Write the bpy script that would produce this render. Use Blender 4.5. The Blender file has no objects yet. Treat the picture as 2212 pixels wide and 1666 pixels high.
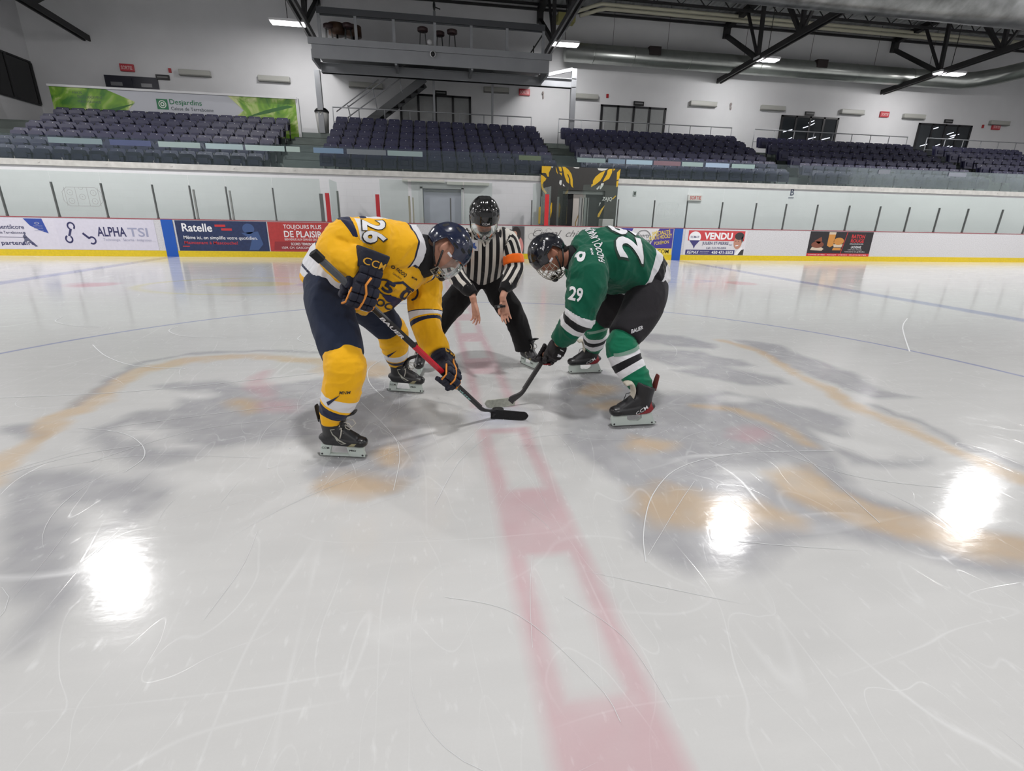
import bpy, bmesh, math, random
import numpy as np
from mathutils import Vector, Matrix
from mathutils.bvhtree import BVHTree
random.seed(7); RNG = np.random.RandomState(11)
SC = bpy.context.scene; COL = SC.collection
R = math.radians; PI = math.pi

# ------------------------------------------------------------------ camera
YAW, PIT, ROL = -0.163952991, 0.326752321, 0.019465221
CAMP = (-0.39452, -2.772718, 1.186188)
def _cam():
    cy, sy = math.cos(YAW), math.sin(YAW); cp, sp = math.cos(PIT), math.sin(PIT); cr, sr = math.cos(ROL), math.sin(ROL)
    f = Vector((-sy*cp, cy*cp, -sp)); r = Vector((cy, sy, 0)); u = r.cross(f)
    r2 = r*cr + u*sr; u2 = -r*sr + u*cr
    cam = bpy.data.cameras.new('camera'); cam.sensor_width = 36; cam.sensor_fit = 'HORIZONTAL'
    cam.lens = 36*1059.91/2212; cam.clip_start = .05; cam.clip_end = 200
    o = bpy.data.objects.new('camera', cam); COL.objects.link(o)
    M = Matrix((( r2.x, u2.x, -f.x, CAMP[0]), (r2.y, u2.y, -f.y, CAMP[1]), (r2.z, u2.z, -f.z, CAMP[2]), (0,0,0,1)))
    o.matrix_world = M; SC.camera = o
_cam()
SC.view_settings.view_transform = 'Standard'; SC.view_settings.look = 'None'
SC.view_settings.gamma = 1; SC.view_settings.use_curve_mapping = False
SC.view_settings.exposure = -0.06
SC.cycles.max_bounces = 6; SC.cycles.diffuse_bounces = 3; SC.cycles.glossy_bounces = 3
SC.cycles.transparent_max_bounces = 16; SC.cycles.transmission_bounces = 4
SC.cycles.use_adaptive_sampling = True; SC.cycles.adaptive_threshold = .04; SC.cycles.adaptive_min_samples = 16
SC.cycles.caustics_reflective = False; SC.cycles.caustics_refractive = False
SC.cycles.sample_clamp_indirect = 4.0
try:
    SC.cycles.use_denoising = True
except Exception: pass
w = bpy.data.worlds.new('world'); SC.world = w; w.use_nodes = True
w.node_tree.nodes['Background'].inputs[0].default_value = (.75, .8, .85, 1)
w.node_tree.nodes['Background'].inputs[1].default_value = 0.05

# the hall's own lamps: rows of LED high-bays hung from the roof (x, y, z, sx, sy, watts)
LAMPS = []
for x in (-27.4, -18.3, -9.05, 0.25, 9.0, 18.4, 27.6):
    for y in (9.75, -0.6, -11.0):
        if x == 0.25 and y > 9: continue     # one high-bay is out
        LAMPS.append((x, y, 8.3, .62, .62, {9.75: 660, -0.6: 270, -11.0: 380}[y]))
for x in (-24.5, -14.9):
    pass
for x0, x1 in ((-5.72, -4.6), (4.52, 5.55), (13.23, 14.16), (21.99, 23.3)):
    LAMPS.append(((x0+x1)/2, 19.0, 7.63, x1-x0, .34, 185))

# ------------------------------------------------------------------ helpers
def lin(c):
    return tuple((v/255/12.92 if v/255 <= .04045 else ((v/255+.055)/1.055)**2.4) for v in c)
MATS = {}
def mat(name, rgb, rough=.6, metal=0.0, noise=0.0, nscale=8, bump=0.0, bscale=60, emit=0, coat=0, spec=.5, alpha=1, sheen=0, dark=None):
    if name in MATS: return MATS[name]
    m = bpy.data.materials.new(name); m.use_nodes = True; nt = m.node_tree; N = nt.nodes; L = nt.links
    b = N['Principled BSDF']; c = lin(rgb) + (1,)
    b.inputs['Base Color'].default_value = c; b.inputs['Roughness'].default_value = rough
    b.inputs['Metallic'].default_value = metal; b.inputs['Specular IOR Level'].default_value = spec
    b.inputs['Coat Weight'].default_value = coat; b.inputs['Coat Roughness'].default_value = .08
    if sheen: b.inputs['Sheen Weight'].default_value = sheen
    if alpha < 1: b.inputs['Alpha'].default_value = alpha
    tc = N.new('ShaderNodeTexCoord')
    if noise:
        t = N.new('ShaderNodeTexNoise'); t.inputs['Scale'].default_value = nscale; t.inputs['Detail'].default_value = 5
        L.new(tc.outputs['Object'], t.inputs['Vector'])
        r = N.new('ShaderNodeValToRGB'); r.color_ramp.elements[0].position = .3; r.color_ramp.elements[1].position = .7
        d = lin(dark) if dark else tuple(v*(1-noise) for v in c[:3])
        r.color_ramp.elements[0].color = d + (1,); r.color_ramp.elements[1].color = tuple(min(1, v*(1+noise*.35)) for v in c[:3]) + (1,)
        L.new(t.outputs['Fac'], r.inputs[0]); L.new(r.outputs[0], b.inputs['Base Color'])
    if bump:
        t = N.new('ShaderNodeTexNoise'); t.inputs['Scale'].default_value = bscale; t.inputs['Detail'].default_value = 4
        L.new(tc.outputs['Object'], t.inputs['Vector'])
        bp = N.new('ShaderNodeBump'); bp.inputs['Strength'].default_value = bump; bp.inputs['Distance'].default_value = .01
        L.new(t.outputs['Fac'], bp.inputs['Height']); L.new(bp.outputs[0], b.inputs['Normal'])
    if emit:
        b.inputs['Emission Color'].default_value = c; b.inputs['Emission Strength'].default_value = emit
    MATS[name] = m; return m
def glassmat(name, rgb, tint=.25, gloss=.10):
    if name in MATS: return MATS[name]
    m = bpy.data.materials.new(name); m.use_nodes = True; N = m.node_tree.nodes; L = m.node_tree.links; N.clear()
    out = N.new('ShaderNodeOutputMaterial'); tr = N.new('ShaderNodeBsdfTransparent'); gl = N.new('ShaderNodeBsdfGlossy'); df = N.new('ShaderNodeBsdfDiffuse')
    c = lin(rgb); tr.inputs[0].default_value = tuple(1-(1-v)*.26 for v in c)+(1,); gl.inputs['Roughness'].default_value = .03; gl.inputs[0].default_value = (.9,.95,.93,1)
    df.inputs[0].default_value = c+(1,)
    m1 = N.new('ShaderNodeMixShader'); m1.inputs[0].default_value = tint; L.new(tr.outputs[0], m1.inputs[1]); L.new(df.outputs[0], m1.inputs[2])
    fr = N.new('ShaderNodeFresnel'); fr.inputs[0].default_value = 1.5
    ad = N.new('ShaderNodeMath'); ad.operation = 'MULTIPLY'; ad.inputs[1].default_value = gloss*10; L.new(fr.outputs[0], ad.inputs[0])
    m2 = N.new('ShaderNodeMixShader'); L.new(ad.outputs[0], m2.inputs[0]); L.new(m1.outputs[0], m2.inputs[1]); L.new(gl.outputs[0], m2.inputs[2])
    L.new(m2.outputs[0], out.inputs[0]); MATS[name] = m; return m

def tag(o, label=None, cat=None, group=None, kind=None):
    if label: o['label'] = label
    if cat: o['category'] = cat
    if group: o['group'] = group
    if kind: o['kind'] = kind
    return o
def empty(name, loc=(0,0,0), label=None, cat=None, group=None, kind=None, M=None):
    o = bpy.data.objects.new(name, None); COL.objects.link(o); o.empty_display_size = .1
    if M is not None: o.matrix_world = M
    else: o.location = loc
    return tag(o, label, cat, group, kind)
def V(*a): return Vector(a)
def frame(origin, x, y, z=None):
    x = Vector(x).normalized(); y = Vector(y)
    if z is None: z = x.cross(y).normalized(); y = z.cross(x).normalized()
    else: z = Vector(z)
    M = Matrix.Identity(4)
    for i in range(3): M[i][0] = x[i]; M[i][1] = y[i]; M[i][2] = z[i]; M[i][3] = origin[i]
    return M
class MB:
    """collects shapes; build() links them as one mesh object"""
    def __init__(s): s.v = []; s.f = []; s.m = []; s.sm = []
    def add(s, vs, fs, mi=0, smooth=False):
        o = len(s.v); s.v += [tuple(v) for v in vs]
        for f in fs: s.f.append(tuple(i+o for i in f)); s.m.append(mi); s.sm.append(smooth)
        return s
    def box(s, x0, x1, y0, y1, z0, z1, mi=0):
        vs = [(x,y,z) for z in (z0,z1) for y in (y0,y1) for x in (x0,x1)]
        return s.add(vs, [(0,2,3,1),(4,5,7,6),(0,1,5,4),(2,6,7,3),(0,4,6,2),(1,3,7,5)], mi)
    def rbox(s, x0, x1, y0, y1, z0, z1, b=.01, mi=0):
        """box with chamfered edges"""
        bm = bmesh.new(); bmesh.ops.create_cube(bm, size=1)
        for v in bm.verts: v.co = ((x0+x1)/2+v.co.x*(x1-x0), (y0+y1)/2+v.co.y*(y1-y0), (z0+z1)/2+v.co.z*(z1-z0))
        bmesh.ops.bevel(bm, geom=bm.edges[:], offset=b, segments=2, profile=.6, affect='EDGES')
        bm.verts.index_update(); s.add([v.co[:] for v in bm.verts], [[v.index for v in f.verts] for f in bm.faces], mi); bm.free(); return s
    def bar(s, a, b, w, h=None, up=(0,0,1), mi=0):
        a = Vector(a); b = Vector(b); d = (b-a).normalized(); h = h or w; u = Vector(up)
        if abs(d.dot(u)) > .98: u = Vector((0,1,0))
        sd = d.cross(u).normalized(); u = sd.cross(d)
        vs = [p + sd*i*w/2 + u*j*h/2 for p in (a,b) for (i,j) in ((-1,-1),(1,-1),(1,1),(-1,1))]
        return s.add(vs, [(3,2,1,0),(4,5,6,7),(0,1,5,4),(1,2,6,5),(2,3,7,6),(3,0,4,7)], mi)
    def tube(s, pts, r, n=8, mi=0, smooth=True, cap=True):
        pts = [Vector(p) for p in pts]; rs = r if hasattr(r, '__len__') else [r]*len(pts)
        vs = []; pu = None
        for i, p in enumerate(pts):
            d = (pts[min(i+1, len(pts)-1)] - pts[max(i-1, 0)]).normalized()
            if pu is None:
                u = Vector((0,0,1)) if abs(d.z) < .9 else Vector((0,1,0)); 
            else: u = pu
            sd = d.cross(u).normalized(); u = sd.cross(d).normalized(); pu = u
            for k in range(n):
                a = 2*PI*k/n; vs.append(p + (sd*math.cos(a) + u*math.sin(a))*rs[i])
        fs = [(i*n+k, i*n+(k+1)%n, (i+1)*n+(k+1)%n, (i+1)*n+k) for i in range(len(pts)-1) for k in range(n)]
        if cap: fs += [tuple(range(n))[::-1], tuple((len(pts)-1)*n+k for k in range(n))]
        return s.add(vs, fs, mi, smooth)
    def prism(s, poly, M, d, mi=0):
        """poly (2D, in M's xy plane) extruded by d along M's z"""
        n = len(poly); vs = [M @ Vector((x, y, 0)) for x, y in poly] + [M @ Vector((x, y, d)) for x, y in poly]
        fs = [tuple(range(n))[::-1], tuple(range(n, 2*n))] + [(i, (i+1)%n, n+(i+1)%n, n+i) for i in range(n)]
        return s.add(vs, fs, mi)
    def ell(s, c, r, M=None, mi=0, nu=16, nv=10):
        vs = []; c = Vector(c)
        for j in range(nv+1):
            t = PI*j/nv
            for i in range(nu):
                p = 2*PI*i/nu; q = Vector((r[0]*math.sin(t)*math.cos(p), r[1]*math.sin(t)*math.sin(p), r[2]*math.cos(t)))
                vs.append(c + (M @ q if M else q))
        fs = [(j*nu+i, (j+1)*nu+i, (j+1)*nu+(i+1)%nu, j*nu+(i+1)%nu) for j in range(nv) for i in range(nu)]
        return s.add(vs, fs, mi, True)
    def mesh(s, name):
        me = bpy.data.meshes.new(name); me.from_pydata(s.v, [], s.f)
        me.polygons.foreach_set('material_index', s.m); me.polygons.foreach_set('use_smooth', s.sm); me.update(); return me
    def build(s, name, mats, parent=None, M=None):
        me = s.mesh(name)
        for m in (mats if isinstance(mats, (list, tuple)) else [mats]): me.materials.append(m)
        o = bpy.data.objects.new(name, me); COL.objects.link(o)
        if parent is not None: o.parent = parent
        if M is not None:
            if parent is not None: o.matrix_parent_inverse = Matrix.Identity(4)
            o.matrix_local = M
        return o
def struct(name, mb, m): 
    o = mb.build(name, m); o['kind'] = 'structure'; return o
TXT = {}
def textmesh(s, bold=0.0, shear=0.0, spacing=1.0):
    """mesh of a line of lettering normalised to the unit box: returns (verts Nx2, faces, aspect)"""
    if 'M' in s or 'W' in s: bold = min(bold, .006)
    k = (s, bold, shear, spacing)
    if k in TXT: return TXT[k]
    cu = bpy.data.curves.new('t', 'FONT'); cu.body = s; cu.resolution_u = 3; cu.offset = bold; cu.shear = shear; cu.space_character = spacing
    o = bpy.data.objects.new('t', cu); COL.objects.link(o)
    dg = bpy.context.evaluated_depsgraph_get(); me = bpy.data.meshes.new_from_object(o.evaluated_get(dg))
    vs = np.array([v.co[:2] for v in me.vertices]); fs = [tuple(p.vertices) for p in me.polygons]
    bpy.data.objects.remove(o); bpy.data.curves.remove(cu); bpy.data.meshes.remove(me)
    lo = vs.min(0); hi = vs.max(0); asp = (hi[0]-lo[0])/(hi[1]-lo[1]); vs = (vs-lo)/(hi-lo)
    TXT[k] = (vs, fs, asp); return TXT[k]
def lettering(mb, s, x, y, w, h, M, mi=0, bold=0.0, shear=0.0, z=.0015):
    """lettering in M's xy plane, box with lower-left corner x,y"""
    vs, fs, _ = textmesh(s, bold, shear)
    return mb.add([M @ Vector((x+a*w, y+b*h, z)) for a, b in vs], fs, mi)
def disc(mb, cx, cy, rx, ry, M, z=.001, mi=0, n=28, inner=0, a0=0, a1=2*PI):
    full = abs(a1-a0) > 6.28; k = n if full else n+1
    an = [a0+(a1-a0)*i/n for i in range(k)]
    vs = [M @ Vector((cx+rx*math.cos(a), cy+ry*math.sin(a), z)) for a in an]
    if not inner: return mb.add(vs, [tuple(range(k))], mi)
    vs += [M @ Vector((cx+rx*inner*math.cos(a), cy+ry*inner*math.sin(a), z)) for a in an]
    return mb.add(vs, [(i, (i+1)%k, k+(i+1)%k, k+i) for i in range(k if full else k-1)], mi)
def flat(mb, poly, M, z=.001, mi=0):
    return mb.add([M @ Vector((x, y, z)) for x, y in poly], [tuple(range(len(poly)))], mi)
ORD = ['first','second','third','fourth','fifth','sixth','seventh','eighth','ninth','tenth','eleventh','twelfth','thirteenth','fourteenth','fifteenth','sixteenth','seventeenth','eighteenth','nineteenth','twentieth']
_P = RNG.rand(256*4)
def vnoise(p):
    """vectorised value noise 0..1, p Nx3"""
    p = np.asarray(p, float); i = np.floor(p).astype(int); f = p-i; f = f*f*(3-2*f); r = 0
    for dx in (0,1):
        for dy in (0,1):
            for dz in (0,1):
                h = ((i[:,0]+dx)*73856093 ^ (i[:,1]+dy)*19349663 ^ (i[:,2]+dz)*83492791) & 1023
                r = r + _P[h]*(f[:,0] if dx else 1-f[:,0])*(f[:,1] if dy else 1-f[:,1])*(f[:,2] if dz else 1-f[:,2])
    return r

WHITE = mat('painted_white', (214,214,216), .45, noise=.05, nscale=3)
STEEL = mat('painted_grey_steel', (146,148,152), .5, noise=.08, nscale=2)
DARKST = mat('dark_steel', (42,41,42), .55, noise=.2, nscale=3)
ALU = mat('aluminium', (150,152,150), .35, metal=.7)
BLACK = mat('black_plastic', (18,18,20), .4)
CLEAR = glassmat('rink_glass', (202,217,210), .035, .03)
GUARD = glassmat('guard_glass', (170,190,195), .035, .05)
# ================================================================== the hall
# ---- ice (floor) with paint under it
def seg_d(P, a, b):
    a = np.array(a); b = np.array(b); ab = b-a; t = np.clip(((P-a)@ab)/(ab@ab), 0, 1)
    return np.linalg.norm(P-(a+t[:,None]*ab), axis=1), t
def poly_sd(P, poly):
    d = np.full(len(P), 1e9); ins = np.zeros(len(P), bool); n = len(poly)
    for i in range(n):
        a = poly[i]; b = poly[(i+1)%n]; d = np.minimum(d, seg_d(P, a, b)[0])
        c = ((a[1] > P[:,1]) != (b[1] > P[:,1])) & (P[:,0] < (b[0]-a[0])*(P[:,1]-a[1])/((b[1]-a[1]) or 1e-9)+a[0])
        ins ^= c
    return np.where(ins, -d, d)
def soft(sd, w): return np.clip(.5-sd/(2*w), 0, 1)
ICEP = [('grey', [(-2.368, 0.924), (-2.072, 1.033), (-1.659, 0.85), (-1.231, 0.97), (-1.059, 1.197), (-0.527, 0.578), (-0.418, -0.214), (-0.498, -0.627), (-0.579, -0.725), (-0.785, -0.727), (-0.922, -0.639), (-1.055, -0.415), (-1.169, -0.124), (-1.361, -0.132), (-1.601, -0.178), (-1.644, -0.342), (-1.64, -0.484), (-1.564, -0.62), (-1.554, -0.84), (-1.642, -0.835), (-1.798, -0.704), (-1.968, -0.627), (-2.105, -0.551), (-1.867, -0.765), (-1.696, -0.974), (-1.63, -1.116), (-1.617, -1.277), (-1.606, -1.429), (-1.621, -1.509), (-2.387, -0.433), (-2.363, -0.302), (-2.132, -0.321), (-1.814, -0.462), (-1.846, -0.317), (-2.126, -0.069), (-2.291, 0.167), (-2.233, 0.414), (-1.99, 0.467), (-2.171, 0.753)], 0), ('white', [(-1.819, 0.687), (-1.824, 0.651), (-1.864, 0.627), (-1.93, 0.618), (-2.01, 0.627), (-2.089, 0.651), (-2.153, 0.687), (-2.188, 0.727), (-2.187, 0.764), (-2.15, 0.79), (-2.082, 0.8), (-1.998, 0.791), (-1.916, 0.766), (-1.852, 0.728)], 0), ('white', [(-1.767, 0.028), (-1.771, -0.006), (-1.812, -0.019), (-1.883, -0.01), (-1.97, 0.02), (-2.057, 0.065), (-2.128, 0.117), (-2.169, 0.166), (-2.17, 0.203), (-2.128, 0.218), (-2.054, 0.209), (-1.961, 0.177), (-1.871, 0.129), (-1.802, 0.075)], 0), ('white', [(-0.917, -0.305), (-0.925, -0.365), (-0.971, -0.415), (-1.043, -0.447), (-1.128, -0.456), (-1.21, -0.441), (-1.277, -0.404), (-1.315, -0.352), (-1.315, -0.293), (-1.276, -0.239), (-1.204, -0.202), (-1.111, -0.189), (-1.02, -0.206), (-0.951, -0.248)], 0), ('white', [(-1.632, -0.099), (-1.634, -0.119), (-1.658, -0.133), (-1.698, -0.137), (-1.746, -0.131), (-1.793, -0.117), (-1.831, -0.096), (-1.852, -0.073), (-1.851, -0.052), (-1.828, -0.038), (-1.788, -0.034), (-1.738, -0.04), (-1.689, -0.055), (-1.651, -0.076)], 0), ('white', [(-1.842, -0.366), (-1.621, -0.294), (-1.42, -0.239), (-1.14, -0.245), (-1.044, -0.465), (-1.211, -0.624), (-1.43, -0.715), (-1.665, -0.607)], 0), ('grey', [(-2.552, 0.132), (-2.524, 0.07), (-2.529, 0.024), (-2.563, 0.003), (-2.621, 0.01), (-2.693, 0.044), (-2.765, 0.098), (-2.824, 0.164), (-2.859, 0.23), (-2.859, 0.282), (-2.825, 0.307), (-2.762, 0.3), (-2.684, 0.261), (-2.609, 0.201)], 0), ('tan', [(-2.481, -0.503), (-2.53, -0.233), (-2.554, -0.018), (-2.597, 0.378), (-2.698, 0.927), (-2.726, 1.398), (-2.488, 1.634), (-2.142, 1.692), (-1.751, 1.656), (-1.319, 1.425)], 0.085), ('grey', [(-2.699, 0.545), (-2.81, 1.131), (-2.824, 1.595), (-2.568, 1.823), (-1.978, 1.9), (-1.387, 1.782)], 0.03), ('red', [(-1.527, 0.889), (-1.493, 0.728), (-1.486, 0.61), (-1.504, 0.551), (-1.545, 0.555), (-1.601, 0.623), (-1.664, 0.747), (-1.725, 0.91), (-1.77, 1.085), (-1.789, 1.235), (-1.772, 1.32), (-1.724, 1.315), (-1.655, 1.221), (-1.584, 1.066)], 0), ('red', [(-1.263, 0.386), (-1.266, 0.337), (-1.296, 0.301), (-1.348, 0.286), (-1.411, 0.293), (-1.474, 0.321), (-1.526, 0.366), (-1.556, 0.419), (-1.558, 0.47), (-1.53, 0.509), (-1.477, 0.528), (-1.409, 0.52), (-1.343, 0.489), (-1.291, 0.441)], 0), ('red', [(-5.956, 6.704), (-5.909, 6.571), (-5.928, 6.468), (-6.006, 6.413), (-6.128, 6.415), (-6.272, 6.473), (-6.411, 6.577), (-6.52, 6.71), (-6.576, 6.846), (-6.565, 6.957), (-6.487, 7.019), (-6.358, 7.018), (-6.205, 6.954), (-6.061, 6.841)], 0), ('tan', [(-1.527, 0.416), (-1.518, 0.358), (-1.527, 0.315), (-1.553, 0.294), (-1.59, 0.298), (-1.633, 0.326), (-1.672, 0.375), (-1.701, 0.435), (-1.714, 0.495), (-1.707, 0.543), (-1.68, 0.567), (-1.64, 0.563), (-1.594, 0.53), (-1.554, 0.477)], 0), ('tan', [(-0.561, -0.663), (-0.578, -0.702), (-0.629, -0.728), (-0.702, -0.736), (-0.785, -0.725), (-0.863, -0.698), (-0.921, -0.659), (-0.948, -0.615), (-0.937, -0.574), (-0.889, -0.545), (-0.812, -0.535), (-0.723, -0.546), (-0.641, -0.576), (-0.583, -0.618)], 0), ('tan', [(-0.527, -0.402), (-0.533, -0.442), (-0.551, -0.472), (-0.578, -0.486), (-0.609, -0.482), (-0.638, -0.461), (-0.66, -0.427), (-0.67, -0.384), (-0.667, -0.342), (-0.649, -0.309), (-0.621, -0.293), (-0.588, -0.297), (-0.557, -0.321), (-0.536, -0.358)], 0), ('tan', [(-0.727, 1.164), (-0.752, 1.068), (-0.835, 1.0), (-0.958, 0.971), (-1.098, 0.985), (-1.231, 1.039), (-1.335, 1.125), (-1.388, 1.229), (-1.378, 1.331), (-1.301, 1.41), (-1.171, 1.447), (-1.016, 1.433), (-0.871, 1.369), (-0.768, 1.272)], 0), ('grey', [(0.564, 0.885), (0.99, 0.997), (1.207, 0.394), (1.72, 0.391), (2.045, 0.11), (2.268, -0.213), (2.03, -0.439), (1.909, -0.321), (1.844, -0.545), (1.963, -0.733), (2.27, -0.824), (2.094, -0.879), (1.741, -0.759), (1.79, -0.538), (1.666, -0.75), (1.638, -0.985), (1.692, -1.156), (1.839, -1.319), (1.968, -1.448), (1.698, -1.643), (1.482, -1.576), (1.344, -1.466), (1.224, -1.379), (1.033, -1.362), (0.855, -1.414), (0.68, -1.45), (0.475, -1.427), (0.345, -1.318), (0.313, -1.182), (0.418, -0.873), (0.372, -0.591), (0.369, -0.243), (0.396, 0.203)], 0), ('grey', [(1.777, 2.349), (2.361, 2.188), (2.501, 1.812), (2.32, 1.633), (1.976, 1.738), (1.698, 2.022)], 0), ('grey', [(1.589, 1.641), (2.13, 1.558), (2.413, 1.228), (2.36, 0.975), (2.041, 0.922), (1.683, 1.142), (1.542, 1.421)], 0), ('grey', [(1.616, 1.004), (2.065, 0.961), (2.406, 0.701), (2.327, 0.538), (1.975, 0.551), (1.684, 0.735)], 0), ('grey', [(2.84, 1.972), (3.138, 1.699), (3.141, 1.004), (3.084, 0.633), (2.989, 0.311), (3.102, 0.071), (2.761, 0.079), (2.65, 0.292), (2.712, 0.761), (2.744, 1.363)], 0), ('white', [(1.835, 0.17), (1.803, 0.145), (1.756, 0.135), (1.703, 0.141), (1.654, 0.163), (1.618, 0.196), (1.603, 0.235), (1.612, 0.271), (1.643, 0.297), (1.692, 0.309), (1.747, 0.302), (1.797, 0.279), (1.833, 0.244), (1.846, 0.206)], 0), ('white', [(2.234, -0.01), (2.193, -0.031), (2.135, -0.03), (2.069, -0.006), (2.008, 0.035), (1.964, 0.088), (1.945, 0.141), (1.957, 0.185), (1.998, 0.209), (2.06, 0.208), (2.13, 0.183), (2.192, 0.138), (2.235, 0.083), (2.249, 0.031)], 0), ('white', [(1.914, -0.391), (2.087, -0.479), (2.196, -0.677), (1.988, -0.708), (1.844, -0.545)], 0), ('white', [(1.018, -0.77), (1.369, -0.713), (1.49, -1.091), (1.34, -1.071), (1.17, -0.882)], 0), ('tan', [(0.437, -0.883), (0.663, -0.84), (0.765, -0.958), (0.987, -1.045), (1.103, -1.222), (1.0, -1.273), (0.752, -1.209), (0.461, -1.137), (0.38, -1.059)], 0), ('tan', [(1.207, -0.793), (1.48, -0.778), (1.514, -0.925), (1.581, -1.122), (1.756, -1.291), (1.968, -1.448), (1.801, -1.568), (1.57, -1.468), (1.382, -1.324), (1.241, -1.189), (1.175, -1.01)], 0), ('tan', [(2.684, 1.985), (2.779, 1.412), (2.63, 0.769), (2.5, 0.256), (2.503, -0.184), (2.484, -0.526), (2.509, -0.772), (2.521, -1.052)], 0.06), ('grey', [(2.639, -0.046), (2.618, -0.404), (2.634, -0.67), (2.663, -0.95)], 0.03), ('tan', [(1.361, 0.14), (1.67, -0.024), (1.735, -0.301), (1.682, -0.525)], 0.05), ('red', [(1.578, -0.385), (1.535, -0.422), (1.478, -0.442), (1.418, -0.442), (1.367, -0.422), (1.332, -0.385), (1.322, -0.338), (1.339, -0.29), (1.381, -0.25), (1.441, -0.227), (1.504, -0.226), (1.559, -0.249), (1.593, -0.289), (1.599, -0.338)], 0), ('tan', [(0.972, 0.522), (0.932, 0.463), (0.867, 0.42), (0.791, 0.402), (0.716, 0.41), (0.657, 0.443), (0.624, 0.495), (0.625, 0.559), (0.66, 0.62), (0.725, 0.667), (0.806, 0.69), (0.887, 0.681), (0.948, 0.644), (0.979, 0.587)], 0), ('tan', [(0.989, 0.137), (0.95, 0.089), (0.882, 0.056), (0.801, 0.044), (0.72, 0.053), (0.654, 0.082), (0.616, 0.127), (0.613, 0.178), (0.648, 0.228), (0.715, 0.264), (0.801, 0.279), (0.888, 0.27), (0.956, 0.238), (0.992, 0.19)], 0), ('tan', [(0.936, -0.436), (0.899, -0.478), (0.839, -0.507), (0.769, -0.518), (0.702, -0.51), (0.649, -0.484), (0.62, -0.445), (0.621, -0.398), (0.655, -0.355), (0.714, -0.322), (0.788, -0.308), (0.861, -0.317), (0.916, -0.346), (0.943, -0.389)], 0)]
def ice():
    xs = np.unique(np.concatenate([np.arange(-31, -8, .6), np.arange(-8, -3.6, .08), np.arange(-3.6, 4.6, .028), np.arange(4.6, 9, .08), np.arange(9, 31.01, .6)]).round(4))
    ys = np.unique(np.concatenate([np.arange(-12.95, -2.4, .5), np.arange(-2.4, 2.6, .026), np.arange(2.6, 5.2, .05), np.arange(5.2, 12.9, .1), [12.95]]).round(4))
    X, Y = np.meshgrid(xs, ys); P = np.stack([X.ravel(), Y.ravel()], 1); n = len(P)
    col = np.ones((n, 3))*np.array(lin((200,200,199)))
    q3 = lambda s, o=0: np.column_stack([P*s, np.full(n, o)])
    wob = np.stack([vnoise(q3(3, 1))-.5, vnoise(q3(3, 9))-.5], 1)*.14 + np.stack([vnoise(q3(11, 3))-.5, vnoise(q3(11, 5))-.5], 1)*.05
    Q = P + wob
    big = vnoise(q3(.7, 4)); col *= (.96+.07*big)[:,None]
    fine = vnoise(q3(9, 2))*.5+vnoise(q3(21, 6))*.5
    def lay(mask, rgb, k):
        m = (mask*k)[:,None]; col[:] = col*(1-m)+np.array(lin(rgb))*m
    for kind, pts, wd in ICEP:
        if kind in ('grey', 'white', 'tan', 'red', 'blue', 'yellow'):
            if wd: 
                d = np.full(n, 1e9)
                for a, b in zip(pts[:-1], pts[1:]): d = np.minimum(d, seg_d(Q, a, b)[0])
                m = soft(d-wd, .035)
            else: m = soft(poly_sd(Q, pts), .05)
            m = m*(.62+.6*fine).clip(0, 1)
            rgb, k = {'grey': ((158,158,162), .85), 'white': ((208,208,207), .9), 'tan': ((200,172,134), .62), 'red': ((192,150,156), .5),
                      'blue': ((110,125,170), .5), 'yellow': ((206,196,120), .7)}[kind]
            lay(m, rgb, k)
    # circle and lines
    for x in (-7.62, 7.62): lay(soft(np.abs(Q[:,0]*.15+P[:,0]*.85-x)-.15, .04), (122,132,170), .68)
    # centre line: two borders with filled blocks
    Qx = P[:,0]+wob[:,0]*.12; Qy = P[:,1]+wob[:,1]*.15; bl = .022
    fr = soft(np.abs(np.abs(Qx)-.118)-.034, bl)
    blk = np.zeros(n)
    for a, b in ((.98,1.47),(2.1,2.5),(3.2,3.65),(4.35,4.8),(5.5,5.95),(6.65,7.1),(7.8,8.25),(9,9.4),(10.1,10.5),(11.2,11.6),(-.17,-.1),(-1.27,-.8),(-2.42,-1.87),(-3.6,-3.1)):
        blk = np.maximum(blk, soft(np.abs(Qy-(a+b)/2)-(b-a)/2, bl)*soft(np.abs(Qx)-.15, bl))
    m = np.maximum(fr, blk); m *= np.where((P[:,1] > -.1) & (P[:,1] < .25), .12, 1)
    lay(m*(.72+.4*fine).clip(0,1), (194,150,158), .60)
    lay(soft(np.hypot(P[:,0], P[:,1]-.1)-.15, .1), (196,200,222), .55)
    for cx, cy in ((-6.03, 6.7), (6.03, 6.8)): lay(soft(np.hypot(P[:,0]-cx, P[:,1]-cy)-.3, .05), (192,130,138), .6)
    # yellow ringed sponsor mark by the far boards
    a = np.hypot((P[:,0]+3.3)/2.0, (P[:,1]-6.6)/1.15); lay(soft((np.abs(a-1)-.04)*1.3, .04), (198,192,120), .6)
    a = np.hypot((P[:,0]+3.6)/.75, (P[:,1]-6.75)/.35); lay(soft(a-1, .1), (204,198,120), .5)
    a = np.hypot((P[:,0]+2.3)/.5, (P[:,1]-6.7)/.3); lay(soft(a-1, .1), (160,150,185), .5)
    a = np.hypot((P[:,0]-4.9)/.8, (P[:,1]-7.2)/.3); lay(soft(np.abs(a-.8)-.12, .1), (130,150,195), .45)
    nx, ny = len(xs), len(ys); me = bpy.data.meshes.new('floor')
    me.vertices.add(n); me.vertices.foreach_set('co', np.column_stack([P, np.zeros(n)]).ravel())
    i = np.arange(nx-1)[None,:]+nx*np.arange(ny-1)[:,None]; q = np.stack([i, i+1, i+1+nx, i+nx], -1).reshape(-1, 4)
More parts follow.
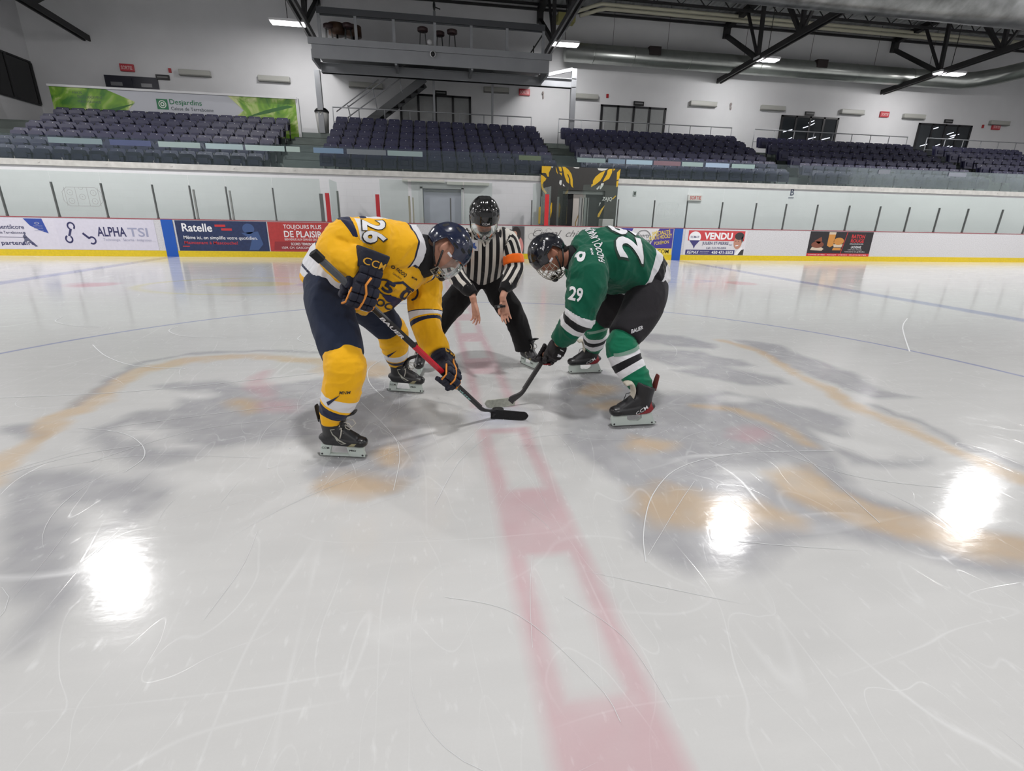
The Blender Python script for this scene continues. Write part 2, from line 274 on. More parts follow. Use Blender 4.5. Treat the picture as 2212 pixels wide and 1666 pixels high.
    me.loops.add(q.size); me.loops.foreach_set('vertex_index', q.ravel().astype(np.int32)); me.polygons.add(len(q))
    me.polygons.foreach_set('loop_start', np.arange(0, q.size, 4, dtype=np.int32)); me.update(calc_edges=True)
    at = me.color_attributes.new('paint', 'FLOAT_COLOR', 'POINT'); at.data.foreach_set('color', np.column_stack([col, np.ones(n)]).ravel())
    m = bpy.data.materials.new('ice'); m.use_nodes = True; N = m.node_tree.nodes; L = m.node_tree.links; b = N['Principled BSDF']
    va = N.new('ShaderNodeVertexColor'); va.layer_name = 'paint'; tc = N.new('ShaderNodeTexCoord')
    def mth(op, a, b2=None, c=None):
        x = N.new('ShaderNodeMath'); x.operation = op
        for k, vv in enumerate((a, b2, c)):
            if vv is None: continue
            if isinstance(vv, (int, float)): x.inputs[k].default_value = vv
            else: L.new(vv, x.inputs[k])
        return x.outputs[0]
    def nz(scale, sc=(1,1,1), rot=0, det=2, dist=0, loc=(0,0,0)):
        mp = N.new('ShaderNodeMapping'); mp.inputs['Scale'].default_value = sc; mp.inputs['Rotation'].default_value = (0,0,rot); mp.inputs['Location'].default_value = loc
        L.new(tc.outputs['Object'], mp.inputs[0]); t = N.new('ShaderNodeTexNoise'); t.inputs['Scale'].default_value = scale; t.inputs['Detail'].default_value = det; t.inputs['Distortion'].default_value = dist
        L.new(mp.outputs[0], t.inputs['Vector']); return t.outputs['Fac']
    # skate scratches: thin contour lines of stretched noise, in several directions
    tot = None
    for k, (sc, rot, loc) in enumerate((((1,.22,1), .4, (3,1,0)), ((.25,1,1), .9, (7,2,0)), ((1,.3,1), 2.2, (1,8,0)), ((1,.5,1), 1.3, (5,5,0)), ((1,.15,1), -.5, (9,3,0)))):
        f = nz(1.6+.5*k, sc, rot, 1.2, .3, loc); d = mth('ABSOLUTE', mth('SUBTRACT', f, .5)); ln = mth('SUBTRACT', 1, mth('MULTIPLY', d, 190+40*k)); ln = mth('MAXIMUM', ln, 0)
        msk = nz(1.3, (1,1,1), 0, 3, 0, (k*3, k, 0)); mk = mth('MAXIMUM', mth('SUBTRACT', mth('MULTIPLY', msk, 4), 1.75), 0); ln = mth('MULTIPLY', ln, mth('MINIMUM', mk, 1))
        tot = ln if tot is None else mth('MAXIMUM', tot, ln)
    snow = nz(38, (1,.35,1), .5, 4); snow = mth('MINIMUM', mth('MAXIMUM', mth('SUBTRACT', mth('MULTIPLY', snow, 7), 4.3), 0), 1)
    grain = nz(160, (1,1,1), 0, 3)
    frost = mth('MINIMUM', mth('ADD', mth('MULTIPLY', tot, .27), mth('MULTIPLY', snow, .22)), .6)
    ln_ = N.new('ShaderNodeVectorMath'); ln_.operation = 'LENGTH'; L.new(tc.outputs['Object'], ln_.inputs[0])   # painted centre circle
    rg = mth('SUBTRACT', 1.6, mth('MULTIPLY', mth('ABSOLUTE', mth('SUBTRACT', ln_.outputs['Value'], 4.57)), 48)); rg = mth('MULTIPLY', mth('MINIMUM', mth('MAXIMUM', rg, 0), 1), .62)
    mr_ = N.new('ShaderNodeMix'); mr_.data_type = 'RGBA'; L.new(rg, mr_.inputs[0]); L.new(va.outputs[0], mr_.inputs[6]); mr_.inputs[7].default_value = lin((104,118,172))+(1,)
    mx = N.new('ShaderNodeMix'); mx.data_type = 'RGBA'; L.new(frost, mx.inputs[0]); L.new(mr_.outputs[2], mx.inputs[6]); mx.inputs[7].default_value = (.86,.87,.87,1)
    streak = nz(2.2, (1,5,1), .12, 4, .4); k2 = mth('ADD', .955, mth('MULTIPLY', streak, .09)); k3 = mth('MULTIPLY', k2, mth('ADD', .98, mth('MULTIPLY', grain, .04)))
    vm = N.new('ShaderNodeVectorMath'); vm.operation = 'SCALE'; L.new(mx.outputs[2], vm.inputs[0]); L.new(k3, vm.inputs[3])
    L.new(vm.outputs[0], b.inputs['Base Color'])
    rr = mth('ADD', mth('ADD', .07, mth('MULTIPLY', nz(1.1, (1,3,1), .2, 4), .12)), mth('MULTIPLY', frost, .35)); L.new(rr, b.inputs['Roughness'])
    b.inputs['IOR'].default_value = 1.31
    bp = N.new('ShaderNodeBump'); bp.inputs['Strength'].default_value = .25; bp.inputs['Distance'].default_value = .004
    h = mth('SUBTRACT', mth('ADD', mth('MULTIPLY', nz(5, (1,2.2,1), .1, 5), .8), mth('MULTIPLY', nz(60, (1,.6,1), 0, 3), .10)), mth('MULTIPLY', tot, .2)); L.new(h, bp.inputs['Height']); L.new(bp.outputs[0], b.inputs['Normal'])
    me.materials.append(m); o = bpy.data.objects.new('floor', me); COL.objects.link(o)
    tag(o, 'white skating rink ice with faded painted lines and logos', kind='structure')
ice()
# ---- cut marks lying on the ice: curved white grooves
def marks():
    mb = MB(); rr = random.Random(5)
    for k in range(190):
        x = rr.gauss(.1, 1.7); y = rr.uniform(-2.1, 3.5) if k % 3 else rr.gauss(.3, .8); a = rr.uniform(0, 2*PI); L_ = rr.uniform(.12, .9); c = rr.gauss(0, 1.5); w_ = rr.uniform(.0004, .0014)
        if abs(x) < .5 and y < -.4: w_ *= .6
        if abs(x) < 3 and y < -1.0 and k % 4: continue
        p = []; n = 12
        for i in range(n+1):
            p.append((x, y, a)); x += math.cos(a)*L_/n; y += math.sin(a)*L_/n; a += c*L_/n
        vs = []
        for i, (px, py, pa) in enumerate(p):
            ww = w_*math.sin(PI*(i+.3)/(n+.6)); nx, ny = -math.sin(pa)*ww, math.cos(pa)*ww
            vs += [(px+nx, py+ny, .0012), (px-nx, py-ny, .0012)]
        mb.add(vs, [(2*i, 2*i+1, 2*i+3, 2*i+2) for i in range(n)])
    for (pts, w_) in [([(0.349, -1.372), (0.355, -1.354), (0.363, -1.33), (0.373, -1.301), (0.385, -1.267), (0.399, -1.232), (0.416, -1.196), (0.435, -1.158), (0.457, -1.116), (0.482, -1.071), (0.51, -1.024), (0.54, -0.978), (0.573, -0.933), (0.608, -0.891), (0.646, -0.848), (0.686, -0.807), (0.729, -0.767), (0.777, -0.73), (0.83, -0.698), (0.888, -0.669), (0.95, -0.645), (1.015, -0.625), (1.085, -0.609), (1.159, -0.597), (1.237, -0.589), (1.326, -0.587), (1.427, -0.591), (1.532, -0.6), (1.63, -0.61), (1.714, -0.62), (1.774, -0.626)], 0.004), ([(-1.882, -0.408), (-1.88, -0.393), (-1.876, -0.373), (-1.872, -0.348), (-1.869, -0.32), (-1.868, -0.291), (-1.872, -0.264), (-1.881, -0.236), (-1.893, -0.208), (-1.908, -0.178), (-1.927, -0.148), (-1.947, -0.118), (-1.97, -0.088), (-1.996, -0.058), (-2.024, -0.027), (-2.056, 0.004), (-2.09, 0.034), (-2.126, 0.062), (-2.164, 0.087), (-2.208, 0.109), (-2.258, 0.129), (-2.31, 0.147), (-2.359, 0.162), (-2.401, 0.174), (-2.432, 0.183)], 0.004), ([(-3.55, 2.26), (-3.509, 2.208), (-3.454, 2.135), (-3.389, 2.053), (-3.321, 1.968), (-3.254, 1.887), (-3.189, 1.817), (-3.128, 1.755), (-3.066, 1.695), (-3.004, 1.638), (-2.94, 1.585), (-2.876, 1.538), (-2.81, 1.497), (-2.736, 1.464), (-2.653, 1.435), (-2.568, 1.411), (-2.488, 1.392), (-2.42, 1.376), (-2.372, 1.363)], 0.008), ([(-3.172, 3.072), (-3.173, 3.046), (-3.178, 3.011), (-3.183, 2.97), (-3.183, 2.925), (-3.176, 2.879), (-3.157, 2.834), (-3.127, 2.787), (-3.088, 2.735), (-3.042, 2.683), (-2.991, 2.633), (-2.937, 2.588), (-2.88, 2.553), (-2.813, 2.526), (-2.734, 2.505), (-2.65, 2.488), (-2.57, 2.476), (-2.502, 2.466), (-2.454, 2.457)], 0.01), ([(-1.756, 2.507), (-1.756, 2.485), (-1.759, 2.456), (-1.76, 2.422), (-1.758, 2.383), (-1.749, 2.342), (-1.73, 2.299), (-1.696, 2.249), (-1.649, 2.191), (-1.596, 2.131), (-1.544, 2.075), (-1.5, 2.028), (-1.47, 1.995)], 0.008), ([(-4.694, 3.705), (-4.685, 3.673), (-4.675, 3.629), (-4.663, 3.578), (-4.645, 3.524), (-4.621, 3.471), (-4.589, 3.423), (-4.546, 3.378), (-4.492, 3.331), (-4.433, 3.285), (-4.371, 3.242), (-4.31, 3.204), (-4.253, 3.172), (-4.195, 3.146), (-4.133, 3.126), (-4.07, 3.109), (-4.013, 3.096), (-3.964, 3.085), (-3.929, 3.077)], 0.01), ([(-0.864, 1.454), (-0.873, 1.425), (-0.887, 1.387), (-0.902, 1.341), (-0.916, 1.291), (-0.926, 1.238), (-0.93, 1.184), (-0.928, 1.128), (-0.922, 1.067), (-0.913, 1.004), (-0.901, 0.941), (-0.888, 0.88), (-0.872, 0.822), (-0.853, 0.762), (-0.829, 0.7), (-0.803, 0.639), (-0.779, 0.584), (-0.759, 0.538), (-0.745, 0.506)], 0.006), ([(6.019, 2.948), (5.943, 2.885), (5.847, 2.809), (5.733, 2.716), (5.603, 2.608), (5.462, 2.482), (5.311, 2.34), (5.134, 2.162), (4.932, 1.954), (4.733, 1.746), (4.555, 1.559), (4.414, 1.41), (4.32, 1.312)], 0.012), ([(-0.117, -0.218), (-0.137, -0.25), (-0.166, -0.292), (-0.198, -0.341), (-0.232, -0.394), (-0.263, -0.451), (-0.291, -0.509), (-0.316, -0.575), (-0.341, -0.65), (-0.365, -0.725), (-0.385, -0.792), (-0.401, -0.847), (-0.412, -0.884)], 0.003), ([(-0.388, -1.447), (-0.362, -1.457), (-0.326, -1.468), (-0.285, -1.483), (-0.24, -1.502), (-0.197, -1.527), (-0.159, -1.559), (-0.123, -1.601), (-0.089, -1.651), (-0.057, -1.703), (-0.03, -1.752), (-0.007, -1.796), (0.01, -1.83), (0.022, -1.857), (0.028, -1.88), (0.032, -1.899), (0.033, -1.915), (0.034, -1.928), (0.035, -1.938)], 0.0016), ([(0.007, -1.501), (0.025, -1.523), (0.048, -1.551), (0.075, -1.583), (0.102, -1.619), (0.125, -1.656), (0.143, -1.693), (0.155, -1.734), (0.163, -1.78), (0.169, -1.825), (0.173, -1.866), (0.176, -1.899), (0.179, -1.921)], 0.0014), ([(-0.058, -1.277), (-0.063, -1.298), (-0.07, -1.326), (-0.078, -1.358), (-0.087, -1.393), (-0.095, -1.429), (-0.103, -1.464), (-0.11, -1.504), (-0.118, -1.548), (-0.125, -1.592), (-0.131, -1.632), (-0.136, -1.665), (-0.139, -1.687)], 0.0012), ([(-1.122, -1.444), (-1.119, -1.421), (-1.114, -1.388), (-1.108, -1.347), (-1.101, -1.302), (-1.096, -1.256), (-1.093, -1.214), (-1.092, -1.174), (-1.094, -1.132), (-1.097, -1.091), (-1.101, -1.053), (-1.105, -1.019), (-1.107, -0.994)], 0.0015), ([(-3.249, 0.776), (-3.166, 0.78), (-3.052, 0.782), (-2.915, 0.786), (-2.762, 0.794), (-2.602, 0.808), (-2.442, 0.831), (-2.265, 0.869), (-2.058, 0.922), (-1.834, 0.986), (-1.612, 1.052), (-1.414, 1.111), (-1.267, 1.154)], 0.006), ([(-2.278, 0.166), (-2.216, 0.185), (-2.126, 0.214), (-2.018, 0.248), (-1.899, 0.285), (-1.779, 0.321), (-1.672, 0.351), (-1.571, 0.375), (-1.467, 0.397), (-1.366, 0.416), (-1.272, 0.433), (-1.193, 0.447), (-1.133, 0.458)], 0.004), ([(-2.112, -0.284), (-2.081, -0.247), (-2.038, -0.192), (-1.983, -0.124), (-1.919, -0.051), (-1.847, 0.019), (-1.773, 0.074), (-1.689, 0.111), (-1.591, 0.138), (-1.489, 0.156), (-1.39, 0.169), (-1.306, 0.178), (-1.244, 0.187)], 0.003), ([(-2.421, -0.386), (-2.403, -0.365), (-2.377, -0.335), (-2.345, -0.299), (-2.309, -0.261), (-2.269, -0.224), (-2.228, -0.194), (-2.182, -0.17), (-2.128, -0.149), (-2.071, -0.131), (-2.016, -0.115), (-1.968, -0.103), (-1.934, -0.092)], 0.003), ([(-1.41, 0.877), (-1.352, 0.863), (-1.273, 0.847), (-1.179, 0.826), (-1.075, 0.799), (-0.967, 0.762), (-0.861, 0.714), (-0.746, 0.647), (-0.619, 0.563), (-0.493, 0.473), (-0.378, 0.388), (-0.283, 0.318), (-0.218, 0.27)], 0.004), ([(-0.361, -0.5), (-0.351, -0.48), (-0.337, -0.453), (-0.319, -0.42), (-0.299, -0.382), (-0.277, -0.339), (-0.254, -0.294), (-0.225, -0.239), (-0.19, -0.172), (-0.152, -0.099), (-0.113, -0.025), (-0.079, 0.041), (-0.054, 0.09)], 0.003), ([(1.53, 0.077), (1.537, 0.002), (1.548, -0.097), (1.559, -0.208), (1.568, -0.319), (1.574, -0.423), (1.574, -0.513), (1.57, -0.591), (1.561, -0.663), (1.551, -0.732), (1.539, -0.798), (1.526, -0.862), (1.514, -0.925), (1.501, -0.992), (1.486, -1.061), (1.471, -1.127), (1.458, -1.186), (1.447, -1.233), (1.439, -1.266)], 0.003), ([(0.374, -1.335), (0.399, -1.307), (0.435, -1.266), (0.481, -1.216), (0.531, -1.16), (0.581, -1.104), (0.626, -1.055), (0.666, -1.012), (0.705, -0.969), (0.743, -0.93), (0.778, -0.894), (0.807, -0.863), (0.83, -0.839)], 0.002), ([(1.414, -0.493), (1.442, -0.545), (1.477, -0.616), (1.517, -0.695), (1.562, -0.773), (1.613, -0.843), (1.668, -0.899), (1.737, -0.943), (1.821, -0.982), (1.911, -1.017), (1.997, -1.047), (2.069, -1.071), (2.12, -1.09)], 0.003), ([(-0.89, 0.431), (-0.85, 0.343), (-0.796, 0.229), (-0.737, 0.102), (-0.682, -0.026), (-0.636, -0.146), (-0.607, -0.251), (-0.593, -0.351), (-0.588, -0.453), (-0.59, -0.549), (-0.594, -0.632), (-0.597, -0.698), (-0.599, -0.743)], 0.0025), ([(-2.329, -0.352), (-2.289, -0.338), (-2.233, -0.315), (-2.164, -0.289), (-2.084, -0.263), (-1.998, -0.243), (-1.909, -0.233), (-1.809, -0.238), (-1.694, -0.254), (-1.574, -0.276), (-1.462, -0.299), (-1.367, -0.32), (-1.299, -0.334)], 0.002)]:
        n = len(pts); vs = []; w_ *= .5
        for i in range(n):
            a = Vector(pts[max(i-1, 0)]+(0,)); b = Vector(pts[min(i+1, n-1)]+(0,)); d = (b-a).normalized(); p = Vector(pts[i]+(.0016,)); nn = Vector((-d.y, d.x, 0))*w_
            vs += [p+nn, p-nn]
        mb.add(vs, [(2*i, 2*i+1, 2*i+3, 2*i+2) for i in range(n-1)])
    rr = random.Random(9)
    for k in range(420):     # snow crumbs round the skates
        cx, cy = rr.choice([(-.88,-.42), (-.6,.6), (.8,-.2), (.85,.9), (0,.1), (.4,1.15), (1.1,-.1)]); x = cx+rr.gauss(0, .16); y = cy+rr.gauss(0, .12); r_ = rr.uniform(.0012, .004)
        mb.ell((x, y, .001), (r_, r_*rr.uniform(.5, 1.5), r_*.6), nu=6, nv=4)
    o = mb.build('skate_marks', mat('ice_shavings', (214,216,217), .7))
    tag(o, 'white skate cuts and snow crumbs scattered over the rink ice', 'skate marks', kind='stuff')
marks()

# ---- dasher boards on the far side
YB = 12.95
YELLOW = mat('kick_plate_yellow', (214,186,28), .4, noise=.12, nscale=20)
BOARD = mat('board_white', (206,205,208), .42, noise=.10, nscale=40, dark=(182,181,184))
BLUE = mat('blue_line_paint', (20,80,168), .4)
RED = mat('red_post', (172,34,42), .4)
bd = empty('dasher_boards', (0, YB, 0), 'white rink boards with yellow kick plate along the far side', 'rink boards')
mb = MB(); mb.box(-30, 30, .0, .09, .16, 1.0); mb.build('board_panel', BOARD, bd)
mb = MB(); mb.box(-30, 30, -.012, .09, 0, .165); mb.build('kick_plate', YELLOW, bd)
mb = MB(); mb.box(-30, 30, -.006, .11, 1.0, 1.022); mb.build('cap_rail', mat('cap_rail_red', (150,70,78), .4), bd)
for x in (-7.62, 7.62):
    mb = MB(); mb.box(x-.15, x+.15, -.016, -.0125, 0.001, 1.0); mb.build('blue_stripe', BLUE, bd)
for x in (-7.86, -7.4, 7.4, 7.84):
    pass
# near side and end boards out of the frame close the rink for the light and the reflections
mb = MB(); mb.box(-30, 30, -13.05, -12.95, 0, 1.0); mb.box(-30.1, -30, -13, 13, 0, 1.0); mb.box(30, 30.1, -13, 13, 0, 1.0); struct('wall_dasher_near', mb, BOARD)

# ---- board glass
def pane(x0, x1, z1, label, dark=True):
    t = empty('rink_glass', ((x0+x1)/2, YB+.045, 1.022), label, 'rink glass', 'clear panels standing on the far boards')
    w = (x1-x0)/2-.006
    mb = MB(); mb.box(-w, w, -.006, .006, 0, z1-1.022); mb.build('pane', CLEAR, t); return t
POSTM = mat('post_grey', (96,98,98), .4, metal=.3)
xsL = [-17.0, -15.4, -13.9, -12.7, -11.49, -10.26, -9.08, -7.83, -6.9, -5.97, -4.74, -3.45]
nmL = ['last', 'next to last']
for i in range(len(xsL)-1):
    k = len(xsL)-2-i
    pane(xsL[i], xsL[i+1], 2.17, 'clear rink glass panel, %s to the left of the red posts' % (ORD[k]))
xsR = [4.32, 5.5, 6.71, 7.83, 9.06, 10.27, 11.37, 12.54, 13.76, 14.97, 16.14, 17.35, 18.56, 20.03, 21.2, 22.4]
for i in range(len(xsR)-1):
    pane(xsR[i], xsR[i+1], 2.24, 'clear rink glass panel, %s to the right of the gold and black doorway' % ORD[i])
def post(x, label, z=1.82, w=.03, m=None, name='glass_post', y=YB+.045, cat='post', grp='thin metal posts between the rink glass'):
    mb = MB(); mb.box(x-w/2, x+w/2, y-.03, y+.03, 1.022, z); mb.box(x-w/2-.004, x+w/2+.004, y-.034, y+.034, 1.022, 1.06); return tag(mb.build(name, m or POSTM), label, cat, grp)
for k, x in enumerate(reversed(xsL)):
    post(x, 'thin grey glass post, %s to the left of the red posts' % ORD[k], 1.90 if k else 1.78, .027 if k else .09)
    if k in (2, 3): post(x+.09, 'pale metal glass post paired with the %s post left of red' % ORD[k], 1.80, .035, ALU)
for k, x in enumerate(xsR):
    post(x, 'thin grey glass post, %s to the right of the dark doorway' % ORD[k], 1.84, .022)
for x, l in ((-3.28, 'red post left of the bench opening above the orange banner'), (-1.88, 'red post right of the bench opening, above the yellow jersey'), (3.19, 'bright red post in front of the gold and black doorway')):
    post(x, l, 1.80 if x < 0 else 1.93, .11 if x < 0 else .12, RED if x < 0 else mat('bright_red', (205,40,44), .4), 'gate_post', cat='post', grp='red gate posts on the boards')
pane(-1.80, -.98, 2.22, 'clear rink glass panel right of the second red post')
pane(-.9, .62, 2.2, 'clear rink glass panel in front of the lavender door')
pane(.64, 1.5, 2.2, 'clear rink glass panel behind the black helmet')
pane(2.74, 3.08, 2.22, 'narrow clear glass panel just left of the bright red post')
post(-.97, 'olive grey post left of the lavender door', 1.78, .06, mat('olive_post', (140,138,120), .5)); post(-.86, 'thin olive post beside the lavender door', 1.74, .035, mat('olive_post', (140,138,120), .5))
post(.24, 'grey steel post standing in front of the lavender door', 1.75, .04); post(2.72, 'grey steel post left of the narrow glass panel', 1.75, .03)
post(4.26, 'white metal post right of the dark doorway', 1.88, .07, ALU)
# glass returns of the bench gate, running back from the boards
for x, l in ((-3.2, 'clear glass return running back beside the left red post'), (3.32, 'clear glass return behind the bright red post'), (3.86, 'tinted glass return inside the gold and black doorway')):
    t = empty('glass_return', (x, YB+.1, 1.02), l, 'rink glass'); mb = MB(); mb.box(-.006, .006, 0, 1.2, 0, 1.15); mb.build('pane', CLEAR, t)
    mb = MB(); mb.box(-.03, .03, 1.2, 1.26, -.1, .9); mb.build('end_post', ALU, t)
for x, l in ((4.36, 'tall aluminium post in the middle of the dark doorway'),):
    mb = MB(); mb.box(4.62, 4.70, 13.75, 13.83, .05, 1.9); mb.box(4.74, 4.77, 13.75, 13.83, .05, 1.9); tag(mb.build('gate_upright', ALU), l, 'post')

# ---- white block wall behind the benches
YW = 14.75
def blockmat():
    m = mat('block_wall', (226,226,229), .55); N = m.node_tree.nodes; L = m.node_tree.links; b = N['Principled BSDF']
    tc = N['Texture Coordinate']; mp = N.new('ShaderNodeMapping'); mp.inputs['Rotation'].default_value = (PI/2, 0, 0); L.new(tc.outputs['Object'], mp.inputs[0])
    br = N.new('ShaderNodeTexBrick'); br.inputs['Scale'].default_value = 1; br.inputs['Brick Width'].default_value = .4; br.inputs['Row Height'].default_value = .2; br.inputs['Mortar Size'].default_value = .004; br.inputs['Mortar Smooth'].default_value = .6
    c = lin((226,226,229))
    br.inputs['Color1'].default_value = c+(1,); br.inputs['Color2'].default_value = tuple(v*.975 for v in c)+(1,); br.inputs['Mortar'].default_value = tuple(v*.9 for v in c)+(1,)
    L.new(mp.outputs[0], br.inputs[0]); L.new(br.outputs[0], b.inputs['Base Color'])
    bp = N.new('ShaderNodeBump'); bp.inputs['Strength'].default_value = .25; bp.inputs['Distance'].default_value = .005; bp.invert = True; L.new(br.outputs['Fac'], bp.inputs['Height']); L.new(bp.outputs[0], b.inputs['Normal'])
    return m
BLK = blockmat()
mb = MB()
mb.box(-30, -.62, YW, YW+.2, 0, 2.42); mb.box(-.62, .72, YW, YW+.2, 2.14, 2.42); mb.box(.72, 3.36, YW, YW+.2, 0, 2.42); mb.box(6.06, 31, YW, YW+.2, 0, 2.42)
struct('wall_bench', mb, BLK)
mb = MB(); mb.box(-30, 3.36, YW-.05, YW+.3, 2.42, 2.58); mb.box(6.06, 31, YW-.05, YW+.3, 2.42, 2.58)
for i in range(34):
    x = -29+i*1.75
    if not 3.2 < x < 6.3: mb.box(x-.03, x+.03, YW-.06, YW-.05, 2.49, 2.52)
struct('trim_1', mb, mat('wall_cap', (206,204,200), .6, noise=.08, nscale=6, dark=(186,184,180)))
mb = MB(); mb.box(-30, 31, 13.05, YW, -.05, .12); struct('floor_bench', mb, mat('rubber_floor', (60,60,62), .8))
# lavender sliding door with its frame and track
t = empty('door_1', (0.05, YW, 0)); t['kind'] = 'structure'
mb = MB(); mb.box(-.62, .62, .1, .14, .12, 2.08); mb.build('door_leaf', mat('lavender_door', (190,190,205), .5, noise=.05, nscale=3), t)
mb = MB(); mb.box(-.72, -.64, -.03, .12, .12, 2.2); mb.box(.62, .7, -.03, .12, .12, 2.2); mb.box(-.72, .7, -.03, .12, 2.09, 2.14); mb.build('door_frame', WHITE, t)
mb = MB(); mb.box(-.6, .6, .08, .1, 1.99, 2.05); mb.build('top_seal', STEEL, t)
mb = MB(); mb.box(-1.22, .12, -.1, .1, 2.27, 2.36); mb.box(.2, 1.58, -.1, .1, 2.22, 2.31)
o = mb.build('sliding_track', mat('track_white', (206,204,198), .5)); o.location = (0, YW-.1, 0); tag(o, 'pale metal track above the lavender door behind the benches', 'door track')

# ---- gold and black doorway
GOLD = mat('gold_vinyl', (222,176,22), .5); DK = mat('charcoal_vinyl', (52,50,48), .5, noise=.12, nscale=12)
PW = mat('print_white', (218,218,214), .5)
en = empty('trim_2', (3.33, YW-.12, 0)); tag(en, 'black doorway surround wrapped in gold leaf shapes under the stands', kind='structure')
mb = MB(); mb.box(0.04, .78, 0, .19, .12, 2.88); mb.box(2.28, 2.72, 0, .19, .12, 2.88); mb.box(.78, 2.28, 0, .19, 2.16, 2.88); mb.build('portal', DK, en)
ME = frame((0, -.002, 0), (1,0,0), (0,0,1), (0,-1,0))
def em(u, v): return (u/660*2.76/ (2212/660/ (2212/660)), v)
def EP(pts):   # zoom-picture pixels of the doorway to metres on its face
    return [((x-190)/1800*2.76, 2.88-(y-130-(x-190)*.042)/1375*1.83) for x, y in pts]
g = MB()
for pts in ([(200,130),(415,140),(400,200),(360,290),(365,380),(330,375),(300,300),(270,290),(200,290)], [(190,330),(240,360),(310,420),(290,470),(250,500),(230,560),(240,620),(330,750),(310,790),(225,690),(200,600),(190,480)],
            [(510,145),(530,200),(570,330),(530,270),(515,200)], [(570,150),(630,155),(655,230),(640,265),(600,250)], [(590,290),(655,290),(650,365),(620,320)],
            [(655,150),(720,155),(800,220),(870,320),(905,450),(915,590),(930,650),(890,620),(860,560),(850,440),(800,330),(770,320),(820,430),(830,550),(770,500),(720,380),(690,260)],
            [(1640,240),(1590,380),(1540,480),(1450,560),(1335,635),(1340,570),(1370,560),(1370,480),(1420,390),(1520,300)], [(1690,240),(1720,210),(1800,205),(1795,300),(1740,440),(1600,520),(1620,450),(1680,330)],
            [(1820,205),(1865,205),(1830,260)], [(1990,205),(1975,440),(1920,480),(1910,290)], [(1965,480),(1960,630),(1920,640),(1918,500)], [(1690,1070),(1640,1190),(1570,1370),(1530,1360),(1540,1290),(1620,1150)], [(160,1100),(262,1060),(275,1500),(160,1500)], [(1920,840),(1935,860),(1860,940),(1845,920)], [(445,990),(462,1000),(465,1200),(440,1370),(420,1100)]):
    flat(g, EP(pts), ME, .002)
g.build('gold_leaves', GOLD, en)
g = MB()
for pts in ([(610,465),(660,465),(655,570),(625,580),(600,530)], [(685,540),(740,610),(690,600)], [(1565,545),(1625,540),(1615,600),(1560,690),(1535,680)], [(1530,590),(1530,640),(1490,700),(1455,680)], [(895,160),(1045,168),(1030,192),(960,190)], [(1455,190),(1700,200),(1640,235),(1560,250),(1480,235)], [(400,145),(455,145),(430,180)], [(1560,1010),(1590,1010),(1545,1110)]):
    flat(g, EP(pts), ME, .003)
u0 = EP([(1610, 985)])[0]; lettering(g, 'ZAJQ', u0[0], u0[1], .36, .15, ME, shear=.2, bold=.02, z=.003)
g.build('white_marks', PW, en)
# the passage behind it with its two dark doors
dr = empty('door_2', (4.68, YW+.1, .12)); dr['kind'] = 'structure'
mb = MB(); mb.box(-.6, -.14, 0, .05, 0, 2.02); mb.box(.3, .95, 0, .05, 0, 2.02); mb.build('dark_opening', mat('dark_passage', (20,20,24), .7), dr)
mb = MB(); mb.box(-.14, .3, -.02, .05, 0, 2.0); mb.build('printed_leaf', mat('leaf_cream', (196,188,182), .5), dr)
mb = MB(); mb.box(-.6, .95, -.06, .02, 1.93, 2.03); mb.build('metal_head', ALU, dr)
g = MB(); ML = frame((.02, -.025, 0), (1,0,0), (0,0,1), (0,-1,0))
g.add([ML @ Vector(p) for p in [(.0,.5,0),(.03,.5,0),(-.02,1.0,0),(-.05,1.0,0),(.1,1.4,0),(.13,1.38,0),(.14,.42,0),(.16,.46,0)]], [(0,1,2,3),(3,2,5,4),(0,1,7,6)])
disc(g, .12, 1.62, .04, .07, ML); disc(g, .12, 1.33, .05, .16, ML); g.build('gold_swirl', mat('dull_gold', (150,120,60), .5), dr)
mb = MB(); mb.rbox(5.33, 5.72, 13.9, 14.3, .12, 1.25, .02); tag(mb.build('white_case', mat('case_white', (205,200,200), .5)), 'small white case standing in front of the dark doorway', 'case')

# ---- signs and marks on the bench wall and glass
MWf = frame((0, YW-.002, 0), (1,0,0), (0,0,1), (0,-1,0))
t = empty('exit_sign', (8.98, YW-.04, 2.03), 'red and white SORTIE sign on the white wall behind glass', 'exit sign'); mb = MB(); mb.rbox(-.27, .27, -.03, .04, -.1, .1, .01); mb.build('box', mat('sign_white', (220,214,212), .4), t)
mb = MB(); lettering(mb, 'SORTIE', -.2, -.06, .42, .12, frame((0,-.032,0),(1,0,0),(0,0,1),(0,-1,0)), bold=.02); mb.build('letters', mat('sign_red', (196,60,54), .5), t)
t = empty('wall_letter', (12.83, YW, 2.3), 'dark letter B with underline on the white wall above the glass', 'letter'); mb = MB(); lettering(mb, 'B', -.09, -.1, .15, .24, frame((0,-.004,0),(1,0,0),(0,0,1),(0,-1,0)), bold=.02); mb.box(-.14, .08, -.006, -.002, -.17, -.155); mb.box(-.14, .08, -.006, -.002, -.21, -.2); mb.build('letter', mat('letter_blue', (52,56,90), .5), t)
mb = MB(); mb.rbox(-.06, .06, -.03, 0, -.08, .08, .01); mb.box(-.03, .03, -.035, -.03, -.05, .05, 1); o = mb.build('call_button', [mat('plate_grey', (170,176,174), .5), BLACK]); o.location = (6.72, YW, 2.12); tag(o, 'small grey box with dark button on the wall by the doorway', 'switch box')
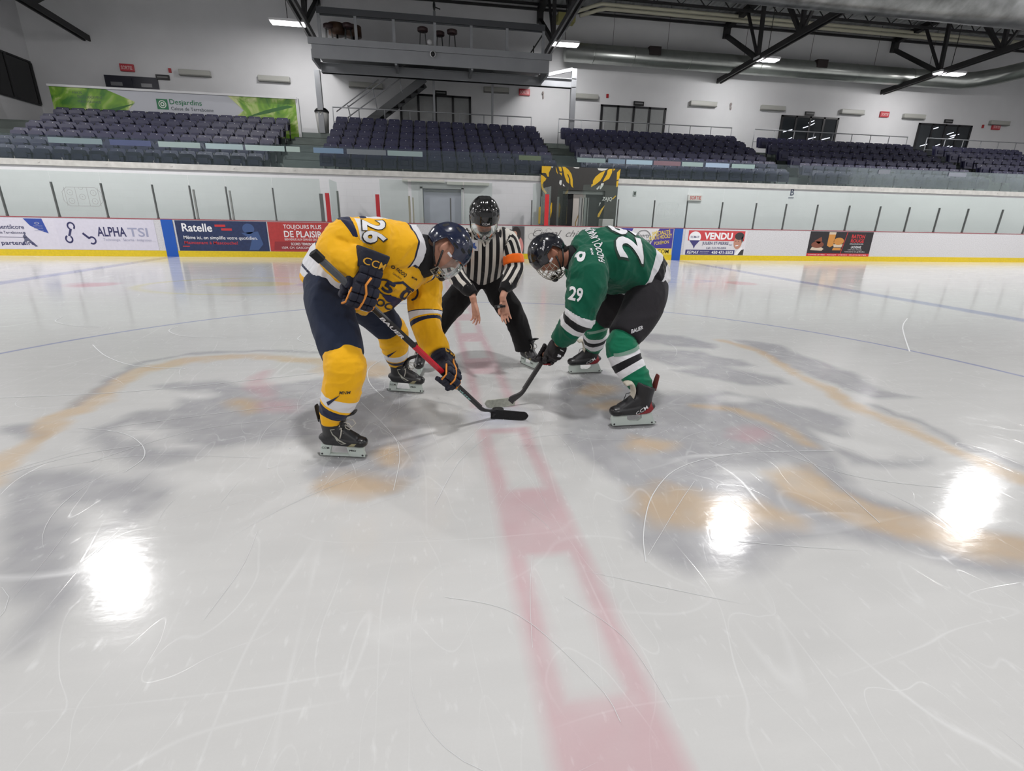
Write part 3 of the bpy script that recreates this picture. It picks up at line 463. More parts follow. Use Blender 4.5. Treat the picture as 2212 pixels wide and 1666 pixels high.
def rink_diagram(x, z, w, h, label, m):
    mb = MB(); M = frame((x, YB+.036, z), (1,0,0), (0,0,1), (0,-1,0)); r = .012
    def ln(a, b): 
        d = (Vector(b)-Vector(a)).normalized(); n = Vector((-d.y, d.x))*.006; flat(mb, [Vector(a)+n, Vector(b)+n, Vector(b)-n, Vector(a)-n], M)
    c = .12; P = [(c,0),(w-c,0),(w,c),(w,h-c),(w-c,h),(c,h),(0,h-c),(0,c)]
    for i in range(8): ln(P[i], P[(i+1)%8])
    for q in (.07, .35, .65, .93): ln((w*q, 0), (w*q, h))
    for cx, cy in ((.2,.72),(.2,.27),(.8,.72),(.8,.27),(.5,.5)): disc(mb, w*cx, h*cy, .075, .075, M, inner=.86); disc(mb, w*cx, h*cy, .012, .012, M)
    disc(mb, w*.5, h, .06, .06, M, inner=.85, a0=PI, a1=2*PI)
    tag(mb.build('rink_diagram', m), label, 'drawing')
rink_diagram(-10.05, 1.31, .93, .47, 'grey rink diagram drawn on the glass above the left banners', mat('diagram_grey', (150,150,150), .6))
rink_diagram(6.8, 1.32, .78, .46, 'faint rink diagram drawn on the glass right of the doorway', mat('diagram_faint', (176,184,182), .6))

# ---- printed advertising panels on the boards
INK = mat('ink_navy', (46,46,88), .5); INKG = mat('ink_grey', (150,152,176), .5); INKW = mat('ink_white', (226,226,228), .5)
INKR = mat('ink_red', (190,48,52), .5); INKY = mat('ink_yellow', (222,196,70), .5); INKK = mat('ink_black', (34,32,34), .5)
def ad(x0, x1, rgb, label, z0=.17, z1=.985, noise=.05, dark=None):
    t = empty('advertising_banner', (x0, YB-.0015, z0), label, 'advertising banner')
    mb = MB(); mb.box(0, x1-x0, -.004, 0, 0, z1-z0); mb.build('panel', mat('panel_%d_%d_%d' % rgb, rgb, .42, noise=noise, nscale=14, dark=dark), t)
    return t, frame((0, -.005, 0), (1,0,0), (0,0,1), (0,-1,0)), x1-x0, z1-z0
# 1 member of parliament panel, pale
t, M, W, H = ad(-13.1, -10.4, (205,202,214), 'pale advertising banner with blue corner shield and partenaire lettering at far left')
g = MB()
for s, x, y, w_, h_, bo in (('erine Gentilcore', .95, .52, 1.0, .12, .012), ('Députée de Terrebonne', .98, .38, .9, .09, .005), ('fière partenaire', .9, .08, 1.2, .14, .015)): lettering(g, s, x, y, w_, h_, M, bold=bo)
g.build('letters', INK, t)
g = MB(); lettering(g, 'Catherine', .1, .52, .8, .12, M, bold=.012); flat(g, [(.9,.31),(1.95,.31),(1.95,.32),(.9,.32)], M); g.build('left_letters', INK, t)
g = MB(); flat(g, [(1.98,.8),(2.42,.8),(2.5,.42),(2.3,.5),(2.1,.62)], M); g.build('shield', mat('shield_blue', (44,70,150), .5), t)
g = MB(); disc(g, 2.28, .68, .06, .03, M, .002, inner=.6); [lettering(g, 'ASSEMBLÉE', 2.18, .6-.06*i, .22, .03, M, z=.002) for i in range(3)]; g.build('shield_marks', INKG, t)
g = MB(); flat(g, [(1.86,.34),(1.92,.4),(1.98,.3),(2.16,.08),(2.1,.07),(1.96,.22),(1.9,.2),(1.82,.1),(1.78,.12),(1.88,.24)], M); disc(g, 1.92, .42, .03, .035, M); g.build('skater_mark', mat('ink_slate', (86,88,112), .5), t)
# 2 technology company
t, M, W, H = ad(-10.4, -7.95, (202,199,212), 'pale advertising banner with linked rings mark beside the blue stripe')
g = MB(); lettering(g, 'ALPHA', .98, .36, .72, .25, M, bold=.02)
disc(g, .38, .62, .1, .11, M, inner=.6, a0=-.9, a1=4.2); disc(g, .26, .28, .1, .11, M, inner=.6, a0=2.0, a1=7.2); disc(g, .82, .25, .1, .11, M, inner=.6, a0=-2.3, a1=2.6)
for a, b in (((.36,.55),(.28,.36)), ((.62,.44),(.76,.3))):
    d = (Vector(b)-Vector(a)).normalized(); n = Vector((-d.y, d.x))*.028; flat(g, [Vector(a)+n, Vector(b)+n, Vector(b)-n, Vector(a)-n], M, .0012)
g.build('letters', INK, t)
g = MB(); lettering(g, 'TSI', 1.75, .36, .5, .24, M, bold=.015); lettering(g, 'Technologie · Sécurité · Intégration', 1.1, .22, 1.2, .09, M); g.build('grey_letters', INKG, t)
# 3 navy banner
t, M, W, H = ad(-7.42, -5.02, (36,50,88), 'navy advertising banner with white lettering and red bars', noise=.25)
g = MB(); lettering(g, 'Ratelle', .16, .52, .78, .22, M, bold=.018); lettering(g, 'Même ici, on simplifie votre quotidien.', .16, .29, 1.95, .12, M, bold=.01); g.build('letters', INKW, t)
g = MB(); flat(g, [(1.02,.66),(1.3,.66),(1.3,.72),(1.02,.72)], M); flat(g, [(1.18,.56),(1.46,.56),(1.46,.62),(1.18,.62)], M); lettering(g, 'Maintenant à Mascouche!', .16, .18, 1.4, .085, M, bold=.01); flat(g, [(.1,.11),(.28,.11),(.28,.13),(.1,.13)], M); g.build('red_marks', INKR, t)
g = MB(); disc(g, 1.9, .62, .16, .14, M, .0008); flat(g, [(1.7,.5),(2.15,.55),(2.25,.2),(2.1,.03),(1.85,.03),(1.95,.3)], M, .0008); g.build('faint_figure', mat('faint_blue', (58,82,128), .6), t)
# 4 red banner
t, M, W, H = ad(-4.99, -2.86, (176,56,56), 'red advertising banner with fries bowl behind the stick butt', noise=.15)
g = MB(); lettering(g, 'TOUJOURS PLUS', .42, .6, 1.05, .15, M, bold=.01); lettering(g, 'DE PLAISIR', .42, .4, 1.05, .18, M, bold=.015); lettering(g, 'BIENVENUE AUX GRANDS GROUPES', .42, .31, 1.05, .06, M); lettering(g, 'SCORES TERREBONNE', .58, .18, .75, .07, M, bold=.01, z=.002); lettering(g, '1509, CH. GASCON • 450 961-2525', .32, .07, 1.35, .07, M, z=.002); g.build('letters', INKW, t)
g = MB(); flat(g, [(.1,.04),(1.75,.04),(1.7,.28),(.14,.28)], M, .0008); g.build('dark_band', mat('dark_red', (140,44,50), .5), t)
g = MB(); disc(g, 1.82, .52, .3, .27, M, .0012); g.build('bowl', mat('bowl_white', (200,190,180), .5), t)
g = MB(); rr = random.Random(3)
for i in range(34):
    a = rr.uniform(0, 2*PI); q = rr.uniform(0, .19); cx = 1.84+q*math.cos(a); cy = .6+q*.62*math.sin(a); b_ = rr.uniform(0, PI); dx, dy = math.cos(b_)*.06, math.sin(b_)*.06; nx, ny = -math.sin(b_)*.008, math.cos(b_)*.008
    flat(g, [(cx-dx+nx, cy-dy+ny), (cx+dx+nx, cy+dy+ny), (cx+dx-nx, cy+dy-ny), (cx-dx-nx, cy-dy-ny)], M, .002+i*.00002)
g.build('fries', mat('fries', (206,168,100), .6), t)
g = MB(); disc(g, 1.86, .4, .2, .1, M, .0018); g.build('meat', mat('meat', (74,46,48), .6), t)
# 5 plain whites and portrait
t, M, W, H = ad(-.3, 2.1, (208,207,205), 'white advertising banner with small brown pattern behind the referee', z1=.98)
g = MB(); rr = random.Random(4)
for i in range(40): disc(g, .1+rr.gauss(.1,.12), .6+rr.gauss(0,.07), rr.uniform(.01,.03), rr.uniform(.008,.02), M, .001+i*1e-5, n=7)
g.build('brown_pattern', mat('brown_ink', (140,110,84), .6), t)
t, M, W, H = ad(2.12, 2.5, (84,82,84), 'dark advertising banner showing a dark haired person in pink')
g = MB(); disc(g, .16, .2, .2, .33, M, .0008); g.build('pink_top', mat('pink_print', (206,136,132), .6), t)
g = MB(); disc(g, .12, .58, .15, .22, M, .0012); g.build('hair', mat('hair_print', (42,34,34), .6), t)
g = MB(); disc(g, .08, .56, .075, .11, M, .0016); g.build('face', mat('face_print', (206,160,140), .6), t)
t, M, W, H = ad(2.52, 4.84, (204,202,200), 'white advertising banner with black looping script behind the green player')
g = MB(); lettering(g, 'Cristal  chic', .25, .52, 1.6, .2, M, shear=.5); disc(g, .42, .68, .13, .09, M, inner=.93); disc(g, .2, .52, .09, .1, M, inner=.92); disc(g, .75, .66, .12, .1, M, inner=.93, a0=.6, a1=4.4); g.build('script', mat('script_grey', (110,108,108), .5), t)
# 6 card shop
t, M, W, H = ad(5.0, 7.44, (214,212,214), 'purple white and yellow card shop banner behind the green jersey')
PUR = mat('purple_print', (66,52,140), .5)
g = MB(); flat(g, [(.0,.45),(.9,.45),(1.06,H),(.0,H)], M); flat(g, [(1.62,.2),(W,.2),(W,H),(1.95,H)], M); g.build('purple_fields', PUR, t)
g = MB(); flat(g, [(0,0),(W,0),(W,.2),(0,.2)], M); lettering(g, 'POKÉMON', .15, .5, .62, .16, M, bold=.03, z=.0025)
Mr = M @ Matrix.Rotation(.12, 4, 'Z')
for s, x, y, w_, h_ in (('SPÉCIALITÉ', 1.78, .39, .62, .14), ('CARTE HOCKEY', 1.68, .25, .78, .13), ('POKÉMON', 1.85, .08, .5, .13)): lettering(g, s, x, y, w_, h_, Mr, bold=.02, z=.003)
g.build('yellow_letters', INKY, t)
g = MB(); lettering(g, '250 CÔTE DE TERREBONNE', .06, .69, .82, .075, M, bold=.02, z=.002); g.build('white_letters', INKW, t)
g = MB(); lettering(g, '450-471-9999.COM', .9, .04, 1.45, .13, M, bold=.02, z=.002); disc(g, 1.42, .5, .27, .27, M, inner=.94); disc(g, 1.42, .5, .24, .24, M, inner=.97); lettering(g, 'Sports', 1.2, .5, .42, .16, M, shear=.3, z=.002); lettering(g, 'action', 1.3, .37, .42, .13, M, shear=.3, z=.002)
g.build('dark_letters', INKK, t)
# 7 real estate
t, M, W, H = ad(7.86, 10.08, (206,204,208), 'real estate banner with red top, balloon and smiling suited man')
g = MB(); flat(g, [(.12,.46),(2.14,.46),(2.14,.78),(.12,.78)], M); g.build('red_field', mat('vendu_red', (190,62,66), .5), t)
g = MB(); lettering(g, 'VENDU', .68, .5, 1.02, .22, M, bold=.04, z=.002); lettering(g, 'RE/MAX', .14, .04, .42, .1, M, bold=.03, shear=.2, z=.003); lettering(g, '450 471-5503', 1.02, .04, .78, .1, M, bold=.02, z=.003); lettering(g, 'Agence immobilière', .6, .1, .34, .03, M, z=.003); lettering(g, 'Franchisé indépendant', .6, .05, .3, .03, M, z=.003); disc(g, .36, .56, .21, .19, M, .0015); g.build('white_letters', INKW, t)
g = MB(); flat(g, [(.08,.01),(1.85,.01),(1.85,.17),(.08,.17)], M, .0016); flat(g, [(.17,.47),(.55,.47),(.4,.3),(.36,.2),(.32,.3)], M, .002); lettering(g, 'RE/MAX', .2, .54, .32, .07, M, bold=.03, shear=.2, z=.003); g.build('blue_fields', mat('vendu_blue', (58,54,110), .5), t)
g = MB(); lettering(g, 'JULIEN ST-PIERRE', .64, .31, .95, .12, M, bold=.015, z=.003); lettering(g, 'INC.', 1.62, .31, .12, .05, M, z=.003); lettering(g, 'Cell.: 514 743-5004', .8, .2, .72, .065, M, bold=.01, z=.003); g.build('letters', mat('ink_indigo', (60,58,100), .5), t)
g = MB(); disc(g, 1.92, .42, .15, .22, M, .0022); g.build('face', mat('face_print2', (176,128,108), .6), t)
g = MB(); disc(g, 1.95, .62, .165, .12, M, .003); flat(g, [(2.05,.65),(2.11,.5),(2.07,.4),(2.03,.5)], M, .003); flat(g, [(1.86,.01),(2.18,.01),(2.18,.2),(2.05,.16),(1.96,.01)], M, .003)
for cx in (1.84, 1.94): disc(g, cx, .46, .025, .01, M, .0031)
g.build('hair_and_suit', mat('suit_print', (52,50,52), .6), t)
g = MB(); flat(g, [(1.86,.01),(1.97,.01),(2.12,.22),(2.08,.27),(1.93,.15)], M, .0032); flat(g, [(1.84,.32),(1.96,.34),(1.95,.31),(1.86,.29)], M, .0032); g.build('collar_and_smile', INKW, t)
# 8 grill
t, M, W, H = ad(12.44, 14.9, (38,34,38), 'black restaurant banner with burger, glass of beer and red strip', noise=.2)
g = MB(); lettering(g, 'BATON', 1.62, .6, .52, .13, M, bold=.03); lettering(g, 'ROUGE', 1.62, .46, .52, .12, M, bold=.03); flat(g, [(0,0),(W,0),(W,.09),(0,.09)], M); flat(g, [(1.3,.09),(1.32,.09),(1.44,H),(1.42,H)], M); g.build('red_letters', INKR, t)
g = MB(); lettering(g, 'GRILLHOUSE & BAR', 1.6, .4, .54, .035, M); lettering(g, 'LACHENAIE', 1.68, .27, .4, .08, M, bold=.01); lettering(g, '1265 boul. Moody', 1.58, .2, .55, .035, M); lettering(g, 'rotisserie et grillades', 1.46, .13, .8, .04, M); lettering(g, 'CÔTES LEVÉES · POULET · STEAKS · FRUITS DE MER', .06, .025, 2.3, .045, M, z=.002); g.build('white_letters', INKW, t)
g = MB(); flat(g, [(.72,.35),(.84,.3),(.96,.35),(.98,.72),(.72,.72)], M); disc(g, 1.15, .5, .2, .12, M); flat(g, [(.96,.2),(1.3,.2),(1.28,.28),(.98,.28)], M); g.build('beer_and_bun', mat('amber_print', (190,130,60), .5), t)
g = MB(); flat(g, [(.72,.72),(.98,.72),(.99,.8),(.72,.8)], M); flat(g, [(.1,.2),(.55,.18),(.62,.24),(.5,.3),(.15,.3)], M); flat(g, [(.95,.4),(1.33,.4),(1.3,.3),(1.0,.3)], M, .0008); g.build('foam_and_plate', mat('foam_print', (196,180,160), .6), t)
g = MB(); disc(g, .35, .38, .24, .11, M, .0015); flat(g, [(.2,.5),(.45,.64),(.5,.5),(.4,.4)], M, .0015); g.build('ribs', mat('ribs_print', (120,66,48), .5), t)

# ---- terraces
TR = mat('terrace_grey', (118,126,122), .8, noise=.12, nscale=3)
def rowy(k): return 15.0+.76*k
def rowz(k): return 2.32+.33*k
mb = MB()
for k in range(6):
    for x0, x1, dz in ((-13.75, -5.33, -.14), (-5.33, 31, 0)): mb.box(x0, x1, rowy(k) if k else 14.9, 19.6, 2.0 if k == 0 else rowz(k)-.34+dz, rowz(k)+dz)
mb.box(-15.5, 31, 19.56, 22, 3.6, 4.25)
for k in range(6): mb.box(-15.5, -13.75, rowy(k)+.3, 19.6, 2.0, rowz(k)+.15)
struct('floor_terrace', mb, TR)
AIS = [(-5.33, -3.9), (3.86, 5.0), (12.86, 13.85), (21.75, 22.85)]
mb = MB()
for a, b in AIS:
    for k in range(1, 6): mb.box(a, b, rowy(k)-.36, rowy(k), rowz(k)-.34, rowz(k)-.165); mb.box(a, b, rowy(k)-.0, rowy(k)+.02, rowz(k)-.01, rowz(k)+.005)
struct('floor_aisle_steps', mb, TR)

# ---- seats
NAVY = mat('seat_navy', (44,44,74), .45, noise=.15, nscale=5); NAVYD = mat('seat_iron', (22,22,30), .5)
def seat_proto():
    root = empty('stadium_chair', (0,0,0))
    mb = MB()   # backrest: rounded shell leaning back
    def shell(w, h, y0, z0, lean, th, mb, curve=.02):
        n = 8; vs = []; rows = []
        prof = [(-1,.0),(-1,.8),(-.92,.93),(-.78,1.0),(.78,1.0),(.92,.93),(1,.8),(1,0)]
        for d in (0, th):
            for x, z in prof: vs.append((x*w/2, y0+d+lean*z*h+curve*(x*x)*-1, z0+z*h))
        k = len(prof); mb.add(vs, [tuple(range(k)), tuple(range(2*k-1, k-1, -1))]+[(i, i+k, (i+1)%k+k, (i+1)%k) for i in range(k)])
    shell(.44, .42, .22, .40, .22, .045, mb)
    mb.build('backrest', NAVY, root)
    mb = MB(); shell(.42, .36, .06, .36, .12, .07, mb, .0); mb.rbox(-.13, .13, .045, .075, .46, .62, .01)
    mb.build('seat_pan', NAVY, root)
    mb = MB()
    mb.bar((.245,.12,.0), (.245,.2,.40), .035, .05); mb.bar((.245,-.12,.56), (.245,.3,.60), .045, .03); mb.bar((.245,.2,.38), (.245,.34,.8), .03, .04); mb.box(.2,.29,.02,.22,0,.02)
    mb.build('armrest_stand', NAVYD, root)
    mb = MB(); mb.box(-.012, .012, .285, .3, .755, .78); mb.build('number_plate', mat('plate_white', (200,200,205), .4), root)
    return root
sp = seat_proto(); kids = list(sp.children)
BLK_ = [(-13.35, 'block before green banner', 16), (-3.83, 'block under gantry', 16), (5.02, 'block right of gold doorway', 16), (13.88, 'fourth block', 16), (22.9, 'rightmost block', 10)]
cand = []
for bi, (x0, bt, n) in enumerate(BLK_):
    for k in range(6):
        for c in range(n):
            x = x0+.245+c*.49; y = rowy(k)+.02; d2 = (x+.39)**2+(y+2.77)**2
            if x < -13.0 and k < 1: continue
            cand.append((d2*(1+.35*(k > 3)), x, y, rowz(k)-(.14 if bi == 0 else 0), bi, k, c))
cand.sort(); first = True; rest = MB()
shapes = [(k.data, k.data.materials[0]) for k in kids]
for n_, (d2, x, y, z, bi, k, c) in enumerate(cand):
    if n_ < 300:
        if first: r_ = sp; first = False
        else:
            r_ = sp.copy(); COL.objects.link(r_)
            for ch in kids: q = ch.copy(); COL.objects.link(q); q.parent = r_
        r_.location = (x, y, z)
        tag(r_, 'navy folding seat, %s row up, %s from left, %s' % (ORD[k], ORD[c], BLK_[bi][1]), 'seat', 'navy folding seats in the stands')
    else:
        for mi, (me, _) in enumerate(shapes): rest.add([(v.co.x+x, v.co.y+y, v.co.z+z) for v in me.vertices], [tuple(p.vertices) for p in me.polygons], mi)
o = rest.build('stadium_seats_far', [s[1] for s in shapes]); tag(o, 'remaining navy folding seats in the upper and far right rows', 'seats', 'navy folding seats in the stands', 'stuff')

# ---- guard glass on top of the bench wall, with painted reflections along its upper edge
gx = -13.4; i = 0
while gx < 26:
    x1 = gx+1.22
    if not (3.2 < gx < 3.3):
        t = empty('guard_glass', ((gx+x1)/2, YW+.1, 2.58), 'low clear guard glass before the seats, %s pane from the left' % (ORD[i] if i < 20 else 'twenty-'+ORD[i-20]), 'guard glass', 'low guard glass along the front of the stands')
        mb = MB(); mb.box(-.605, .605, -.005, .005, 0, .66); mb.build('pane', GUARD, t)
        mb = MB(); mb.box(-.612, -.598, -.015, .015, .0, .08); mb.build('clip', ALU, t)
    gx = x1; i += 1
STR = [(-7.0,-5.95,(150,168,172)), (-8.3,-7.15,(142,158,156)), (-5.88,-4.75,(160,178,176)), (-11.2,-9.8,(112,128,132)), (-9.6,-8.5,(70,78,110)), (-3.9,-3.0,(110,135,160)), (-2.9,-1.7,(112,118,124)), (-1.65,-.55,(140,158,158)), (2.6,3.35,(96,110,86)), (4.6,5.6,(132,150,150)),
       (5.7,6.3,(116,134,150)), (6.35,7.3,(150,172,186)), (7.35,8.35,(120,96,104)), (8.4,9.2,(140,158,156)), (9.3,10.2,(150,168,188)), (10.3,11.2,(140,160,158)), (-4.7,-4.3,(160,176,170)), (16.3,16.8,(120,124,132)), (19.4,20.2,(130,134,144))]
for i, (a, b, c) in enumerate(STR):  # reflections in the glass, put in as thin coloured strips
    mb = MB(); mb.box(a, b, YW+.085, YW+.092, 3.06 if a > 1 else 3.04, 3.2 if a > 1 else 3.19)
    tag(mb.build('reflection_strip', mat('strip_%d' % i, c, .3)), '%s strip on the guard glass, %s of the strips' % (('pale blue', 'grey green', 'pale green', 'slate', 'dark blue', 'blue', 'grey', 'pale grey', 'olive', 'grey', 'blue grey', 'light blue', 'pinkish', 'pale grey', 'light blue', 'pale green', 'small pale', 'grey', 'grey')[i], ORD[sorted(range(len(STR)), key=lambda q: STR[q][0]).index(i)]), 'notice strip', 'strips along the guard glass')

# ---- back wall, left wall, enclosure
WB = 22.0
WALL = mat('hall_wall', (220,220,222), .7, noise=.04, nscale=1.2)
mb = MB(); mb.box(-15.7, 32, WB, WB+.2, 3, 10.3); struct('wall_back', mb, WALL)
mb = MB(); mb.box(-15.75, -15.5, 14.9, WB+.2, 0, 12); struct('wall_left', mb, WALL)
mb = MB(); mb.box(-32, -31.8, -24, 24, 0, 12); struct('wall_west', mb, WALL)
mb = MB(); mb.box(32, 32.2, -24, 24, 0, 12); struct('wall_east', mb, WALL)
mb = MB(); mb.box(-32, 32, -20.2, -20, 0, 12); struct('wall_front', mb, WALL)
mb = MB(); mb.box(-32, -15.7, 14.7, 14.9, 2.4, 12); struct('wall_corner', mb, WALL)
def deckmat():
    m = mat('roof_deck', (176,178,180), .6); N = m.node_tree.nodes; L = m.node_tree.links
    w_ = N.new('ShaderNodeTexWave'); w_.wave_type = 'BANDS'; w_.bands_direction = 'X'; w_.inputs['Scale'].default_value = 1.1; L.new(N['Texture Coordinate'].outputs['Object'], w_.inputs[0])
    bp = N.new('ShaderNodeBump'); bp.inputs['Strength'].default_value = 1; bp.inputs['Distance'].default_value = .06; L.new(w_.outputs['Fac'], bp.inputs['Height']); L.new(bp.outputs[0], N['Principled BSDF'].inputs['Normal']); return m
def zr(y): return 9.95 + .115*(22-y)
mb = MB(); mb.add([(-32,22.2,zr(22.2)), (32,22.2,zr(22.2)), (32,0,zr(0)), (-32,0,zr(0)), (-32,-20.2,zr(1.8)-.0), (32,-20.2,zr(1.8))], [(0,1,2,3), (3,2,5,4)])
struct('ceiling', mb, deckmat())
# open web joists along the hall
for j, y in enumerate((21.85, 19.9, 17.9, 15.9, 13.9, 11.9, 9.9)):
    mb = MB(); z1 = zr(y)-.06; z0 = z1-(.5 if j else .18)
    mb.bar((-16 if y > 15 else -20, y, z1), (31, y, z1), .1, .08); mb.bar((-16 if y > 15 else -20, y, z0), (31, y, z0), .1, .08)
    if j:
        x = -13.6; s_ = 0
        while x < 28: 
            mb.bar((x, y, z0 if s_ else z1), (x+.55, y, z1 if s_ else z0), .03); x += .55; s_ ^= 1
    o = mb.build('roof_joist', DARKST); tag(o, 'dark open web roof joist, %s from the back wall' % ORD[j], 'roof joist', 'roof joists running along the hall')
# roof trusses across the hall
TX = [(-13.34, 'far left, over the dark doors'), (-4.6, 'left of the grey gantry'), (4.6, 'at the right end of the grey gantry'), (13.35, 'over the middle of the right stands'), (22.24, 'at the far right of the hall')]
def zc(y): return 7.55 + .055*(22-y)
for tx, tl in TX:
    t = empty('roof_truss', (tx, 22, 7.5), 'dark steel roof truss '+tl, 'roof truss', 'steel roof trusses crossing the hall')
    def P_(y, z, dx=0): return (dx, y-22, z-7.5)
    lo = -2
    mb = MB()
    for dx in (-.09, .09): mb.bar(P_(22, zc(22), dx), P_(lo, zc(lo), dx), .07, .2)
    mb.build('bottom_chord', mat('truss_grey', (66,65,66), .5) if abs(tx) < 5 else DARKST, t)
    mb = MB(); mb.bar(P_(22, zr(22)-.25), P_(0, zr(0)-.25), .26, .22); mb.build('top_chord', DARKST, t)
    mb = MB(); mb.bar(P_(21.9, 9.75), P_(21.9, 9.25), .25, .25, up=(0,1,0)); mb.build('wall_bracket', DARKST, t)
    ny = [19.1, 16.6, 12.8, 9.0, 5.2, 1.4]; tops = [21.9, 18.4, 14.9, 11, 7.2, 3.4]
    for i, y in enumerate(ny):
        mb = MB(); mb.bar(P_(y, zc(y)), P_(tops[i], zr(tops[i])-(.6 if i == 0 else .3)), .16 if i == 0 else .13); mb.build('diagonal_brace', DARKST, t)
        mb = MB(); mb.bar(P_(y, zc(y)), P_(y+.15, zr(y)-.3), .13); mb.build('upright', DARKST, t)
        if i: mb = MB(); mb.bar(P_(y, zc(y)), P_(tops[i]-3.6, zr(tops[i]-3.6)-.3), .1); mb.build('diagonal_brace', DARKST, t)
        else: mb = MB(); mb.bar(P_(y, zc(y)), P_(20.4, zr(20.4)-.3), .09); mb.build('diagonal_brace', DARKST, t)
# ---- ducts and pipes
GALV = mat('galvanised', (178,182,178), .28, metal=.85, noise=.12, nscale=3)
t = empty('air_duct', (5.55, 21.0, 8.0), 'long round galvanised duct along the back wall with square grilles', 'air duct')
mb = MB(); mb.tube([(0,0,0), (19.9,0,0), (20.6,-.15,.05), (21.2,-.6,.12), (21.6,-1.4,.2), (21.8,-6,.4)], .36, 20); mb.build('duct', GALV, t)
for x in (3.9, 12.0):
    mb = MB(); mb.box(x-.26, x+.26, -.40, 0, .02, .34); mb.build('grille', mat('grille_dark', (40,30,30), .6), t)
for x in (1.2, 3.0, 5.6, 9, 14, 17):
    mb = MB(); mb.tube([(x,0,0),(x+.03,0,0)], .372, 20); mb.build('seam_ring', GALV, t)
for x in (2.1, 4.6, 8.3, 11.6, 15.0, 18.0):
    mb = MB(); mb.bar((x,0,.3), (x,0,2.0), .012); mb.build('hanger', DARKST, t)
FOIL = mat('foil_duct', (132,134,134), .3, metal=.7, noise=.5, nscale=2.5, bump=1, bscale=2.2)
mb = MB(); mb.tube([(3.5,0,0),(26,0,.0)], .62, 24); o = mb.build('foil_duct', FOIL); o.location = (0, 12.0, 7.5); tag(o, 'large silvery foil wrapped duct crossing the upper right corner', 'air duct')
CREAM = mat('pipe_cream', (206,203,182), .5)
for dz, l in ((0, 'upper'), (-.17, 'lower')):
    mb = MB(); mb.tube([(5.9,20.9,9.42),(6.6,20.9,9.66),(7.0,20.9,9.78),(29,20.9,9.76)] if dz == 0 else [(6.1,20.9,9.3),(6.9,20.9,9.56),(7.2,20.9,9.62),(29,20.9,9.6)], .07, 10); tag(mb.build('cream_pipe', CREAM), '%s of the two cream pipes running under the roof' % l, 'pipe', 'cream pipes under the roof')
mb = MB(); mb.rbox(5.2, 5.95, 21, 21.5, 9.1, 9.42, .02); tag(mb.build('junction_box', mat('box_olive', (150,146,92), .6)), 'yellowish junction box where the cream pipes end', 'junction box')

# ---- ceiling lights
LEDM = mat('led_panel', (255,250,255), .5, emit=9)
for i, (x, y, z, sx, sy, wt) in enumerate(LAMPS):
    strip = sy < .5
    t = empty('ceiling_light', (x, y, z), ('white strip light below the duct, %s from the left' % ORD[i-20]) if strip else 'round high bay ceiling light, %s of the overhead grid' % (ORD[i] if i < 20 else 'last'), 'ceiling light', 'strip lights by the back wall' if strip else 'high bay lights over the ice')
    mb = MB(); mb.box(-sx/2-.03, sx/2+.03, -sy/2-.03, sy/2+.03, .05, .13) if strip else mb.tube([(0,0,.05),(0,0,.09),(0,0,.2)], [sx/2+.03,sx/2+.03,.14], 24); mb.build('housing', WHITE, t)
    mb = MB(); mb.box(-sx/2, sx/2, -sy/2, sy/2, .005, .05) if strip else mb.tube([(0,0,.005),(0,0,.05)], sx/2, 24); mb.build('diffuser', LEDM, t)
    mb = MB(); mb.bar((0,0,.13), (0,0,zr(abs(y))-z), .02); mb.build('hanging_rod', DARKST, t)
    ld = bpy.data.lights.new('lamp', 'AREA'); ld.shape = 'RECTANGLE' if strip else 'DISK'; ld.size = sx; ld.size_y = sy if strip else sx; ld.energy = wt; ld.color = (1, .985, .975)
    lo_ = bpy.data.objects.new('lamp', ld); COL.objects.link(lo_); lo_.parent = t; lo_.location = (0, 0, 0)
    if strip: lo_.rotation_euler = (R(30), 0, 0)

# ---- back wall doors, lights and signs
FRM = mat('door_frame_black', (26,26,30), .4)
def door(n, x0, x1, bright):
    t = empty('door_%d' % n, (x0, WB, 4.25)); t['kind'] = 'structure'; W = x1-x0; H = 2.05
    mb = MB(); 
    for q in (0, .25, .5, .75, 1): mb.box(W*q-.05, W*q+.05, -.06, 0, 0, H)
    mb.box(-.05, W+.05, -.06, 0, H-.08, H); mb.build('door_frame', FRM, t)
    mb = MB(); mb.box(0, W, -.03, -.02, 0, H); mb.build('door_glass', mat('door_glass_dark', (48,52,56), .08) if bright else mat('door_glass_pale', (150,152,152), .25, noise=.05), t)
    if bright:
        rr = random.Random(n); mb = MB()
        for k in range(9):
            x = rr.uniform(.1, W-.6); z = H-.3-rr.uniform(0, 1.0); l = rr.uniform(.25, .5); mb.add([(x,-.035,z),(x+l,-.035,z+.12),(x+l,-.035,z+.16),(x,-.035,z+.04)], [(0,1,2,3)])
        mb.build('lit_room_lights', mat('room_light', (240,244,255), .5, emit=1.2), t)
door(3, -1.47, 1.55, 0); door(4, 7.67, 10.8, 0); door(5, 16.95, 20.04, 1); door(6, 24.83, 27.99, 1)
t = empty('door_7', (-13.0, WB, 4.25)); t['kind'] = 'structure'
mb = MB(); mb.box(0, 1.93, -.05, 0, 0, 2.08); mb.box(.94, .99, -.07, -.05, 0, 2.04); mb.build('door_leaf', mat('door_navy', (28,28,44), .4), t)
mb = MB(); mb.box(.2, .62, -.06, -.05, 1.72, 1.85); mb.box(1.3, 1.7, -.06, -.05, 1.72, 1.85); mb.build('vision_panel', mat('vision_panel', (120,120,124), .3), t)
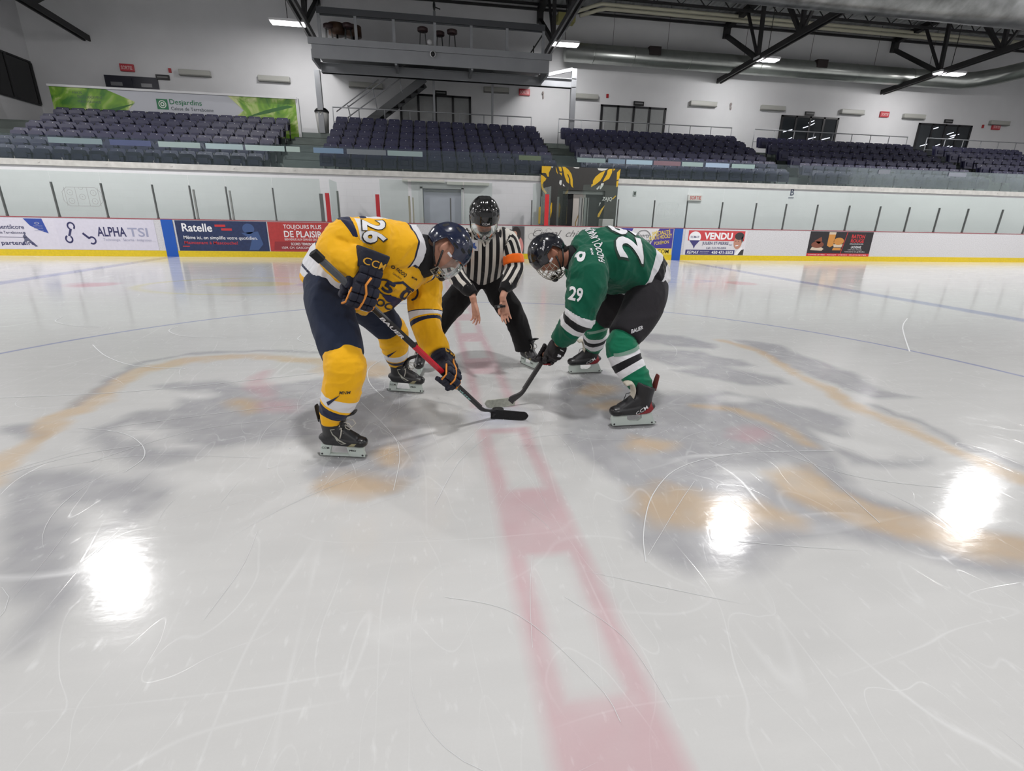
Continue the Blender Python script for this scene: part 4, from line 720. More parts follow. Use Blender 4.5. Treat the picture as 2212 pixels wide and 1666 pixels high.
EML = [(-10.19,-9.02,6.58,'far left, above the green banner'), (-7.2,-5.96,6.54,'second from left, above the green banner'), (2.17,3.28,6.62,'under the gantry'), (-3.6,-2.2,6.5,'behind the gantry stairs'), (6.23,7.43,6.58,'right of the gantry column'), (11.99,13.34,6.57,'right of the pale glass doors'), (15.69,16.96,6.57,'left of the lit dark doors'), (20.07,21.36,6.6,'right of the lit dark doors'), (23.69,24.95,6.57,'right of the wall exit sign'), (29.0,30.2,6.5,'at the far right edge')]
for a, b, z, l in EML:
    t = empty('wall_light', ((a+b)/2, WB, z), 'pale unlit wall light '+l, 'wall light', 'long pale fixtures on the back wall'); w_ = (b-a)/2
    mb = MB(); mb.rbox(-w_, w_, -.16, 0, -.09, .09, .02); mb.build('lens', mat('fixture_lens', (176,176,170), .4), t)
    mb = MB(); mb.box(-w_, w_, -.17, 0, -.125, -.09); mb.build('base', mat('fixture_base', (126,126,122), .5), t)
def exits(x, z, label, txt='SORTIE', c=(190,60,70)):
    t = empty('exit_sign', (x, WB, z), label, 'exit sign', 'red exit signs on the back wall'); mb = MB(); mb.rbox(-.25, .25, -.08, 0, -.13, .13, .01); mb.build('box', mat('exit_red', c, .4), t)
    mb = MB(); lettering(mb, txt, -.2, -.07, .4, .13, frame((0,-.082,0),(1,0,0),(0,0,1),(0,-1,0)), bold=.02); mb.build('letters', mat('exit_pale', (230,190,190), .5), t)
exits(-12.1, 6.62, 'red exit sign above the navy double door at left'); exits(4.0, 6.6, 'red exit sign under the right end of the gantry'); exits(22.6, 6.58, 'red and white exit sign on the back wall at right')
exits(29.5, 6.3, 'red exit sign at the far right edge')
for x, z, l in ((-10.86, 6.36, 'small dark sign beside the navy double door'), (.28, 6.38, 'dark sign above the door under the gantry'), (9.45, 6.42, 'dark sign above the pale glass doors right of the gantry'), (18.4, 6.42, 'dark sign above the lit glass doors'), (26.5, 6.44, 'dark sign above the rightmost glass doors')):
    mb = MB(); mb.rbox(-.25, .25, -.06, 0, -.09, .09, .01); mb.box(-.2, .2, -.064, -.06, -.02, .03, 1); o = mb.build('door_sign', [BLACK, mat('sign_text_grey', (120,120,120), .5)]); o.location = (x, WB, z); tag(o, l, 'sign', 'dark signs over the doors')
for x, z, l in ((-10.55,6.62,'small red alarm left of the wall lights'), (7.9,6.66,'small red alarm right of the gantry'), (28.7,6.3,'small red alarm near the right edge')):
    mb = MB(); mb.rbox(-.05, .05, -.05, 0, -.08, .08, .01); o = mb.build('fire_alarm', RED); o.location = (x, WB, z); tag(o, l, 'alarm', 'red alarms on the back wall')
for x, z, l in ((4.85,6.55,'small speaker cluster by the gantry column'), (14.1,6.55,'small camera between two wall lights')):
    mb = MB(); mb.ell((0,-.06,.06), (.05,.06,.07)); mb.ell((.02,-.05,-.1), (.04,.05,.08)); o = mb.build('wall_device', mat('device_grey', (170,160,158), .5)); o.location = (x, WB, z); tag(o, l, 'wall device')
# dark window in the left wall
t = empty('window_1', (-15.5, 20, 5.15)); t['kind'] = 'structure'
mb = MB(); mb.box(0, .03, -3, 1.9, 0, 1.42); mb.build('window_pane', mat('window_dark', (22,22,24), .12), t)
mb = MB(); mb.box(0, .06, -3, 1.9, 1.42, 1.48); mb.box(0, .06, -3, 1.9, -.05, 0); mb.box(0,.06,1.85,1.95,0,1.42); mb.box(0,.06,.6,.68,0,1.42); mb.build('window_frame', mat('frame_charcoal', (34,34,36), .5), t)
# ---- green banner wall behind the left block
bn = empty('stand_banner', (-13.6, 19.5, 4.0), 'long green and white banner with leaf pattern behind the left seats', 'banner')
mb = MB(); mb.box(0, 8.3, 0, .12, 0, 1.36); mb.build('panel', mat('banner_base', (186,188,196), .5), bn)
mb = MB(); mb.box(-.03, 8.36, -.05, .16, 1.36, 1.43); mb.box(8.3, 8.4, -.02, .14, -.3, 1.4); mb.build('trim', WHITE, bn)
def bannergreen():
    m = mat('banner_green', (110,160,50), .5); N = m.node_tree.nodes; L = m.node_tree.links; t_ = N.new('ShaderNodeTexNoise'); t_.inputs['Scale'].default_value = 1.4; t_.inputs['Detail'].default_value = 3; t_.inputs['Distortion'].default_value = 1.5
    L.new(N['Texture Coordinate'].outputs['Object'], t_.inputs[0]); r = N.new('ShaderNodeValToRGB'); L.new(t_.outputs[0], r.inputs[0]); e = r.color_ramp.elements
    e[0].position = .32; e[0].color = lin((60,118,34))+(1,); e[1].position = .68; e[1].color = lin((206,212,150))+(1,); q = e.new(.5); q.color = lin((120,164,44))+(1,); L.new(r.outputs[0], N['Principled BSDF'].inputs['Base Color']); return m
MBn = frame((0,-.004,0), (1,0,0), (0,0,1), (0,-1,0)); mb = MB()
flat(mb, [(0,0),(2.9,0),(2.2,.5),(2.7,1.0),(1.8,1.36),(0,1.36)], MBn); mb.build('leaf_field', bannergreen(), bn); mb = MB(); flat(mb, [(5.9,1.36),(6.4,.9),(6.0,.6),(6.6,.3),(6.3,0),(8.3,0),(8.3,1.36)], MBn); mb.build('leaf_field', MATS['banner_green'], bn)
mb = MB(); flat(mb, [(1.3,.5),(1.9,.62),(2.7,.95),(2.4,.88),(1.7,.7)], MBn, .002); flat(mb, [(6.3,.62),(7.2,.95),(8.0,1.15),(8.2,1.1),(7.3,.85)], MBn, .002); mb.build('leaf_veins', mat('vein_green', (44,100,36), .5), bn)
mb = MB(); flat(mb, [(3.42,.80),(3.80,.80),(3.80,1.14),(3.42,1.14)], MBn, .002); lettering(mb, 'Desjardins', 3.86, .93, 1.1, .22, MBn, bold=.01); mb.build('green_logo', mat('logo_green', (24,110,70), .5), bn)
mb = MB(); disc(mb, 3.61, .97, .13, .13, MBn, .003, inner=.8); disc(mb, 3.61, .97, .07, .07, MBn, .003, inner=.5); mb.build('logo_rings', PW, bn)
mb = MB(); lettering(mb, 'Caisse de Terrebonne', 3.88, .79, 1.45, .115, MBn, bold=.006); lettering(mb, 'FIERTÉ', .72, 1.17, .3, .09, MBn); lettering(mb, 'ENCOURAGEMENT', .85, 1.03, .8, .09, MBn); lettering(mb, 'PERSÉVÉRANCE', .82, .89, .75, .09, MBn); mb.build('letters', mat('banner_ink', (60,70,76), .5), bn)

# ---- litter bin
t = empty('litter_bin', (-4.42, 19.75, 4.25), 'grey litter bin with dark domed lid beside the centre seats', 'litter bin')
mb = MB(); mb.tube([(0,0,0),(0,0,.02),(0,0,.75)], [.19,.2,.26], 20); mb.build('body', mat('bin_grey', (150,150,148), .5), t)
mb = MB(); mb.tube([(0,0,.75),(0,0,.8),(0,0,.88),(0,0,.93),(0,0,.95)], [.275,.27,.2,.1,.02], 20); mb.build('lid', BLACK, t)
# ---- railings behind the blocks
def rail(x0, x1, n, label, z1=5.17):
    t = empty('guard_railing', (x0, 19.5, 4.0), label, 'railing', 'grey pipe railings behind the seat blocks'); W = x1-x0
    mb = MB(); mb.tube([(0,0,z1-4), (W,0,z1-4)], .022, 8); mb.tube([(0,0,z1-4.5),(W,0,z1-4.5)], .014, 8); mb.build('top_rail', STEEL, t)
    for i in range(n+1): mb = MB(); mb.tube([(W*i/n,0,0),(W*i/n,0,z1-4)], .018, 8); mb.build('rail_post', STEEL, t)
rail(-3.96, 3.88, 8, 'grey pipe railing behind the block under the gantry'); rail(5.04, 12.87, 8, 'grey pipe railing behind the block right of the doorway'); rail(13.98, 21.84, 8, 'grey pipe railing behind the fourth seat block'); rail(22.9, 29, 6, 'grey pipe railing behind the rightmost seat block')

# ---- gantry
gt = empty('press_gantry', (0, 19, 4.25), 'grey steel viewing gantry with railing above the centre seats', 'gantry')
def G(mbx, name, m=STEEL): 
    o = mbx.build(name, m, gt); o.location = (0, -19, -4.25); return o
mb = MB(); mb.box(-4.40, 4.37, 18.24, 18.32, 6.9, 7.1); mb.box(-4.30, 4.28, 18.3, 18.36, 6.48, 6.92); G(mb, 'fascia')
mb = MB(); mb.box(-4.3, 4.28, 18.32, 21.9, 6.86, 6.92); G(mb, 'deck', mat('gantry_deck', (74,76,80), .6))
mb = MB(); mb.box(-4.25, 5.7, 19.55, 19.7, 6.33, 6.66); mb.box(-4.25, 5.7, 19.5, 19.75, 6.33, 6.36); mb.box(-4.25, 5.7, 19.5, 19.75, 6.63, 6.66); G(mb, 'main_beam')
for x in (-4.3, -1.42, 1.36, 4.25):
    mb = MB(); mb.bar((x,18.36,6.6), (x,19.6,6.6), .08, .34); G(mb, 'cantilever_bracket')
for x in (-4.42, 5.62):
    mb = MB(); mb.box(x-.1, x+.1, 19.5, 19.7, 4.25, 6.4 if x < 0 else 7.02); G(mb, 'column')
mb = MB(); mb.bar((3.9,19.6,6.6), (5.55,19.6,7.0), .1, .12); G(mb, 'knee_brace')
for x in (-.05, 2.35):
    mb = MB(); mb.box(x-.04, x+.04, 20.2, 20.28, 4.25, 6.9); G(mb, 'hanger_post')
for x in (-4.0, -2.76, -1.44, 0.02, 1.34, 2.67, 4.05):
    mb = MB(); mb.box(x-.05, x+.05, 18.4, 18.46, 7.0, 7.98); G(mb, 'guard_post')
mb = MB(); mb.box(-4.05, 4.1, 18.38, 18.48, 7.86, 8.06); mb.tube([(-4.05,18.43,7.84),(4.1,18.43,7.84)], .03); G(mb, 'top_rail', mat('gantry_rail', (70,72,76), .5))
mb = MB(); mb.bar((-3.6,21.8,7.4), (1.5,21.8,7.4), .05, .06); mb.bar((-3.6,21.8,7.25), (1.5,21.8,7.25), .05, .05); G(mb, 'rear_rails', DARKST)
mb = MB(); mb.bar((3.55,18.5,7.1), (4.05,18.5,7.8), .05); mb.bar((3.7,18.5,7.1), (3.7,18.5,7.4), .04); G(mb, 'corner_brace', DARKST)
t = empty('gantry_stair', (-3, 20.5, 4.25), 'grey steel stair rising behind the seats to the gantry', 'stair')
def GS(mbx, name, m): o = mbx.build(name, m, t); o.location = (3, -20.5, -4.25)
for y in (20.0, 20.9):
    mb = MB(); mb.bar((-3.2,y,4.45), (-.4,y,6.45), .05, .28); GS(mb, 'stringer', mat('stringer', (86,88,90), .5))
mb = MB()
for i in range(10): mb.box(-3.15+.27*i, -2.87+.27*i, 20.0, 20.9, 4.5+.2*i, 4.54+.2*i)
GS(mb, 'treads', DARKST)
mb = MB()
for dz in (1.0, .84, .5): mb.tube([(-3.5,19.98,4.4+dz), (-.9,19.98,6.25+dz-.05)] if dz < .9 else [(-3.9,19.98,5.1), (-2.2,19.98,6.3)], .022)
for q in (0, .5, 1): mb.tube([(-3.3+2*q,19.98,4.45+1.42*q), (-3.45+2*q,19.98,5.35+1.3*q)], .022)
GS(mb, 'handrail', STEEL)
t = empty('dome_camera', (-.08, 18.2, 6.82), 'white and black dome camera on the gantry fascia', 'security camera')
mb = MB(); mb.ell((0,0,0), (.11,.09,.11)); mb.build('housing', WHITE, t); mb = MB(); mb.ell((0,-.04,-.01), (.08,.08,.085)); mb.build('dark_dome', BLACK, t)
# things standing on the gantry
SEATM = mat('stool_maroon', (58,40,42), .5); LEG = mat('stool_leg', (90,92,92), .4, metal=.4)
def stool(x, y, label):
    t = empty('bar_stool', (x, y, 6.92), label, 'bar stool', 'bar stools on the gantry')
    mb = MB(); mb.tube([(0,0,.74),(0,0,.76),(0,0,.86),(0,0,.88)], [.16,.19,.19,.15], 16); mb.build('seat', SEATM, t)
    for a in range(4):
        c, s = math.cos(a*PI/2+.78), math.sin(a*PI/2+.78); mb = MB(); mb.tube([(c*.12,s*.12,.75),(c*.2,s*.2,0)], .014, 6); mb.build('leg', LEG, t)
    mb = MB(); mb.tube([(.18*math.cos(a*PI/8), .18*math.sin(a*PI/8), .28) for a in range(17)], .012, 6, cap=False); mb.build('foot_ring', LEG, t)
stool(-.42, 18.8, 'maroon bar stool left of the camera mast on the gantry'); stool(.2, 19.1, 'dark bar stool just behind the camera mast on the gantry'); stool(.66, 18.8, 'dark round bar stool right of the camera mast')
stool(-3.8, 19.2, 'bar stool stacked furthest left among the gantry drums'); stool(-3.1, 19.0, 'bar stool beside the brown tables at the gantry left end')
t = empty('camera_mast', (.02, 18.6, 6.92), 'grey mast with small black fan head on the gantry', 'mast')
mb = MB(); mb.tube([(0,0,0),(0,0,1.35)], .045, 10); mb.build('pole', STEEL, t)
mb = MB(); mb.ell((0,0,1.5), (.05,.05,.16)); mb.bar((0,0,1.48),(.22,0,1.42),.03); mb.ell((0,0,1.0), (.06,.06,.05)); mb.build('head', BLACK, t)
mb = MB(); mb.tube([(-.18,-.03,.1),(-.18,-.06,.1)], .09, 16); tag(mb.build('white_plate', WHITE), 'small white round plate at the foot of the gantry mast', 'plate').location = (0, 18.5, 7.15)
for i, (x, y, l) in enumerate(((-3.55, 19.4, 'left brown round table stored on the gantry'), (-2.98, 19.5, 'right brown round table stored on the gantry'))):
    t = empty('round_table', (x, y, 6.92), l, 'table', 'brown tables stored on the gantry')
    mb = MB(); mb.tube([(0,0,.62),(0,0,.95)], .3, 20); mb.build('table_top', mat('table_brown', (74,52,38), .5), t)
    mb = MB(); mb.tube([(0,0,0),(0,0,.62)], .04, 10); mb.box(-.25,.25,-.03,.03,0,.04); mb.box(-.03,.03,-.25,.25,0,.04); mb.build('pedestal', BLACK, t)
# ================================================================== the people
def cr(pts, sub):
    """Catmull-Rom through control rows (each row = flat vector)"""
    P = np.array(pts, float); n = len(P); out = []
    for i in range(n-1):
        a, b, c, d = P[max(i-1,0)], P[i], P[i+1], P[min(i+2,n-1)]
        for k in range(sub):
            t = k/sub; out.append(.5*(2*b+(c-a)*t+(2*a-5*b+4*c-d)*t*t+(3*b-a-3*c+d)*t**3))
    out.append(P[-1]); return np.array(out)
def loft(mb, ctrl, side, n=20, sub=4, mi=0, power=2.0):
    """closed tube of elliptical sections; ctrl rows = (x,y,z, a (along side), b (across))"""
    rows = cr(ctrl, sub); m = len(rows); vs = []; sd0 = np.array(side, float)
    for i, r in enumerate(rows):
        t = rows[min(i+1,m-1)][:3]-rows[max(i-1,0)][:3]; t /= np.linalg.norm(t)+1e-9
        s = sd0-t*(sd0@t); s /= np.linalg.norm(s)+1e-9; u = np.cross(t, s)
        for k in range(n):
            a = 2*PI*k/n; ca, sa = math.cos(a), math.sin(a)
            ca = math.copysign(abs(ca)**(2/power), ca); sa = math.copysign(abs(sa)**(2/power), sa)
            vs.append(tuple(r[:3]+s*ca*r[3]+u*sa*r[4]))
    fs = [(i*n+k, i*n+(k+1)%n, (i+1)*n+(k+1)%n, (i+1)*n+k) for i in range(m-1) for k in range(n)]
    fs += [tuple(range(n))[::-1], tuple((m-1)*n+k for k in range(n))]
    return mb.add(vs, fs, mi, True)
def fuse(mb, voxel, smooth=3, name='m'):
    """weld overlapping closed shells into one continuous surface"""
    me = mb.mesh(name); o = bpy.data.objects.new('tmp', me); COL.objects.link(o)
    m = o.modifiers.new('r', 'REMESH'); m.mode = 'VOXEL'; m.voxel_size = voxel; m.use_smooth_shade = True
    if smooth: s = o.modifiers.new('s', 'SMOOTH'); s.factor = .5; s.iterations = smooth
    dg = bpy.context.evaluated_depsgraph_get(); out = bpy.data.meshes.new_from_object(o.evaluated_get(dg))
    bpy.data.objects.remove(o); bpy.data.meshes.remove(me); out.name = name; return out
def getco(me):
    a = np.zeros(len(me.vertices)*3); me.vertices.foreach_get('co', a); return a.reshape(-1, 3)
def getno(me):
    a = np.zeros(len(me.vertices)*3); me.vertices.foreach_get('normal', a); return a.reshape(-1, 3)
def setco(me, c): me.vertices.foreach_set('co', c.ravel()); me.update()
def wrinkle(me, amp, scale, axis=None, stretch=3.0, seed=0, fine=.3, mask=None):
    """cloth folds: ridged noise drawn out along an axis (the way the cloth is pulled)"""
    c = getco(me); n = getno(me); q = c.copy()
    if axis is not None:
        ax = np.array(axis, float); ax /= np.linalg.norm(ax); q = q-np.outer(q@ax, ax)*(1-1/stretch)
    w1 = np.stack([vnoise(c*5+seed+k*7) for k in range(3)], 1)-.5
    a = vnoise(q*scale+w1*1.3+seed); b = vnoise(q*scale*2.3+w1*2+seed+5); f = vnoise(c*scale*5+seed)
    r = (1-np.abs(2*a-1))**1.6*1.0+(1-np.abs(2*b-1))**2*.45-.75+(f-.5)*fine
    if mask is not None: r = r*mask(c)
    setco(me, c+n*(r*amp)[:,None])
def bones(me, defs):
    """note for every vertex where it lies on each bone. defs = [(polyline, side, radius)]; writes b0, b1.. = (length along, side offset, across offset) and near = nearness to each"""
    c = getco(me); n = len(c); W = np.full((n, 3), 9.0)
    for di, (pl, side, rad) in enumerate(defs):
        pl = list(cr(pl, 6)); L0 = 0; bd = np.full(n, 1e9); bt = np.zeros(n); bq = np.zeros((n,3)); bdir = np.zeros((n,3))
        for k, (a, b) in enumerate(zip(pl[:-1], pl[1:])):
            ab = b-a; L = np.linalg.norm(ab); tt = ((c-a)@ab)/L**2
            tc = np.clip(tt, -99 if k == 0 else 0, 99 if k == len(pl)-2 else 1); tcc = np.clip(tt, 0, 1)
            d = np.linalg.norm(c-(a+tcc[:,None]*ab), axis=1); u = d < bd
            bd = np.where(u, d, bd); bt = np.where(u, L0+tc*L, bt); bq[u] = (a+tc[:,None]*ab)[u]; bdir[u] = ab/L; L0 += L
        off = c-bq; sd = np.array(side, float); s = sd-bdir*(bdir@sd)[:,None]; s /= np.linalg.norm(s, axis=1)[:,None]+1e-9
        uu = np.cross(bdir, s); W[:,di] = bd/rad
        at = me.attributes.new('b%d' % di, 'FLOAT_VECTOR', 'POINT'); at.data.foreach_set('vector', np.stack([bt, (off*s).sum(1), (off*uu).sum(1)], 1).ravel())
    at = me.attributes.new('near', 'FLOAT_VECTOR', 'POINT'); at.data.foreach_set('vector', W.ravel())
def cloth(name, rgb, stripes=(), rough=.85, sheen=.15, bump=.25, others=(), axis=0, period=None, yoke=None):
    """dyed fabric; stripes are flat bands over the garment's own length. others = the same for the sleeves: dicts of rgb, stripes, axis, period"""
    if name in MATS: return MATS[name]
    m = bpy.data.materials.new(name); m.use_nodes = True; N = m.node_tree.nodes; L = m.node_tree.links; b = N['Principled BSDF']
    b.inputs['Roughness'].default_value = rough; b.inputs['Sheen Weight'].default_value = sheen; b.inputs['Specular IOR Level'].default_value = .25; b.inputs['Base Color'].default_value = lin(rgb)+(1,)
    def xyz(an):
        at = N.new('ShaderNodeAttribute'); at.attribute_name = an; q = N.new('ShaderNodeSeparateXYZ'); L.new(at.outputs['Vector'], q.inputs[0]); return q.outputs
    def mth(op, a_, b_, c_=None):
        x = N.new('ShaderNodeMath'); x.operation = op
        for k, vv in enumerate((a_, b_, c_)):
            if vv is None: continue
            if isinstance(vv, (int, float)): x.inputs[k].default_value = vv
            else: L.new(vv, x.inputs[k])
        return x.outputs[0]
    def mix(f, c0, c1):
        mx = N.new('ShaderNodeMix'); mx.data_type = 'RGBA'; L.new(f, mx.inputs[0]); L.new(c0, mx.inputs[6]); L.new(c1, mx.inputs[7]); return mx.outputs[2]
    def ramp(an, base, st, ax=0, per=None, skew=0):
        o = xyz(an); x = o[ax]
        if skew: x = mth('MULTIPLY_ADD', o[2], skew, x)
        a0, a1 = (0, per) if per else (-.5, 1.0)
        if per: x = mth('FLOORED_MODULO', x, per)
        mr = N.new('ShaderNodeMapRange'); mr.inputs[1].default_value = a0; mr.inputs[2].default_value = a1; L.new(x, mr.inputs[0])
        r = N.new('ShaderNodeValToRGB'); r.color_ramp.interpolation = 'CONSTANT'; e = r.color_ramp.elements; e[0].position = 0; e[0].color = lin(base)+(1,); e.remove(e[1]); ss = sorted(st)
        for k, (s0, s1, c) in enumerate(ss):
            if s0 <= a0+1e-6: e[0].color = lin(c)+(1,)
            else: q = e.new((s0-a0)/(a1-a0)); q.color = lin(c)+(1,)
            if (k+1 >= len(ss) or ss[k+1][0] > s1+1e-6) and s1 < a1-1e-6: q = e.new((s1-a0)/(a1-a0)); q.color = lin(base)+(1,)
        L.new(mr.outputs[0], r.inputs[0]); return r.outputs[0]
    if stripes or others:
        cc = ramp('b0', rgb, stripes, axis, period)
        if yoke: cc = mix(mth('GREATER_THAN', xyz('b0')[0], .3), cc, ramp('b0', rgb, yoke[1], 0, None, yoke[0]))
        if others:
            w_ = xyz('near'); best = w_[0]
            for k, q in enumerate(others):
                cc = mix(mth('LESS_THAN', w_[k+1], best), cc, ramp('b%d' % (k+1), q.get('rgb', rgb), q['stripes'], q.get('axis', 0), q.get('period'))); best = mth('MINIMUM', best, w_[k+1])
        L.new(cc, b.inputs['Base Color'])
    if bump:
        tc = N.new('ShaderNodeTexCoord'); t = N.new('ShaderNodeTexNoise'); t.inputs['Scale'].default_value = 45; t.inputs['Detail'].default_value = 6; L.new(tc.outputs['Object'], t.inputs['Vector'])
        bp = N.new('ShaderNodeBump'); bp.inputs['Strength'].default_value = bump; bp.inputs['Distance'].default_value = .006; L.new(t.outputs['Fac'], bp.inputs['Height']); L.new(bp.outputs[0], b.inputs['Normal'])
    MATS[name] = m; return m
def put(me, name, mats, parent):
    for m in mats: me.materials.append(m)
    mi = np.zeros(len(me.polygons), np.int32); 
    o = bpy.data.objects.new(name, me); COL.objects.link(o)
    if parent is not None: o.parent = parent
    return o
def bvh(o):
    me = o.data; return BVHTree.FromPolygons([v.co[:] for v in me.vertices], [tuple(p.vertices) for p in me.polygons])
def grid_cut(vs, fs, step):
    bm = bmesh.new(); bv = [bm.verts.new((x, y, 0)) for x, y in vs]
    for f in fs:
        try: bm.faces.new([bv[i] for i in f])
        except ValueError: pass
    xs = [v[0] for v in vs]; ys = [v[1] for v in vs]
    for ax, lo, hi in ((0, min(xs), max(xs)), (1, min(ys), max(ys))):
        q = lo+step
        while q < hi:
            co = [0,0,0]; no = [0,0,0]; co[ax] = q; no[ax] = 1
            bmesh.ops.bisect_plane(bm, geom=bm.verts[:]+bm.edges[:]+bm.faces[:], plane_co=co, plane_no=no); q += step
    bm.verts.index_update(); r = [v.co[:2] for v in bm.verts], [[v.index for v in f.verts] for f in bm.faces]; bm.free(); return r
def decal(name, shapes, origin, xd, yd, tree, m, parent, off=.003, step=.012, dist=.5):
    """cloth print: flat shapes laid onto a garment's surface. shapes = [(verts2d, faces)], metres"""
    xd = Vector(xd).normalized(); yd = Vector(yd); yd = (yd-xd*yd.dot(xd)).normalized(); zd = xd.cross(yd); org = Vector(origin); mb = MB()
    for vs, fs in shapes:
        v2, f2 = grid_cut(vs, fs, step); out = []; last = None
        for x, y in v2:
            p = org+xd*x+yd*y; hit = tree.ray_cast(p+zd*dist, -zd, dist*2)
            if hit[0] is not None and abs((hit[0]-p).dot(zd)) < dist: out.append(hit[0]+zd*off*.6+hit[1]*off*.6); last = out[-1]
            else:
                nr = tree.find_nearest(p); out.append(nr[0]+nr[1]*off)
        ff = []
        for f in f2:
            e = max((out[f[i]]-out[f[i-1]]).length for i in range(len(f)))
            if e < step*4: ff.append(f)
        mb.add(out, ff, 0, True)
    return mb.build(name, m, parent)
def txt(s, x, y, w_, h, bold=.0, shear=0.0):
    vs, fs, _ = textmesh(s, bold, shear); return ([(x+a*w_, y+b*h) for a, b in vs], fs)
def shp(poly): return (list(poly), [tuple(range(len(poly)))])
def ring(cx, cy, rx, ry, k, n=24, a0=0, a1=2*PI):
    f = abs(a1-a0) > 6.28; m = n if f else n+1; an = [a0+(a1-a0)*i/n for i in range(m)]
    vs = [(cx+rx*math.cos(a), cy+ry*math.sin(a)) for a in an]+[(cx+rx*k*math.cos(a), cy+ry*k*math.sin(a)) for a in an]
    return (vs, [(i, (i+1)%m, m+(i+1)%m, m+i) for i in range(m if f else m-1)])
def rb(mb, c, s, Rm=None, b=None, mi=0, seg=2):
    bm = bmesh.new(); bmesh.ops.create_cube(bm, size=1)
    for v in bm.verts: v.co = (v.co.x*s[0], v.co.y*s[1], v.co.z*s[2])
    bmesh.ops.bevel(bm, geom=bm.edges[:], offset=(b or min(s)*.32), segments=seg+1, profile=.5, affect='EDGES'); bm.verts.index_update(); c = Vector(c)
    mb.add([(Rm @ v.co if Rm else v.co)+c for v in bm.verts], [[v.index for v in f.verts] for f in bm.faces], mi, True); bm.free()

SKIN = mat('skin', (198,146,124), .5, noise=.12, nscale=30, spec=.4)
SKIN2 = mat('skin_warm', (176,120,98), .5, noise=.12, nscale=30, spec=.4)
def head_shell(M, s=1.0):
    """face with brow, eye sockets, nose, mouth, chin and ears; local y forward, z up"""
    nu, nv = 48, 40; vs = []
    for j in range(nv+1):
        t = PI*j/nv
        for i in range(nu):
            p = 2*PI*i/nu; x = math.sin(t)*math.cos(p); y = math.sin(t)*math.sin(p); z = math.cos(t)
            X, Y, Z = .076*x, .096*y, .118*z
            if z < 0: k = 1-.34*min(1, -z)**1.4; X *= k; Y = Y*(1-.12*min(1,-z)) + (.012*(-z) if y > 0 else .02*(-z)*0)
            f = max(0, y)**2
            g = lambda cx, cz, sx, sz: math.exp(-((X-cx)/sx)**2-((Z-cz)/sz)**2)
            if y > 0:
                Y += f*(.024*g(0,-.024,.011,.014)+.012*g(0,-.002,.008,.022)+.006*g(0,.03,.04,.009)-.010*(g(.031,.008,.014,.010)+g(-.031,.008,.014,.010)) +.006*g(0,-.056,.02,.006)-.004*g(0,-.064,.02,.003)+.006*g(0,-.072,.017,.005)+.010*g(0,-.098,.018,.012)+.004*(g(.045,-.03,.02,.02)+g(-.045,-.03,.02,.02)))
            vs.append(M @ (Vector((X, Y, Z))*s))
    fs = [(j*nu+i, (j+1)*nu+i, (j+1)*nu+(i+1)%nu, j*nu+(i+1)%nu) for j in range(nv) for i in range(nu)]
    mb = MB(); mb.add(vs, fs, 0, True)
    for sx in (-1, 1):
        Rr = (M.to_3x3() @ Matrix.Rotation(sx*.35, 3, 'Z')); mb.ell(M @ (Vector((sx*.082, -.008, -.008))*s), (.011*s, .021*s, .033*s), Rr); mb.ell(M @ (Vector((sx*.092, -.018, .004))*s), (.010*s, .010*s, .031*s), Rr)
    return mb
def face_bits(M, parent, brow=(92,70,58), s=1.0):
    mb = MB()
    for sx in (-1, 1): mb.ell(M @ (Vector((sx*.031, .076, .006))*s), (.0125*s,)*3); mb.ell(M @ (Vector((sx*.031, .0855, .004))*s), (.0055*s, .0035*s, .0055*s), mi=1)
    mb.build('eyes', [mat('eye_white', (226,222,216), .25), mat('iris', (52,48,44), .2)], parent)
    mb = MB()
    for sx in (-1, 1): mb.tube([M @ (Vector((sx*.014, .0955, .026))*s), M @ (Vector((sx*.032, .094, .032))*s), M @ (Vector((sx*.05, .083, .026))*s)], [.003*s,.0045*s,.002*s], 6)
    mb.build('eyebrows', mat('brow_%d' % brow[0], brow, .8), parent)
    mb = MB(); mb.tube([M @ (Vector((x, .0985-.12*abs(x)-x*x*6, z))*s) for x, z in ((-.024,-.0625),(-.01,-.060),(0,-.0615),(.01,-.060),(.024,-.0625))], [.001,.0035,.003,.0035,.001], 6)
    mb.build('lips', mat('lips', (150,88,82), .5), parent)
